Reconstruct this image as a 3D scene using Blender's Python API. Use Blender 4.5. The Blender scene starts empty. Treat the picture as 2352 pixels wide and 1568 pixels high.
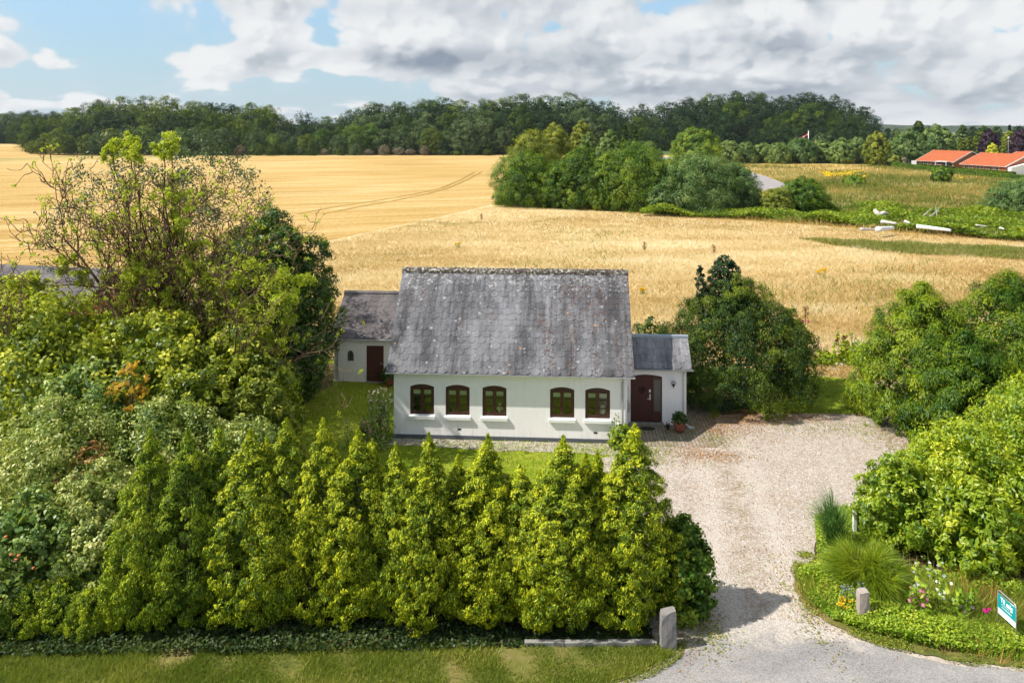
import bpy, math, random
import numpy as np
from mathutils import Vector, Matrix
from mathutils.geometry import tessellate_polygon

sc = bpy.context.scene
col = sc.collection
R = math.radians

# ------------------------------------------------------------------ camera
H = 12.3          # height of the lens above the garden
FPX = 1842.4      # focal length in columns of a 2352 wide picture
HOR = 294.0
cd = bpy.data.cameras.new('camera')
cam = bpy.data.objects.new('camera', cd)
col.objects.link(cam)
cam.location = (0, 0, H)
cam.rotation_euler = (R(90), 0, 0)
cd.sensor_width = 36
cd.lens = 36 * FPX / 2352
cd.shift_y = -(784 - HOR) / 2352
cd.clip_start = 0.5
cd.clip_end = 40000
sc.camera = cam


def at(px, py, z=0.0):
    """ground point seen at (px, py) of the photograph (2352 wide)"""
    Y = FPX * (H - z) / (py - HOR)
    return ((px - 1176) * Y / FPX, Y)


def xz(px, py, Y):
    """x, z of a point seen at (px, py) at distance Y"""
    return ((px - 1176) * Y / FPX, H - (py - HOR) * Y / FPX)


# ------------------------------------------------------------------ light
SUN_EL, SUN_TRAVEL = 48.5, 12.5
SKY = 0.12
sd = bpy.data.lights.new('sun', 'SUN')
sd.energy = 5.0
sd.angle = R(0.53)
sd.color = (1.0, 0.945, 0.86)
sun = bpy.data.objects.new('sun', sd)
col.objects.link(sun)
dv = Vector((math.cos(R(SUN_EL)) * math.cos(R(SUN_TRAVEL)), math.cos(R(SUN_EL)) * math.sin(R(SUN_TRAVEL)), -math.sin(R(SUN_EL))))
sun.rotation_euler = dv.to_track_quat('-Z', 'Y').to_euler()
sun.location = (-30, -5, 40)
sc.view_settings.view_transform = 'Standard'
sc.view_settings.look = 'None'
sc.view_settings.exposure = 0.62
sc.view_settings.gamma = 1.0
sc.cycles.max_bounces = 6
sc.cycles.diffuse_bounces = 3
sc.cycles.glossy_bounces = 3
sc.cycles.transmission_bounces = 4
sc.cycles.transparent_max_bounces = 8
sc.cycles.caustics_reflective = False
sc.cycles.caustics_refractive = False
sc.cycles.use_adaptive_sampling = True
sc.cycles.adaptive_threshold = 0.03
sc.render.use_persistent_data = False


# ------------------------------------------------------------------ node helper
class NT:
    def __init__(s, nt):
        s.nt = nt

    def n(s, kind, **kw):
        x = s.nt.nodes.new(kind)
        for k, v in kw.items():
            if k.startswith('in_'):
                key = k[3:]
                key = int(key) if key.isdigit() else key.replace('_', ' ')
                s.put(x.inputs[key], v)
            else:
                setattr(x, k, v)
        return x

    def put(s, sock, v):
        if isinstance(v, bpy.types.NodeSocket):
            s.nt.links.new(v, sock)
        elif isinstance(v, bpy.types.Node):
            s.nt.links.new(v.outputs[0], sock)
        else:
            if hasattr(sock.default_value, '__len__') and not hasattr(v, '__len__'):
                v = [v] * len(sock.default_value)
            if hasattr(sock.default_value, '__len__') and len(v) == 3 and len(sock.default_value) == 4:
                v = (*v, 1)
            sock.default_value = v

    def m(s, op, a, b=0.0, c=0.0, clamp=False):
        x = s.n('ShaderNodeMath', operation=op)
        x.use_clamp = clamp
        s.put(x.inputs[0], a)
        s.put(x.inputs[1], b)
        s.put(x.inputs[2], c)
        return x.outputs[0]

    def mix(s, f, a, b, kind='MIX'):
        x = s.n('ShaderNodeMix', data_type='RGBA', blend_type=kind)
        s.put(x.inputs[0], f)
        s.put(x.inputs[6], a)
        s.put(x.inputs[7], b)
        return x.outputs[2]

    def ramp(s, f, stops, interp='LINEAR'):
        x = s.n('ShaderNodeValToRGB')
        cr = x.color_ramp
        cr.interpolation = interp
        while len(cr.elements) < len(stops):
            cr.elements.new(0.5)
        for e, (p, c) in zip(cr.elements, stops):
            e.position = p
            e.color = (*c, 1) if hasattr(c, '__len__') else (c, c, c, 1)
        s.put(x.inputs[0], f)
        return x.outputs[0]

    def step(s, v, lo, hi, a=0.0, b=1.0):
        x = s.n('ShaderNodeMapRange', interpolation_type='SMOOTHSTEP')
        s.put(x.inputs[0], v)
        for i, q in enumerate((lo, hi, a, b)):
            s.put(x.inputs[i + 1], q)
        return x.outputs[0]

    def noise(s, vec, scale, detail=3, rough=0.5, dist=0.0):
        x = s.n('ShaderNodeTexNoise', in_Scale=scale, in_Detail=detail, in_Roughness=rough, in_Distortion=dist)
        if vec is not None:
            s.put(x.inputs['Vector'], vec)
        return x.outputs['Fac']

    def map(s, vec, scale=(1, 1, 1), rot=(0, 0, 0), loc=(0, 0, 0)):
        x = s.n('ShaderNodeMapping')
        s.put(x.inputs[0], vec)
        x.inputs['Location'].default_value = loc
        x.inputs['Rotation'].default_value = rot
        x.inputs['Scale'].default_value = scale
        return x.outputs[0]


# ------------------------------------------------------------------ sky
world = bpy.data.worlds.new('World')
sc.world = world
world.use_nodes = True
wt = world.node_tree
wt.nodes.clear()
T = NT(wt)
sky = T.n('ShaderNodeTexSky', sky_type='NISHITA')
sky.sun_disc = False
sky.sun_elevation = R(SUN_EL)
sky.sun_rotation = R(258.6)
sky.altitude = 50
sky.air_density = 1.0
sky.dust_density = 0.6
sky.ozone_density = 1.6
tc = T.n('ShaderNodeTexCoord')
sx = T.n('ShaderNodeSeparateXYZ', in_0=tc.outputs['Generated'])
az = T.m('MULTIPLY', T.m('ARCTAN2', sx.outputs[0], sx.outputs[1]), 57.2958)   # degrees, 0 ahead
el = T.m('MULTIPLY', T.m('ARCSINE', sx.outputs[2]), 57.2958)


def vec3(a, b, c=0.0):
    x = T.n('ShaderNodeCombineXYZ')
    T.put(x.inputs[0], a)
    T.put(x.inputs[1], b)
    T.put(x.inputs[2], c)
    return x.outputs[0]


def blob(a0, e0, wa, we, amp):
    u = T.m('DIVIDE', T.m('SUBTRACT', az, a0), wa)
    v = T.m('DIVIDE', T.m('SUBTRACT', el, e0), we)
    q = T.m('ADD', T.m('MULTIPLY', u, u), T.m('MULTIPLY', v, v))
    return T.m('MULTIPLY', T.m('EXPONENT', T.m('MULTIPLY', q, -1.0)), amp)


def cloud_noise(de, da=0.0, detail=8):
    e2 = T.m('ADD', el, de)
    a2 = T.m('ADD', az, da)
    # clouds flatten towards the horizon
    es = T.m('MULTIPLY', T.m('LOGARITHM', T.m('ADD', T.m('MAXIMUM', e2, 0.0), 2.6), 2.718), 4.0)
    p = vec3(T.m('MULTIPLY', a2, 0.33), es, 3.7)
    n1 = T.n('ShaderNodeTexNoise', noise_dimensions='2D', in_Scale=0.40, in_Detail=detail, in_Roughness=0.50, in_Distortion=0.15, in_Vector=p).outputs['Fac']
    w = T.n('ShaderNodeTexNoise', noise_dimensions='2D', in_Scale=1.3, in_Detail=2, in_Vector=p)
    q = T.mix(0.22, p, w.outputs['Color'])

    def puff(sc_, det):
        v = T.n('ShaderNodeTexVoronoi', voronoi_dimensions='2D', feature='SMOOTH_F1', in_Scale=sc_, in_Smoothness=0.25)
        T.put(v.inputs['Vector'], q)
        return T.m('MULTIPLY', v.outputs['Distance'], v.outputs['Distance'])
    return T.m('SUBTRACT', T.m('SUBTRACT', T.m('ADD', n1, 0.10), T.m('MULTIPLY', puff(0.9, 1), 0.26)), T.m('MULTIPLY', puff(2.5, 1), 0.13))


def blobs(*bs):
    v = blob(*bs[0])
    for b in bs[1:]:
        v = T.m('ADD', v, blob(*b))
    return v


cover = blobs((2, 8.2, 20, 3.0, 0.22), (-3, 5.6, 13, 1.5, 0.17), (-14, 4.7, 8, 1.0, 0.17), (-31, 4.3, 2.2, 0.8, 0.10), (-17, 8.6, 8, 1.2, 0.14), (24, 6.5, 15, 3.6, 0.28), (-28, 1.3, 6, 0.4, 0.14), (-9.5, 1.7, 3.2, 0.6, 0.15), (-2, 2.0, 3, 0.5, 0.12),
              (20, 2.2, 22, 1.8, 0.24), (6, 3.6, 10, 1.4, 0.20), (-32, 8.4, 7, 2.0, -0.20), (-22, 4.2, 8, 0.9, 0.03), (-18, 2.6, 12, 0.7, -0.14), (-20, 6.0, 5, 0.5, -0.04), (-22, 3.6, 8, 0.7, 0.03))
cover = T.m('ADD', cover, T.m('MULTIPLY', T.step(el, 12.0, 30.0), 0.09))  # extra unseen cloud overhead, added to make the fill light brighter and more neutral
cn = cloud_noise(0.0)
cn_up = cloud_noise(0.42, -0.5, 5)
cn_far = cloud_noise(2.0, 0.3, 3)
dens = T.m('ADD', cn, cover)
mask = T.step(dens, 0.54, 0.64)
thick = T.step(dens, 0.60, 0.86)
lit = T.step(T.m('SUBTRACT', cn, cn_up), -0.07, 0.06)
lit2 = T.step(T.m('SUBTRACT', cn, cn_far), -0.20, 0.12)
base_sh = T.m('ADD', T.m('MULTIPLY', lit, 0.38), T.m('MULTIPLY', lit2, 0.62))
under = T.m('MINIMUM', blobs((-1, 4.6, 8, 1.1, 0.75), (-8, 5.2, 6, 0.6, 0.35), (7, 4.8, 5, 0.7, 0.3), (-10, 8.3, 9, 0.7, 0.35), (4, 6.8, 6, 0.7, 0.25), (22, 4.9, 9, 0.6, 0.5), (12, 5.8, 6, 1.0, 0.3), (28, 4.0, 8, 0.7, 0.35), (14, 8.6, 8, 0.5, 0.3), (22, 1.9, 18, 1.2, 0.45), (6, 2.6, 8, 0.7, 0.4)), 1.0)
bright = blobs((-11.5, 6.0, 4, 0.7, 0.6), (1, 6.4, 5, 0.6, 0.45), (8, 5.6, 2.2, 1.3, 0.6), (25, 7.4, 6, 1.6, 0.55), (17, 7.6, 5, 1.3, 0.35), (31, 6.2, 4, 1.6, 0.5), (15, 3.4, 4, 0.6, 0.35), (-11, 4.0, 6, 0.5, 0.3))
raw = T.m('MULTIPLY', T.m('SUBTRACT', 1.0, base_sh), T.m('ADD', 0.30, T.m('MULTIPLY', thick, 0.38)))
shade = T.m('SUBTRACT', T.m('ADD', raw, T.m('MULTIPLY', under, 0.62)), T.m('MULTIPLY', bright, 0.40), clamp=True)
ccol = T.ramp(shade, [(0.0, (0.80, 0.81, 0.815)), (0.25, (0.66, 0.685, 0.715)), (0.55, (0.47, 0.51, 0.56)), (1.0, (0.25, 0.295, 0.365))])
cs = T.n('ShaderNodeVectorMath', operation='SCALE')
T.put(cs.inputs[0], ccol)
cs.inputs['Scale'].default_value = 0.72 / SKY
# clear air paler and less green towards the horizon
hz = T.step(el, -1.0, 16.0, 1.0, 0.0)
clear = T.mix(T.m('MULTIPLY', hz, 0.82), sky.outputs[0], T.mix(T.step(el, 0.0, 8.0), (0.28 / SKY, 0.385 / SKY, 0.47 / SKY), (0.14 / SKY, 0.28 / SKY, 0.40 / SKY)))
veil = T.m('MULTIPLY', T.step(T.m('ADD', cn, T.m('MULTIPLY', cover, 0.6)), 0.40, 0.62), 0.38)
clear = T.mix(veil, clear, (0.40 / SKY, 0.47 / SKY, 0.52 / SKY))
fin = T.mix(T.m('MULTIPLY', mask, 0.97), clear, cs.outputs[0])
bg = T.n('ShaderNodeBackground', in_Color=fin, in_Strength=SKY)
out = T.n('ShaderNodeOutputWorld')
wt.links.new(bg.outputs[0], out.inputs[0])
world.cycles.sampling_method = 'MANUAL'
world.cycles.sample_map_resolution = 256


# ------------------------------------------------------------------ objects and meshes
def link(o, parent=None):
    col.objects.link(o)
    if parent is not None:
        o.parent = parent
    return o


def tag(o, label=None, cat=None, group=None, kind=None):
    if label:
        o['label'] = label
    if cat:
        o['category'] = cat
    if group:
        o['group'] = group
    if kind:
        o['kind'] = kind
    return o


def thing(name, label, cat, loc=(0, 0, 0), rz=0.0, group=None, rx=0.0, ry=0.0):
    o = bpy.data.objects.new(name, None)
    o.empty_display_size = 0.2
    o.location = loc
    o.rotation_euler = (rx, ry, rz)
    link(o)
    return tag(o, label, cat, group)


def tree_copy(o, loc, rz, s, label, group=None, cat=None):
    c = o.copy()
    c.location = loc
    c.rotation_euler = (0, 0, rz)
    c.scale = s
    col.objects.link(c)
    c['label'] = label
    if group:
        c['group'] = group
    if cat:
        c['category'] = cat
    for ch in list(o.children):
        d = ch.copy()
        col.objects.link(d)
        d.parent = c
        for g in list(ch.children):
            e = g.copy()
            col.objects.link(e)
            e.parent = d
    return c


def quads(name, V, mat, tint=None, parent=None, F=None, smooth=False):
    """mesh of quads; V (4n,3) unshared when F is None, else F (m,4)"""
    V = np.asarray(V, np.float32)
    me = bpy.data.meshes.new(name)
    if F is None:
        F = np.arange(len(V), dtype=np.int32).reshape(-1, 4)
    F = np.asarray(F, np.int32)
    me.vertices.add(len(V))
    me.vertices.foreach_set('co', V.ravel())
    k = F.shape[1]
    me.loops.add(F.size)
    me.loops.foreach_set('vertex_index', F.ravel())
    me.polygons.add(len(F))
    me.polygons.foreach_set('loop_start', np.arange(0, F.size, k, dtype=np.int32))
    if tint is not None:
        a = me.attributes.new('tint', 'FLOAT', 'POINT')
        t = np.asarray(tint, np.float32)
        if len(t) != len(V):
            t = np.repeat(t, 4)
        a.data.foreach_set('value', t)
    me.update(calc_edges=True)
    if smooth:
        me.polygons.foreach_set('use_smooth', np.ones(len(F), bool))
    me.materials.append(mat)
    return link(bpy.data.objects.new(name, me), parent)


class MB:
    """collects simple solids, builds one mesh object"""

    def __init__(s):
        s.v, s.f, s.t = [], [], []

    def add(s, v, f, t=0.5):
        o = len(s.v)
        s.v += [tuple(p) for p in v]
        s.f += [tuple(i + o for i in q) for q in f]
        s.t += [t] * len(v)
        return s

    def box(s, x0, x1, y0, y1, z0, z1, t=0.5):
        v = [(x0, y0, z0), (x1, y0, z0), (x1, y1, z0), (x0, y1, z0), (x0, y0, z1), (x1, y0, z1), (x1, y1, z1), (x0, y1, z1)]
        return s.add(v, [(0, 3, 2, 1), (4, 5, 6, 7), (0, 1, 5, 4), (1, 2, 6, 5), (2, 3, 7, 6), (3, 0, 4, 7)], t)

    def prism(s, pts, y0, y1, t=0.5):
        """polygon in x,z (counter-clockwise seen from -y) extruded along y"""
        n = len(pts)
        v = [(p[0], y0, p[1]) for p in pts] + [(p[0], y1, p[1]) for p in pts]
        f = [tuple(range(n)), tuple(range(2 * n - 1, n - 1, -1))]
        f += [(i, i + n, (i + 1) % n + n, (i + 1) % n) for i in range(n)]
        return s.add(v, f, t)

    def prism_x(s, pts, x0, x1, t=0.5):
        n = len(pts)
        v = [(x0, p[0], p[1]) for p in pts] + [(x1, p[0], p[1]) for p in pts]
        f = [tuple(range(n - 1, -1, -1)), tuple(range(n, 2 * n))]
        f += [(i, (i + 1) % n, (i + 1) % n + n, i + n) for i in range(n)]
        return s.add(v, f, t)

    def tube(s, pts, rad, n=8, t=0.5, cap=True):
        pts = [Vector(p) for p in pts]
        if not hasattr(rad, '__len__'):
            rad = [rad] * len(pts)
        v = []
        up = Vector((0.13, 0.21, 0.97))
        for i, p in enumerate(pts):
            d = (pts[min(i + 1, len(pts) - 1)] - pts[max(i - 1, 0)])
            d.normalize()
            a = d.cross(up)
            if a.length < 0.1:
                a = d.cross(Vector((1, 0, 0)))
            a.normalize()
            b = d.cross(a)
            for k in range(n):
                c = 2 * math.pi * k / n
                v.append(p + (a * math.cos(c) + b * math.sin(c)) * rad[i])
        f = []
        for i in range(len(pts) - 1):
            for k in range(n):
                k2 = (k + 1) % n
                f.append((i * n + k, i * n + k2, (i + 1) * n + k2, (i + 1) * n + k))
        if cap:
            f.append(tuple(range(n - 1, -1, -1)))
            f.append(tuple((len(pts) - 1) * n + k for k in range(n)))
        return s.add(v, f, t)

    def lathe(s, prof, c=(0, 0, 0), n=20, t=0.5):
        """profile of (radius, z)"""
        v = []
        for r, z in prof:
            for k in range(n):
                a = 2 * math.pi * k / n
                v.append((c[0] + r * math.cos(a), c[1] + r * math.sin(a), c[2] + z))
        f = []
        for i in range(len(prof) - 1):
            for k in range(n):
                k2 = (k + 1) % n
                f.append((i * n + k, i * n + k2, (i + 1) * n + k2, (i + 1) * n + k))
        return s.add(v, f, t)

    def build(s, name, mat, parent=None, smooth=False):
        me = bpy.data.meshes.new(name)
        me.from_pydata(s.v, [], s.f)
        a = me.attributes.new('tint', 'FLOAT', 'POINT')
        a.data.foreach_set('value', np.asarray(s.t, np.float32))
        me.update()
        me.materials.append(mat)
        if smooth:
            me.polygons.foreach_set('use_smooth', np.ones(len(me.polygons), bool))
        return link(bpy.data.objects.new(name, me), parent)


# ------------------------------------------------------------------ materials
def new_mat(name):
    m = bpy.data.materials.new(name)
    m.use_nodes = True
    m.node_tree.nodes.clear()
    return m, NT(m.node_tree)


def finish(m, t, shader):
    o = t.n('ShaderNodeOutputMaterial')
    m.node_tree.links.new(shader, o.inputs['Surface'])
    return m


def pbr(t, colr, rough=0.7, spec=0.3, metal=0.0, bump=None, bs=0.3, bd=0.02):
    p = t.n('ShaderNodeBsdfPrincipled')
    t.put(p.inputs['Base Color'], colr)
    t.put(p.inputs['Roughness'], rough)
    t.put(p.inputs['Specular IOR Level'], spec)
    t.put(p.inputs['Metallic'], metal)
    if bump is not None:
        b = t.n('ShaderNodeBump', in_Strength=bs, in_Distance=bd, in_Height=bump)
        t.put(p.inputs['Normal'], b.outputs[0])
    return p.outputs[0]


def leaf_mat(name, dark, mid, light, trans=0.3, patch=0.6, pscale=0.8, gloss=0.08):
    k = 2.2 if name.startswith('forest_leaf_dark') else 2.25 if name.startswith('forest') else 1.5 if name.startswith('field') else 1.0 if name.startswith('petal') or 'blade' in name else 1.4
    dark, mid, light = (tuple(min(0.9, x * g) for x in c) for c, g in ((dark, k * 1.15), (mid, k), (light, k * 0.95)))
    m, t = new_mat(name)
    a = t.n('ShaderNodeAttribute', attribute_name='tint').outputs['Fac']
    o = t.n('ShaderNodeTexCoord').outputs['Object']
    n = t.noise(o, pscale, 2)
    f = t.m('ADD', a, t.m('MULTIPLY', t.m('SUBTRACT', n, 0.5), patch))
    oi = t.n('ShaderNodeObjectInfo').outputs['Random']
    f = t.m('ADD', f, t.m('MULTIPLY', t.m('SUBTRACT', oi, 0.5), 0.06 if 'conifer' in name else 0.22))
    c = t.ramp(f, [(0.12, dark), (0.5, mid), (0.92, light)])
    d = t.n('ShaderNodeBsdfDiffuse', in_Color=c)
    tr = t.n('ShaderNodeBsdfTranslucent', in_Color=t.mix(0.35, c, (light[0], light[1] * 1.1, light[2] * 0.6)))
    g = t.n('ShaderNodeBsdfGlossy', in_Color=(1, 1, 1), in_Roughness=0.5)
    s1 = t.n('ShaderNodeMixShader', in_0=min(0.5, trans + 0.1))
    m.node_tree.links.new(d.outputs[0], s1.inputs[1])
    m.node_tree.links.new(tr.outputs[0], s1.inputs[2])
    s2 = t.n('ShaderNodeMixShader', in_0=gloss * 0.22)
    m.node_tree.links.new(s1.outputs[0], s2.inputs[1])
    m.node_tree.links.new(g.outputs[0], s2.inputs[2])
    return finish(m, t, s2.outputs[0])


def plain(name, c, rough=0.6, spec=0.3, metal=0.0, var=0.25, scale=6.0, bs=0.0):
    m, t = new_mat(name)
    o = t.n('ShaderNodeTexCoord').outputs['Object']
    n = t.noise(o, scale, 5, 0.6)
    cc = t.mix(n, tuple(x * (1 - var) for x in c), tuple(min(1, x * (1 + var)) for x in c))
    return finish(m, t, pbr(t, cc, rough, spec, metal, n if bs else None, bs, 0.02))


M = {}
# foliage
M['thuja_gold'] = leaf_mat('golden_conifer_foliage', (0.016, 0.045, 0.003), (0.120, 0.178, 0.005), (0.60, 0.585, 0.017), 0.05, 0.22, 1.3)
M['thuja_green'] = leaf_mat('green_conifer_foliage', (0.014, 0.042, 0.003), (0.095, 0.155, 0.006), (0.42, 0.46, 0.016), 0.05, 0.5, 1.3)
M['yew'] = leaf_mat('yew_foliage', (0.006, 0.021, 0.004), (0.022, 0.052, 0.005), (0.13, 0.165, 0.008), 0.03, 0.8, 0.9)
M['yew_dark'] = leaf_mat('dark_yew_foliage', (0.008, 0.024, 0.010), (0.016, 0.042, 0.015), (0.035, 0.070, 0.020), 0.1, 0.5, 0.9)
M['cypress'] = leaf_mat('cypress_foliage', (0.010, 0.036, 0.002), (0.050, 0.100, 0.003), (0.22, 0.27, 0.008), 0.05, 0.7, 0.7)
M['forsythia'] = leaf_mat('bright_shrub_leaf', (0.05, 0.115, 0.004), (0.21, 0.285, 0.008), (0.44, 0.46, 0.02), 0.35, 0.6, 0.8, 0.14)
M['ash'] = leaf_mat('light_tree_leaf', (0.045, 0.085, 0.005), (0.22, 0.265, 0.010), (0.58, 0.56, 0.05), 0.35, 0.7, 0.5, 0.14)
M['lime'] = leaf_mat('yellow_green_leaf', (0.13, 0.19, 0.014), (0.30, 0.36, 0.02), (0.50, 0.50, 0.05), 0.4, 0.5, 0.8)
M['dogwood'] = leaf_mat('variegated_leaf', (0.05, 0.10, 0.010), (0.19, 0.24, 0.035), (0.50, 0.48, 0.16), 0.25, 0.5, 0.7, 0.16)
M['apple'] = leaf_mat('apple_leaf', (0.045, 0.10, 0.012), (0.17, 0.24, 0.035), (0.42, 0.44, 0.12), 0.3, 0.5, 0.9, 0.16)
M['bluegreen'] = leaf_mat('blue_green_leaf', (0.016, 0.034, 0.012), (0.045, 0.075, 0.028), (0.13, 0.17, 0.07), 0.2, 0.5, 0.6, 0.14)
M['dark_tree'] = leaf_mat('dark_tree_leaf', (0.008, 0.028, 0.003), (0.034, 0.080, 0.006), (0.17, 0.22, 0.015), 0.2, 0.6, 0.6, 0.12)
M['orange_leaf'] = leaf_mat('orange_yellow_leaf', (0.25, 0.16, 0.02), (0.50, 0.30, 0.03), (0.70, 0.46, 0.06), 0.35, 0.5, 2)
M['forest_a'] = leaf_mat('forest_leaf_green', (0.004, 0.015, 0.002), (0.021, 0.043, 0.004), (0.085, 0.105, 0.009), 0.12, 0.7, 0.12, 0.03)
M['forest_b'] = leaf_mat('forest_leaf_olive', (0.010, 0.022, 0.003), (0.042, 0.066, 0.007), (0.13, 0.14, 0.016), 0.12, 0.7, 0.12, 0.03)
M['forest_c'] = leaf_mat('forest_leaf_grey_green', (0.010, 0.022, 0.008), (0.034, 0.058, 0.018), (0.105, 0.13, 0.05), 0.12, 0.6, 0.12, 0.03)
M['forest_d'] = leaf_mat('forest_leaf_dark', (0.003, 0.010, 0.003), (0.009, 0.023, 0.006), (0.034, 0.056, 0.012), 0.12, 0.7, 0.12, 0.03)
M['forest_e'] = leaf_mat('forest_leaf_bare', (0.05, 0.04, 0.025), (0.12, 0.10, 0.065), (0.20, 0.17, 0.12), 0.1, 0.5, 0.3, 0.02)
M['bush_a'] = leaf_mat('field_bush_leaf', (0.009, 0.034, 0.003), (0.052, 0.112, 0.006), (0.22, 0.28, 0.018), 0.2, 0.6, 0.3)
M['bush_b'] = leaf_mat('field_bush_grey_leaf', (0.018, 0.052, 0.010), (0.078, 0.135, 0.032), (0.22, 0.28, 0.08), 0.2, 0.6, 0.3)
M['bush_c'] = leaf_mat('field_bush_yellow_leaf', (0.05, 0.075, 0.008), (0.14, 0.17, 0.014), (0.28, 0.28, 0.03), 0.2, 0.6, 0.3)
M['willow'] = leaf_mat('willow_thicket_leaf', (0.03, 0.07, 0.012), (0.115, 0.175, 0.035), (0.25, 0.31, 0.08), 0.2, 0.6, 0.2)
M['purple'] = leaf_mat('purple_leaf', (0.012, 0.006, 0.012), (0.035, 0.014, 0.028), (0.075, 0.032, 0.055), 0.15, 0.5, 0.3)
M['goldbush'] = leaf_mat('golden_bush_leaf', (0.20, 0.24, 0.01), (0.42, 0.42, 0.02), (0.6, 0.55, 0.05), 0.25, 0.5, 0.5)
M['bramble'] = leaf_mat('bramble_leaf', (0.025, 0.06, 0.004), (0.12, 0.18, 0.010), (0.34, 0.37, 0.03), 0.25, 0.6, 0.25)
M['cover'] = leaf_mat('ground_cover_leaf', (0.05, 0.11, 0.008), (0.17, 0.27, 0.014), (0.38, 0.42, 0.04), 0.3, 0.7, 0.9)
M['ivy'] = leaf_mat('ivy_leaf', (0.005, 0.014, 0.003), (0.015, 0.034, 0.006), (0.05, 0.075, 0.015), 0.1, 0.5, 1.0)  # ivy colour darkened to stand in for the shade under the hedge
M['broom'] = leaf_mat('broom_stem', (0.05, 0.10, 0.006), (0.15, 0.21, 0.008), (0.38, 0.38, 0.02), 0.3, 0.4, 1.5)
M['broom_dark'] = leaf_mat('dark_broom_stem', (0.03, 0.08, 0.015), (0.07, 0.15, 0.03), (0.16, 0.25, 0.05), 0.3, 0.4, 1.5)
M['reed'] = leaf_mat('reed_blade', (0.02, 0.06, 0.03), (0.05, 0.11, 0.05), (0.12, 0.19, 0.08), 0.25, 0.4, 1.5)
M['straw'] = leaf_mat('dry_grass_blade', (0.32, 0.20, 0.06), (0.58, 0.41, 0.18), (0.80, 0.69, 0.46), 0.3, 0.4, 0.06, 0.03)
M['verge'] = leaf_mat('verge_grass_blade', (0.07, 0.13, 0.012), (0.22, 0.27, 0.03), (0.52, 0.46, 0.12), 0.3, 0.8, 0.5, 0.03)
M['lawn_blade'] = leaf_mat('lawn_grass_blade', (0.05, 0.11, 0.006), (0.15, 0.22, 0.010), (0.32, 0.34, 0.04), 0.3, 0.7, 0.4, 0.03)
M['meadow_green'] = leaf_mat('green_meadow_blade', (0.09, 0.13, 0.02), (0.22, 0.24, 0.05), (0.42, 0.38, 0.12), 0.25, 0.5, 0.08, 0.02)
for nm, c in {'petal_pink': (0.8, 0.33, 0.42), 'petal_pale': (0.85, 0.68, 0.62), 'petal_magenta': (0.62, 0.03, 0.25), 'petal_white': (0.85, 0.85, 0.8), 'petal_dark': (0.13, 0.01, 0.04),
              'petal_yellow': (0.85, 0.56, 0.01), 'petal_blue': (0.35, 0.36, 0.72)}.items():
    M[nm] = leaf_mat(nm, tuple(x * 0.8 for x in c), c, tuple(min(0.9, x * 1.15) for x in c), 0.3, 0.2, 3)
M['litter'] = leaf_mat('fallen_leaf', (0.10, 0.045, 0.015), (0.26, 0.12, 0.035), (0.45, 0.26, 0.09), 0.1, 0.4, 2)


def bark_mat(name, c1, c2, c3, scale=14):
    m, t = new_mat(name)
    o = t.n('ShaderNodeTexCoord').outputs['Object']
    n = t.noise(t.map(o, (1, 1, 0.3)), scale, 5, 0.65)
    c = t.ramp(n, [(0.3, c1), (0.5, c2), (0.72, c3)])
    return finish(m, t, pbr(t, c, 0.9, 0.15, 0, n, 0.6, 0.02))


M['bark'] = bark_mat('bark', (0.05, 0.035, 0.025), (0.11, 0.085, 0.06), (0.2, 0.17, 0.13))
M['bark_twisted'] = bark_mat('lichened_bark', (0.05, 0.028, 0.014), (0.12, 0.072, 0.036), (0.33, 0.25, 0.16), 2.0)
M['bark_dark'] = bark_mat('dark_bark', (0.03, 0.022, 0.016), (0.06, 0.045, 0.03), (0.10, 0.08, 0.06))
M['stem'] = plain('green_stem', (0.14, 0.2, 0.05), 0.8)


# painted brick
def wall_mat(name, base, dirt=0.35, brick=True):
    m, t = new_mat(name)
    o = t.n('ShaderNodeTexCoord').outputs['Object']
    s = t.n('ShaderNodeSeparateXYZ', in_0=o)
    c = t.n('ShaderNodeCombineXYZ')
    t.put(c.inputs[0], t.m('ADD', s.outputs[0], s.outputs[1]))
    t.put(c.inputs[1], s.outputs[2])
    b = t.n('ShaderNodeTexBrick', in_Scale=1.0, in_Mortar_Size=0.009, in_Brick_Width=0.24, in_Row_Height=0.075, in_Mortar_Smooth=0.6)
    t.put(b.inputs['Vector'], c.outputs[0])
    n = t.noise(o, 1.6, 6, 0.65)
    n2 = t.noise(t.map(o, (6, 6, 1)), 1.2, 4, 0.6)
    low = t.step(s.outputs[2], 0.0, 0.55, 1.0, 0.0)
    dm = t.m('MULTIPLY', t.step(n2, 0.45, 0.8), t.m('ADD', 0.35, low))
    cc = t.mix(t.m('MULTIPLY', n, 0.5), base, tuple(x * 0.93 for x in base))
    cc = t.mix(t.m('MULTIPLY', dm, dirt), cc, (0.35, 0.33, 0.28))
    h = t.m('SUBTRACT', t.m('MULTIPLY', t.noise(o, 40, 3), 0.25), t.m('MULTIPLY', b.outputs['Fac'], 1.0 if brick else 0.0))
    return finish(m, t, pbr(t, cc, 0.75, 0.25, 0, h, 0.45, 0.006))


M['wall'] = wall_mat('white_painted_brick', (0.915, 0.885, 0.875))
M['wall_old'] = wall_mat('old_white_painted_brick', (0.74, 0.745, 0.70), 0.5)
M['white'] = plain('white_paint', (0.82, 0.82, 0.80), 0.5, 0.4, var=0.05)
M['plinth'] = plain('grey_plinth', (0.10, 0.11, 0.125), 0.8, var=0.2, bs=0.2)


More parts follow.
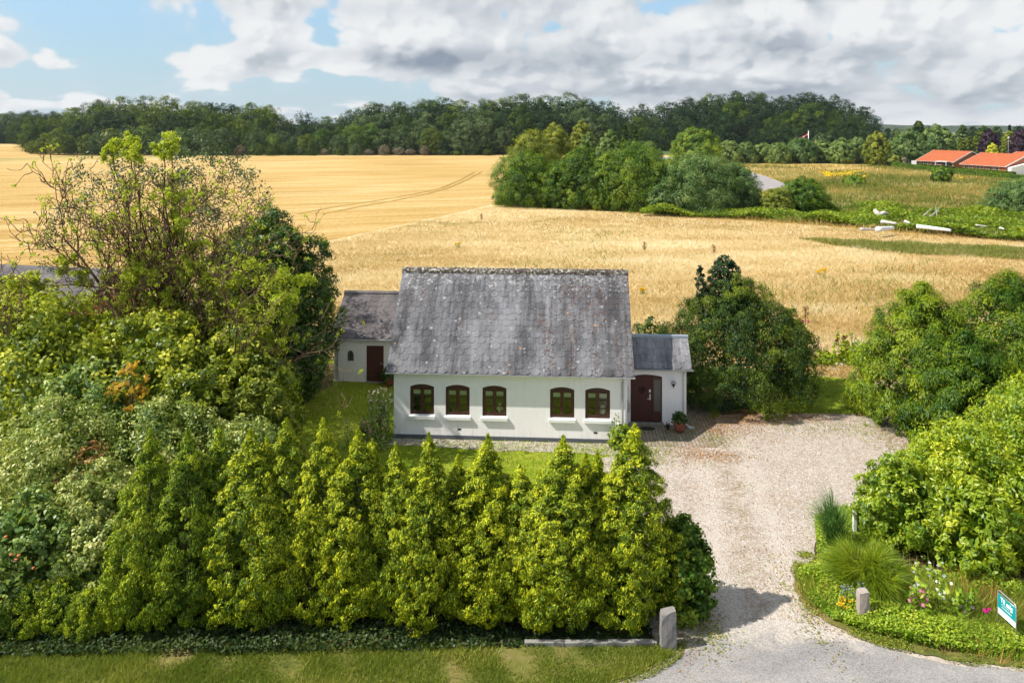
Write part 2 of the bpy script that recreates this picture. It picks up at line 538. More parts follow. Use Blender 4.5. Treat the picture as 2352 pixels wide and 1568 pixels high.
def slate_mat(name, c_lo, c_hi, lichen=1.0, moss=1.0):
    m, t = new_mat(name)
    a = t.n('ShaderNodeAttribute', attribute_name='tint').outputs['Fac']
    o = t.n('ShaderNodeTexCoord').outputs['Object']
    s = t.n('ShaderNodeSeparateXYZ', in_0=o)
    streak = t.noise(t.map(o, (7.5, 0.7, 0.7)), 1.0, 5, 0.62)
    wide = t.noise(t.map(o, (1.1, 0.35, 0.35)), 1.0, 3, 0.5)
    fine = t.noise(o, 22, 4, 0.7)
    f = t.m('ADD', t.m('ADD', t.m('MULTIPLY', a, 0.30), t.m('MULTIPLY', t.m('SUBTRACT', streak, 0.5), 1.7)),
            t.m('ADD', t.m('MULTIPLY', t.m('SUBTRACT', wide, 0.5), 2.4), t.m('ADD', t.m('MULTIPLY', t.m('SUBTRACT', fine, 0.5), 0.7), 0.34)))
    c = t.mix(f, c_lo, c_hi)
    # pale lichen spots, larger and denser towards the ridge
    v = t.n('ShaderNodeTexVoronoi', in_Scale=5.5, in_Randomness=1.0)
    t.put(v.inputs['Vector'], t.mix(0.06, o, t.n('ShaderNodeTexNoise', in_Scale=9.0, in_Vector=o).outputs['Color']))
    vs = t.n('ShaderNodeSeparateColor', in_0=v.outputs['Color'])
    rad = t.m('MULTIPLY', t.m('POWER', vs.outputs[0], 5.0), 0.50)
    spot = t.m('LESS_THAN', v.outputs['Distance'], t.m('MULTIPLY', rad, lichen))
    top = t.step(s.outputs[2], 4.9, 6.1)
    n3 = t.noise(o, 7, 6, 0.75)
    patch = t.step(t.m('ADD', n3, t.m('MULTIPLY', top, 0.10)), 0.62, 0.67)
    lm = t.m('MULTIPLY', t.m('MAXIMUM', t.m('MULTIPLY', spot, 0.75), patch), 0.8 * lichen, clamp=True)
    c = t.mix(lm, c, t.mix(vs.outputs[1], (0.42, 0.42, 0.38), (0.50, 0.50, 0.50)))
    # brown moss dots in vertical runs
    run = t.noise(t.map(o, (2.2, 0.25, 0.25), loc=(3.1, 0, 0)), 1.0, 2, 0.5)
    area = t.m('ADD', t.m('MULTIPLY', t.step(s.outputs[0], 3.5, 7.2), 0.16), 0.0)
    v2 = t.n('ShaderNodeTexVoronoi', in_Scale=13.0)
    t.put(v2.inputs['Vector'], o)
    v2s = t.n('ShaderNodeSeparateColor', in_0=v2.outputs['Color'])
    lim = t.m('MULTIPLY', t.step(t.m('ADD', run, area), 0.52, 0.70), t.m('MULTIPLY', v2s.outputs[0], 0.66))
    dot = t.m('MULTIPLY', t.m('LESS_THAN', v2.outputs['Distance'], lim), moss)
    c = t.mix(t.m('MULTIPLY', dot, 0.85), c, t.mix(v2s.outputs[1], (0.045, 0.028, 0.02), (0.12, 0.07, 0.05)))
    v3 = t.n('ShaderNodeTexVoronoi', in_Scale=1.15)
    t.put(v3.inputs['Vector'], o)
    c = t.mix(t.m('MULTIPLY', t.m('LESS_THAN', v3.outputs['Distance'], 0.055), 0.8 * moss), c, (0.5, 0.22, 0.06))
    hb = t.m('ADD', fine, t.m('MULTIPLY', t.m('MAXIMUM', lm, dot), 0.6))
    return finish(m, t, pbr(t, c, 0.72, 0.3, 0, hb, 0.35, 0.012))


M['slate'] = slate_mat('weathered_slate', (0.045, 0.045, 0.050), (0.185, 0.187, 0.20), 0.72)
M['slate_porch'] = slate_mat('porch_slate', (0.10, 0.10, 0.11), (0.27, 0.27, 0.285), 0.55, 0.25)
M['slate_dark'] = slate_mat('dark_slate', (0.062, 0.055, 0.056), (0.125, 0.112, 0.112), 0.35, 0.0)


def ridge_mat():
    m, t = new_mat('mossy_ridge')
    o = t.n('ShaderNodeTexCoord').outputs['Object']
    v = t.n('ShaderNodeTexVoronoi', in_Scale=14.0)
    t.put(v.inputs['Vector'], o)
    vs = t.n('ShaderNodeSeparateColor', in_0=v.outputs['Color'])
    n = t.noise(o, 12, 5, 0.7)
    c = t.ramp(t.m('ADD', t.m('MULTIPLY', vs.outputs[0], 0.6), t.m('MULTIPLY', n, 0.5)), [(0.2, (0.035, 0.025, 0.025)), (0.45, (0.12, 0.09, 0.09)), (0.62, (0.10, 0.10, 0.05)), (0.8, (0.42, 0.40, 0.36))])
    return finish(m, t, pbr(t, c, 0.9, 0.1, 0, v.outputs['Distance'], 0.8, 0.03))


M['ridge'] = ridge_mat()


def wood_mat(name, c, sx_=22.0, plank=0.12):
    m, t = new_mat(name)
    o = t.n('ShaderNodeTexCoord').outputs['Object']
    s = t.n('ShaderNodeSeparateXYZ', in_0=o)
    g = t.noise(t.map(o, (sx_, sx_, 1.3)), 1.0, 4, 0.6)
    pl = t.m('FRACT', t.m('DIVIDE', s.outputs[0], plank))
    groove = t.m('LESS_THAN', t.m('ABSOLUTE', t.m('SUBTRACT', pl, 0.5)), 0.06)
    cc = t.mix(g, tuple(x * 0.72 for x in c), tuple(x * 1.3 for x in c))
    cc = t.mix(t.m('MULTIPLY', groove, 0.55), cc, tuple(x * 0.35 for x in c))
    return finish(m, t, pbr(t, cc, 0.55, 0.35, 0, t.m('SUBTRACT', g, groove), 0.3, 0.006))


M['door'] = wood_mat('brown_painted_planks', (0.070, 0.020, 0.014))
M['frame'] = plain('brown_painted_frame', (0.070, 0.026, 0.019), 0.45, 0.4, var=0.15, scale=20)
M['door_old'] = wood_mat('old_brown_planks', (0.075, 0.026, 0.018), 16, 0.17)
M['zinc'] = plain('zinc', (0.36, 0.37, 0.38), 0.45, 0.5, 0.5, var=0.2)
M['zinc_pale'] = plain('pale_zinc', (0.55, 0.55, 0.55), 0.45, 0.5, 0.3, var=0.15)
M['lead'] = plain('lead_flashing', (0.28, 0.33, 0.38), 0.5, 0.5, 0.4, var=0.15)
M['dark'] = plain('dark_wood', (0.02, 0.014, 0.012), 0.8)
M['interior'] = plain('interior_plaster', (0.30, 0.30, 0.27), 0.9)
M['terracotta'] = plain('terracotta', (0.24, 0.075, 0.04), 0.55, 0.35, var=0.2, scale=3)
M['basket'] = plain('basket', (0.20, 0.10, 0.05), 0.8, var=0.4, scale=20)
M['blackpaint'] = plain('black_glaze', (0.015, 0.016, 0.02), 0.35, 0.5)
M['rubber'] = plain('black_rubber', (0.018, 0.018, 0.019), 0.85)
M['redpaint'] = plain('red_paint', (0.45, 0.02, 0.03), 0.5)
M['steel'] = plain('steel', (0.55, 0.56, 0.57), 0.35, 0.5, 0.8, var=0.1)
M['galv'] = plain('galvanised_tube', (0.42, 0.47, 0.46), 0.4, 0.5, 0.6, var=0.15)
M['brass'] = plain('brass', (0.6, 0.45, 0.2), 0.3, 0.5, 0.8, var=0.1)
M['twig'] = plain('twig_wreath', (0.045, 0.022, 0.016), 0.9, var=0.5, scale=30, bs=0.5)
M['cream'] = plain('cream_fabric', (0.72, 0.66, 0.52), 0.8, var=0.05)
M['ceramic'] = plain('white_ceramic', (0.75, 0.75, 0.72), 0.25, 0.5, var=0.05)
M['ceramic_green'] = plain('green_ceramic', (0.10, 0.18, 0.13), 0.3, 0.5)
M['blind'] = plain('pale_green_blind', (0.80, 0.82, 0.70), 0.8, var=0.04)
M['teal'] = plain('teal_board', (0.0, 0.26, 0.28), 0.45, 0.35, var=0.04)
M['white_board'] = plain('white_board', (0.80, 0.80, 0.80), 0.45, 0.35, var=0.03)
M['granite'] = plain('granite', (0.32, 0.27, 0.235), 0.85, 0.2, var=0.45, scale=26, bs=0.5)
M['granite_grey'] = plain('grey_granite', (0.19, 0.18, 0.17), 0.85, 0.2, var=0.45, scale=22, bs=0.5)
M['concrete'] = plain('concrete', (0.24, 0.23, 0.21), 0.9, 0.2, var=0.4, scale=5, bs=0.3)
M['driftwood'] = plain('bleached_wood', (0.46, 0.42, 0.38), 0.85, 0.2, var=0.22, scale=5, bs=0.4)
M['tarp'] = plain('white_sheet', (0.66, 0.65, 0.65), 0.75, 0.2, var=0.22, scale=3, bs=0.4)
M['grey_wood'] = wood_mat('grey_weathered_planks', (0.17, 0.15, 0.14), 14, 0.14)
M['red_brick'] = plain('red_brick', (0.42, 0.16, 0.08), 0.85, 0.2, var=0.2, scale=5)
M['apple_fruit'] = plain('apple_skin', (0.55, 0.16, 0.06), 0.4, 0.4, var=0.4, scale=8)


def tile_mat():
    m, t = new_mat('orange_tile')
    o = t.n('ShaderNodeTexCoord').outputs['Object']
    w = t.n('ShaderNodeTexWave', in_Scale=1.3, in_Distortion=0.3)
    t.put(w.inputs['Vector'], o)
    n = t.noise(o, 0.6, 5, 0.7)
    c = t.mix(n, (0.27, 0.065, 0.024), (0.40, 0.115, 0.045))
    return finish(m, t, pbr(t, c, 0.8, 0.2, 0, w.outputs['Fac'], 0.5, 0.04))


M['tile'] = tile_mat()


def glass_mat(name, tintc, refl=0.22):
    m, t = new_mat(name)
    tr = t.n('ShaderNodeBsdfTransparent', in_Color=tintc)
    g = t.n('ShaderNodeBsdfGlossy', in_Color=(0.9, 0.95, 0.9), in_Roughness=0.02)
    lw = t.n('ShaderNodeLayerWeight', in_Blend=0.25)
    f = t.m('ADD', refl, t.m('MULTIPLY', lw.outputs['Fresnel'], 0.35))
    s = t.n('ShaderNodeMixShader', in_0=f)
    m.node_tree.links.new(tr.outputs[0], s.inputs[1])
    m.node_tree.links.new(g.outputs[0], s.inputs[2])
    return finish(m, t, s.outputs[0])


M['glass'] = glass_mat('window_glass', (0.84, 0.88, 0.82), 0.05)
M['frosted'] = plain('frosted_glass', (0.10, 0.095, 0.085), 0.3, 0.5, var=0.1, scale=60)


# ------------------------------------------------------------------ ground materials
def ground_mat(name, fn, rough=0.95, spec=0.1):
    m, t = new_mat(name)
    o = t.n('ShaderNodeTexCoord').outputs['Object']
    c, h, bs, bd = fn(t, o)
    return finish(m, t, pbr(t, c, rough, spec, 0, h, bs, bd))


def f_meadow(t, o):
    big = t.noise(o, 0.035, 4, 0.6)
    mid = t.noise(t.map(o, (0.28, 1.0, 1), rot=(0, 0, 0.10)), 0.22, 6, 0.7, 0.8)
    fine = t.noise(t.map(o, (0.6, 1.0, 1)), 3.0, 5, 0.8)
    f = t.m('ADD', t.m('MULTIPLY', mid, 0.75), t.m('MULTIPLY', fine, 0.45))
    c = t.ramp(f, [(0.30, (0.36, 0.24, 0.09)), (0.48, (0.52, 0.38, 0.17)), (0.62, (0.65, 0.51, 0.28)), (0.80, (0.76, 0.65, 0.42))])
    g = t.m('MULTIPLY', t.step(t.noise(o, 0.13, 5, 0.7), 0.53, 0.66), t.step(big, 0.36, 0.58))
    c = t.mix(t.m('MULTIPLY', g, 0.7), c, (0.24, 0.23, 0.06))
    return c, t.m('ADD', mid, fine), 0.9, 0.25


def f_wheat(t, o):
    r = t.map(o, (1, 1, 1), rot=(0, 0, R(-20)))
    rows = t.noise(t.map(r, (0.035, 1.3, 1)), 0.6, 6, 0.75)
    mid = t.noise(t.map(r, (0.15, 1, 1)), 0.16, 5, 0.65, 0.6)
    big = t.noise(o, 0.011, 4, 0.6, 0.5)
    fine = t.noise(t.map(o, (1, 0.7, 1)), 1.6, 5, 0.85)
    f = t.m('ADD', t.m('ADD', t.m('MULTIPLY', rows, 0.38), t.m('MULTIPLY', mid, 0.28)), t.m('ADD', t.m('MULTIPLY', big, 0.22), t.m('MULTIPLY', fine, 0.34)))
    c = t.ramp(f, [(0.49, (0.27, 0.150, 0.036)), (0.56, (0.38, 0.240, 0.072)), (0.63, (0.48, 0.33, 0.125)), (0.71, (0.58, 0.44, 0.23))])
    lodged = t.step(t.noise(t.map(o, (0.3, 1, 1)), 0.045, 3, 0.6, 0.4), 0.62, 0.74)
    c = t.mix(t.m('MULTIPLY', lodged, 0.5), c, (0.36, 0.25, 0.13))
    return c, t.m('ADD', rows, fine), 0.8, 0.25


def f_rough(t, o):
    mid = t.noise(t.map(o, (0.35, 1, 1)), 0.11, 6, 0.72, 1.0)
    fine = t.noise(o, 1.4, 5, 0.8)
    f = t.m('ADD', t.m('MULTIPLY', mid, 0.85), t.m('MULTIPLY', fine, 0.3))
    c = t.ramp(f, [(0.36, (0.12, 0.14, 0.030)), (0.46, (0.27, 0.24, 0.06)), (0.53, (0.46, 0.33, 0.10)), (0.65, (0.60, 0.43, 0.16)), (0.82, (0.50, 0.40, 0.22))])
    return c, t.m('ADD', mid, fine), 0.9, 0.3


def f_lawn(t, o):
    big = t.noise(o, 0.25, 4, 0.65, 0.4)
    mid = t.noise(t.map(o, (0.5, 1.6, 1), rot=(0, 0, 0.1)), 1.2, 5, 0.7)
    fine = t.noise(o, 14, 4, 0.8)
    f = t.m('ADD', t.m('ADD', t.m('MULTIPLY', big, 0.45), t.m('MULTIPLY', mid, 0.35)), t.m('MULTIPLY', fine, 0.3))
    c = t.ramp(f, [(0.36, (0.075, 0.135, 0.008)), (0.52, (0.16, 0.22, 0.010)), (0.64, (0.25, 0.28, 0.03)), (0.78, (0.42, 0.36, 0.11))])
    return c, t.m('ADD', mid, fine), 0.6, 0.05


def f_gravel(t, o):
    v = t.n('ShaderNodeTexVoronoi', in_Scale=38.0)
    t.put(v.inputs['Vector'], o)
    vs = t.n('ShaderNodeSeparateColor', in_0=v.outputs['Color'])
    v2 = t.n('ShaderNodeTexVoronoi', in_Scale=17.0)
    t.put(v2.inputs['Vector'], o)
    v2s = t.n('ShaderNodeSeparateColor', in_0=v2.outputs['Color'])
    n = t.noise(o, 1.1, 6, 0.75)
    f = t.m('ADD', t.m('ADD', t.m('MULTIPLY', vs.outputs[0], 0.45), t.m('MULTIPLY', v2s.outputs[0], 0.3)), t.m('MULTIPLY', n, 0.35))
    c = t.ramp(f, [(0.15, (0.17, 0.135, 0.10)), (0.42, (0.335, 0.29, 0.245)), (0.62, (0.455, 0.41, 0.36)), (0.9, (0.64, 0.60, 0.55))])
    c = t.mix(t.m('MULTIPLY', vs.outputs[1], 0.35), c, (0.42, 0.31, 0.22))
    sp = t.n('ShaderNodeSeparateXYZ', in_0=o)
    off = t.m('SUBTRACT', sp.outputs[0], t.m('ADD', 6.1, t.m('MULTIPLY', t.m('SUBTRACT', sp.outputs[1], 19.0), 0.17)))
    off = t.m('ADD', off, t.m('MULTIPLY', t.m('SUBTRACT', t.noise(o, 0.35, 3), 0.5), 1.4))
    trk = t.m('ABSOLUTE', t.m('SUBTRACT', t.m('ABSOLUTE', off), 0.85))
    trk = t.m('MULTIPLY', t.step(trk, 0.1, 0.55, 1.0, 0.0), t.step(sp.outputs[1], 29.0, 34.0, 1.0, 0.0))
    c = t.mix(t.m('MULTIPLY', trk, 0.45), c, (0.52, 0.47, 0.41))
    mid_ = t.m('MULTIPLY', t.step(t.m('ABSOLUTE', off), 0.15, 0.5, 1.0, 0.0), t.step(t.noise(o, 2.5, 4, 0.7), 0.42, 0.62))
    c = t.mix(t.m('MULTIPLY', mid_, 0.4), c, (0.24, 0.20, 0.11))
    br = t.m('MULTIPLY', t.step(t.noise(o, 0.55, 5, 0.7, 0.5), 0.55, 0.72), t.step(t.noise(o, 4, 4, 0.7), 0.4, 0.62))
    c = t.mix(t.m('MULTIPLY', br, 0.5), c, (0.30, 0.19, 0.09))
    return c, t.m('ADD', v.outputs['Distance'], t.m('MULTIPLY', v2.outputs['Distance'], 1.0)), 0.8, 0.03


def f_asphalt(t, o):
    v = t.n('ShaderNodeTexVoronoi', in_Scale=45.0)
    t.put(v.inputs['Vector'], o)
    vs = t.n('ShaderNodeSeparateColor', in_0=v.outputs['Color'])
    n = t.noise(o, 0.7, 6, 0.7)
    n2 = t.noise(t.map(o, (0.15, 1, 1)), 1.2, 3, 0.6)
    f = t.m('ADD', t.m('ADD', t.m('MULTIPLY', vs.outputs[0], 0.3), t.m('MULTIPLY', n, 0.5)), t.m('MULTIPLY', n2, 0.25))
    c = t.ramp(f, [(0.25, (0.115, 0.112, 0.108)), (0.5, (0.22, 0.212, 0.204)), (0.8, (0.35, 0.33, 0.31))])
    yy = t.n('ShaderNodeSeparateXYZ', in_0=o).outputs[1]
    dust = t.step(t.m('ADD', t.m('MULTIPLY', t.noise(o, 1.3, 6, 0.8), 3.2), yy), 20.4, 21.3)
    dust = t.m('MULTIPLY', dust, t.step(t.noise(o, 9, 4, 0.8), 0.38, 0.6, 0.35, 1.0))
    c = t.mix(dust, c, t.mix(vs.outputs[1], (0.30, 0.26, 0.21), (0.56, 0.51, 0.45)))
    return c, v.outputs['Distance'], 0.4, 0.01


def f_paving(t, o):
    b = t.n('ShaderNodeTexBrick', in_Scale=1.0, in_Mortar_Size=0.011, in_Brick_Width=0.30, in_Row_Height=0.145, in_Bias=0.1)
    b.inputs['Color1'].default_value = (0.23, 0.185, 0.15, 1)
    b.inputs['Color2'].default_value = (0.36, 0.30, 0.25, 1)
    b.inputs['Mortar'].default_value = (0.05, 0.05, 0.03, 1)
    t.put(b.inputs['Vector'], t.map(o, (1, 1, 1), rot=(0, 0, R(90))))
    n = t.noise(o, 2.5, 6, 0.75)
    c = t.mix(t.m('MULTIPLY', n, 0.55), b.outputs['Color'], (0.17, 0.15, 0.11))
    return c, t.m('SUBTRACT', n, b.outputs['Fac']), 0.5, 0.01


def f_soil(t, o):
    n = t.noise(o, 1.4, 6, 0.75)
    c = t.ramp(n, [(0.35, (0.035, 0.022, 0.012)), (0.55, (0.10, 0.065, 0.035)), (0.7, (0.17, 0.12, 0.06))])
    return c, n, 0.6, 0.05


def f_verge(t, o):
    n = t.noise(o, 1.0, 6, 0.75)
    c = t.ramp(n, [(0.35, (0.06, 0.075, 0.015)), (0.5, (0.13, 0.13, 0.03)), (0.62, (0.19, 0.15, 0.06)), (0.75, (0.26, 0.20, 0.09))])
    return c, n, 0.6, 0.05


def f_far(t, o):
    n = t.noise(t.map(o, (1, 0.25, 1)), 0.004, 5, 0.65)
    c = t.ramp(n, [(0.38, (0.04, 0.07, 0.02)), (0.5, (0.12, 0.15, 0.04)), (0.6, (0.42, 0.31, 0.11)), (0.7, (0.05, 0.09, 0.02))])
    return c, n, 0.1, 0.1


def f_hill(t, o):
    n = t.noise(o, 0.02, 6, 0.8)
    c = t.ramp(n, [(0.4, (0.016, 0.030, 0.014)), (0.62, (0.05, 0.075, 0.028))])
    return c, n, 1.0, 4.0


def f_roadfar(t, o):
    n = t.noise(o, 0.5, 5, 0.7)
    return t.ramp(n, [(0.3, (0.22, 0.205, 0.20)), (0.7, (0.32, 0.30, 0.29))]), n, 0.2, 0.02


def f_roadside(t, o):
    n = t.noise(o, 2.2, 6, 0.8)
    return t.ramp(n, [(0.35, (0.16, 0.14, 0.09)), (0.5, (0.36, 0.31, 0.25)), (0.7, (0.52, 0.47, 0.40))]), n, 0.6, 0.03


def f_track(t, o):
    n = t.noise(o, 1.0, 5, 0.7)
    return t.ramp(n, [(0.3, (0.20, 0.13, 0.03)), (0.7, (0.34, 0.22, 0.06))]), n, 0.4, 0.05


GM = {k: ground_mat(k + '_ground', f) for k, f in dict(meadow=f_meadow, wheat=f_wheat, rough=f_rough, lawn=f_lawn, gravel=f_gravel, asphalt=f_asphalt, paving=f_paving,
                                                         soil=f_soil, verge=f_verge, far=f_far, hill=f_hill, roadfar=f_roadfar, roadside=f_roadside, track=f_track).items()}


def wobble(pts, step, amp, seed):
    """subdivide a closed outline and push it about so the edge is ragged"""
    rg = random.Random(seed)
    out = []
    n = len(pts)
    for i in range(n):
        a, b = Vector(pts[i]), Vector(pts[(i + 1) % n])
        L = (b - a).length
        k = max(1, min(160, int(L / step)))
        nn = Vector((-(b - a).y, (b - a).x)) / max(L, 1e-6)
        for j in range(k):
            q = a + (b - a) * (j / k)
            if j:
                q = q + nn * rg.uniform(-amp, amp)
            out.append((q.x, q.y))
    return out


def sheet(name, pts, z, mat, step=0.6, amp=0.12, seed=1, ragged=True):
    p = wobble(pts, step, amp, seed) if ragged else pts
    v = [Vector((a, b, 0)) for a, b in p]
    tris = tessellate_polygon([v])
    me = bpy.data.meshes.new(name)
    F = []
    for q in tris:
        a, b, c = (v[i] for i in q)
        F.append(tuple(q) if (b - a).cross(c - a).z > 0 else tuple(reversed(q)))
    me.from_pydata([(a, b, z) for a, b in p], [], F)
    me.update()
    me.materials.append(mat)
    o = link(bpy.data.objects.new(name, me))
    return tag(o, kind='structure')


def A(*pts):
    return [at(x, y) for x, y in pts]


# one sheet to the horizon, then thin sheets on top
sheet('ground', [(-16000, -60), (16000, -60), (16000, 16000), (-16000, 16000)], -0.02, GM['far'], ragged=False)
sheet('dry_meadow', [(-44, 40), (-44, 60), (-3, 150), (30, 180), (60, 170), (120, 60), (120, 37), (-44, 37)], -0.012, GM['meadow'], 2, 0.3, 3)
WF = [(-260, 20), (-260, 215), (-186, 292), (-140, 330), (-60, 372), (-6, 396), (-3, 330), (-1.0, 220), (-2.2, 150), (-3.2, 129), (-11, 109), (-18.4, 91), (-23, 82), (-30, 66), (-37, 50), (-44, 38), (-60, 20)]
sheet('wheat_field', WF, -0.006, GM['wheat'], 2.0, 0.35, 5)
# the field further off on a low rise
sheet('far_wheat_field', [(-420, 330), (-420, 560), (-300, 560), (-216, 430), (-190, 395), (-200, 350), (-215, 318), (-330, 290)], -0.006, GM['wheat'], 6, 1.0, 6)
sheet('field_track', [(-255, 228), (-186, 299), (-140, 337), (-60, 379), (-6, 403), (-6, 397), (-60, 373), (-140, 331), (-186, 293), (-255, 216)], 0.0, GM['rough'], 4, 0.5, 7)
# rough green meadow beyond the brambles on the right
sheet('rough_meadow', A((1130, 470), (1500, 492), (1900, 520), (2400, 560), (3400, 600), (3400, 400), (2352, 405), (2200, 392), (2000, 378), (1700, 372), (1600, 360), (1300, 345), (1160, 352)), -0.007, GM['rough'], 3, 0.6, 8)
# path seen between the bushes
FR = A((1722, 394), (1762, 406), (1822, 430), (1800, 441), (1740, 440), (1690, 415))
sheet('field_road', FR, 0.004, GM['roadfar'], 3, 0.2, 9)
for k, dx in enumerate((0.0, 14.0)):
    pts = [(1107 - dx * 1.2, 395), (1075 - dx, 412), (1030 - dx, 432), (975 - dx * 2, 447), (900 - dx * 3, 462), (820 - dx * 4, 476), (740 - dx * 4, 492)]
    g = A(*pts)
    w = 0.42
    sheet('wheel_track', [(x - w, y) for x, y in g] + [(x + w, y) for x, y in reversed(g)], 0.001, GM['track'], 2, 0.12, 10 + k)
sheet('roadside', [(-60, -20), (140, -20), (140, 41), (-60, 41)], -0.014, GM['roadside'], ragged=False)
# plot
PLOT = [(-17, 21.2), (4.4, 21.2), (5.2, 23), (5.0, 29), (9, 34.6), (16, 34.6), (17.5, 39.0), (11.5, 41.2), (4, 40.8), (-4, 42), (-12, 43), (-18, 40)]
sheet('lawn', PLOT, -0.004, GM['lawn'], 0.8, 0.18, 12)
sheet('shrub_bed', [(-24, 18.9), (4.6, 18.9), (4.9, 21.9), (-8.5, 22.6), (-10, 33), (-8.6, 38.5), (-9, 42), (-26, 42)], 0.0, GM['soil'], 0.7, 0.15, 13)
sheet('conifer_bed', [(9.0, 34.4), (8.2, 38.2), (11, 39.4), (13.4, 37.6), (12.9, 35.0)], 0.001, GM['soil'], 0.7, 0.15, 14)
sheet('hedge_bed', [(9.55, 25.3), (8.3, 22.6), (9.3, 20.6), (13.0, 20.3), (30, 20.3), (30, 38), (15.5, 38), (14.5, 33.5), (13.6, 29.5), (11.2, 26)], -0.002, GM['soil'], 0.6, 0.15, 15)
sheet('lawn_patch', [(9.5, 34.9), (16.2, 34.7), (17.0, 38.8), (12.5, 41.0), (11.8, 38.2), (12.9, 36.6)], 0.003, GM['lawn'], 0.5, 0.12, 33)
# drive
GR = A((1380, 1052), (1500, 1024), (1640, 1016), (1668, 1000), (1640, 965), (1700, 960), (1860, 956), (2045, 955), (2085, 1005), (2110, 1060), (2010, 1130), (1985, 1190), (1880, 1235), (1858, 1290), (1858, 1370), (1880, 1410), (1930, 1452), (1960, 1485),
       (1800, 1500), (1640, 1470), (1570, 1500), (1500, 1490), (1450, 1300))
sheet('gravel_drive', GR, 0.004, GM['gravel'], 0.35, 0.10, 16)
HA, HR = (-4.70, 31.9), R(-3.9)


def hp(u, v, z=0.0):
    c, s = math.cos(HR), math.sin(HR)
    return (HA[0] + u * c - v * s, HA[1] + u * s + v * c, z)


sheet('gravel_strip', [hp(-0.1, -0.02)[:2], hp(-0.1, -0.75)[:2], hp(3, -0.95)[:2], hp(6, -1.0)[:2], hp(9.6, -1.3)[:2], hp(10.6, -0.6)[:2], hp(9.3, -0.02)[:2]], 0.002, GM['gravel'], 0.4, 0.12, 17)
pv = sheet('paving', [(9.21, -0.25), (12.6, -0.15), (13.15, 0.5), (13.05, 3.2), (12.95, 5.5), (11.2, 5.5), (11.2, 2.2), (9.21, 2.2)], 0.0, GM['paving'], ragged=False)
pv.location = (HA[0], HA[1], 0.010)
pv.rotation_euler = (0, 0, HR)
# road along the bottom and verge
RD = [(-40, -10), (40, -10), (40, 17.0), (20, 17.75), (14, 17.95), (11.5, 18.15), (9.9, 18.45), (8.6, 19.1), (7.6, 19.8), (6.2, 20.1), (4.8, 19.6), (4.2, 19.0), (3.9, 18.6), (3.2, 18.1), (2.3, 17.6), (0, 17.2), (-40, 17.0)]
sheet('road', RD, 0.008, GM['asphalt'], 0.5, 0.09, 18)
sheet('grass_verge', [(-40, 17.05), (0, 17.35), (2.2, 17.75), (3.1, 18.2), (3.75, 18.7), (4.0, 19.15), (-40, 19.0)], 0.012, GM['verge'], 0.4, 0.08, 19)
sheet('flower_verge', [(8.0, 22.6), (7.55, 21.6), (7.5, 20.6), (7.9, 19.9), (8.7, 19.2), (10.0, 18.6), (11.6, 18.3), (14, 18.1), (20, 17.9), (30, 17.8), (30, 21), (13, 21), (9.4, 22.8)], 0.012, GM['verge'], 0.12, 0.05, 20)

# distant low hills
def hill(name, x0, x1, y0, depth, prof, seed, mat='hill', rough=1.6):
    rg = np.random.default_rng(seed)
    nx, ny = 90, 10
    xs = np.linspace(x0, x1, nx)
    V = []
    for j in range(ny):
        tt = j / (ny - 1)
        k = math.sin(tt * math.pi)
        for i, x in enumerate(xs):
            h = np.interp((x - x0) / (x1 - x0), [p[0] for p in prof], [p[1] for p in prof])
            V.append((x, y0 + depth * tt, h * k + rg.uniform(-1, 1) * rough * k - 0.3 * (mat == 'hill') - 0.02))
    F = [(j * nx + i, j * nx + i + 1, (j + 1) * nx + i + 1, (j + 1) * nx + i) for j in range(ny - 1) for i in range(nx - 1)]
    return tag(quads(name, V, GM[mat], None, None, F, mat != 'hill'), kind='structure')


hill('wheat_rise', -360, -196, 330, 190, [(0, 4.2), (0.45, 3.7), (0.8, 1.8), (1, 0)], 7, 'wheat', 0.02)


hill('distant_hill', -1500, -500, 1250, 600, [(0, 46), (0.3, 44), (0.6, 38), (0.8, 30), (1, 0)], 1)
hill('distant_hill', -700, 700, 1500, 500, [(0, 0), (0.2, 22), (0.6, 24), (0.8, 20), (1, 0)], 4)
hill('distant_hill', 700, 3000, 2200, 900, [(0, 0), (0.1, 14), (0.2, 24), (0.3, 20), (0.5, 18), (0.7, 24), (1, 10)], 2)


# ------------------------------------------------------------------ foliage generators
def unit(a):
    return a / np.maximum(np.linalg.norm(a, axis=1, keepdims=True), 1e-9)


def leafquads(P, N, L, W, rg, along=None, fold=0.18):
    n = len(P)
    if along is None:
        t = unit(np.cross(N, rg.normal(size=(n, 3))))
    else:
        t = unit(along - N * np.sum(along * N, axis=1, keepdims=True) + 1e-6)
    b = np.cross(N, t)
    L = (np.ones(n) * L)[:, None] * rg.uniform(0.7, 1.25, (n, 1))
    W = (np.ones(n) * W)[:, None] * rg.uniform(0.75, 1.2, (n, 1))
    V = np.empty((n, 4, 3))
    V[:, 0] = P - t * L * 0.5
    V[:, 1] = P + b * W * 0.5 + N * W * fold
    V[:, 2] = P + t * L * 0.5
    V[:, 3] = P - b * W * 0.5 + N * W * fold
    return V.reshape(-1, 3)


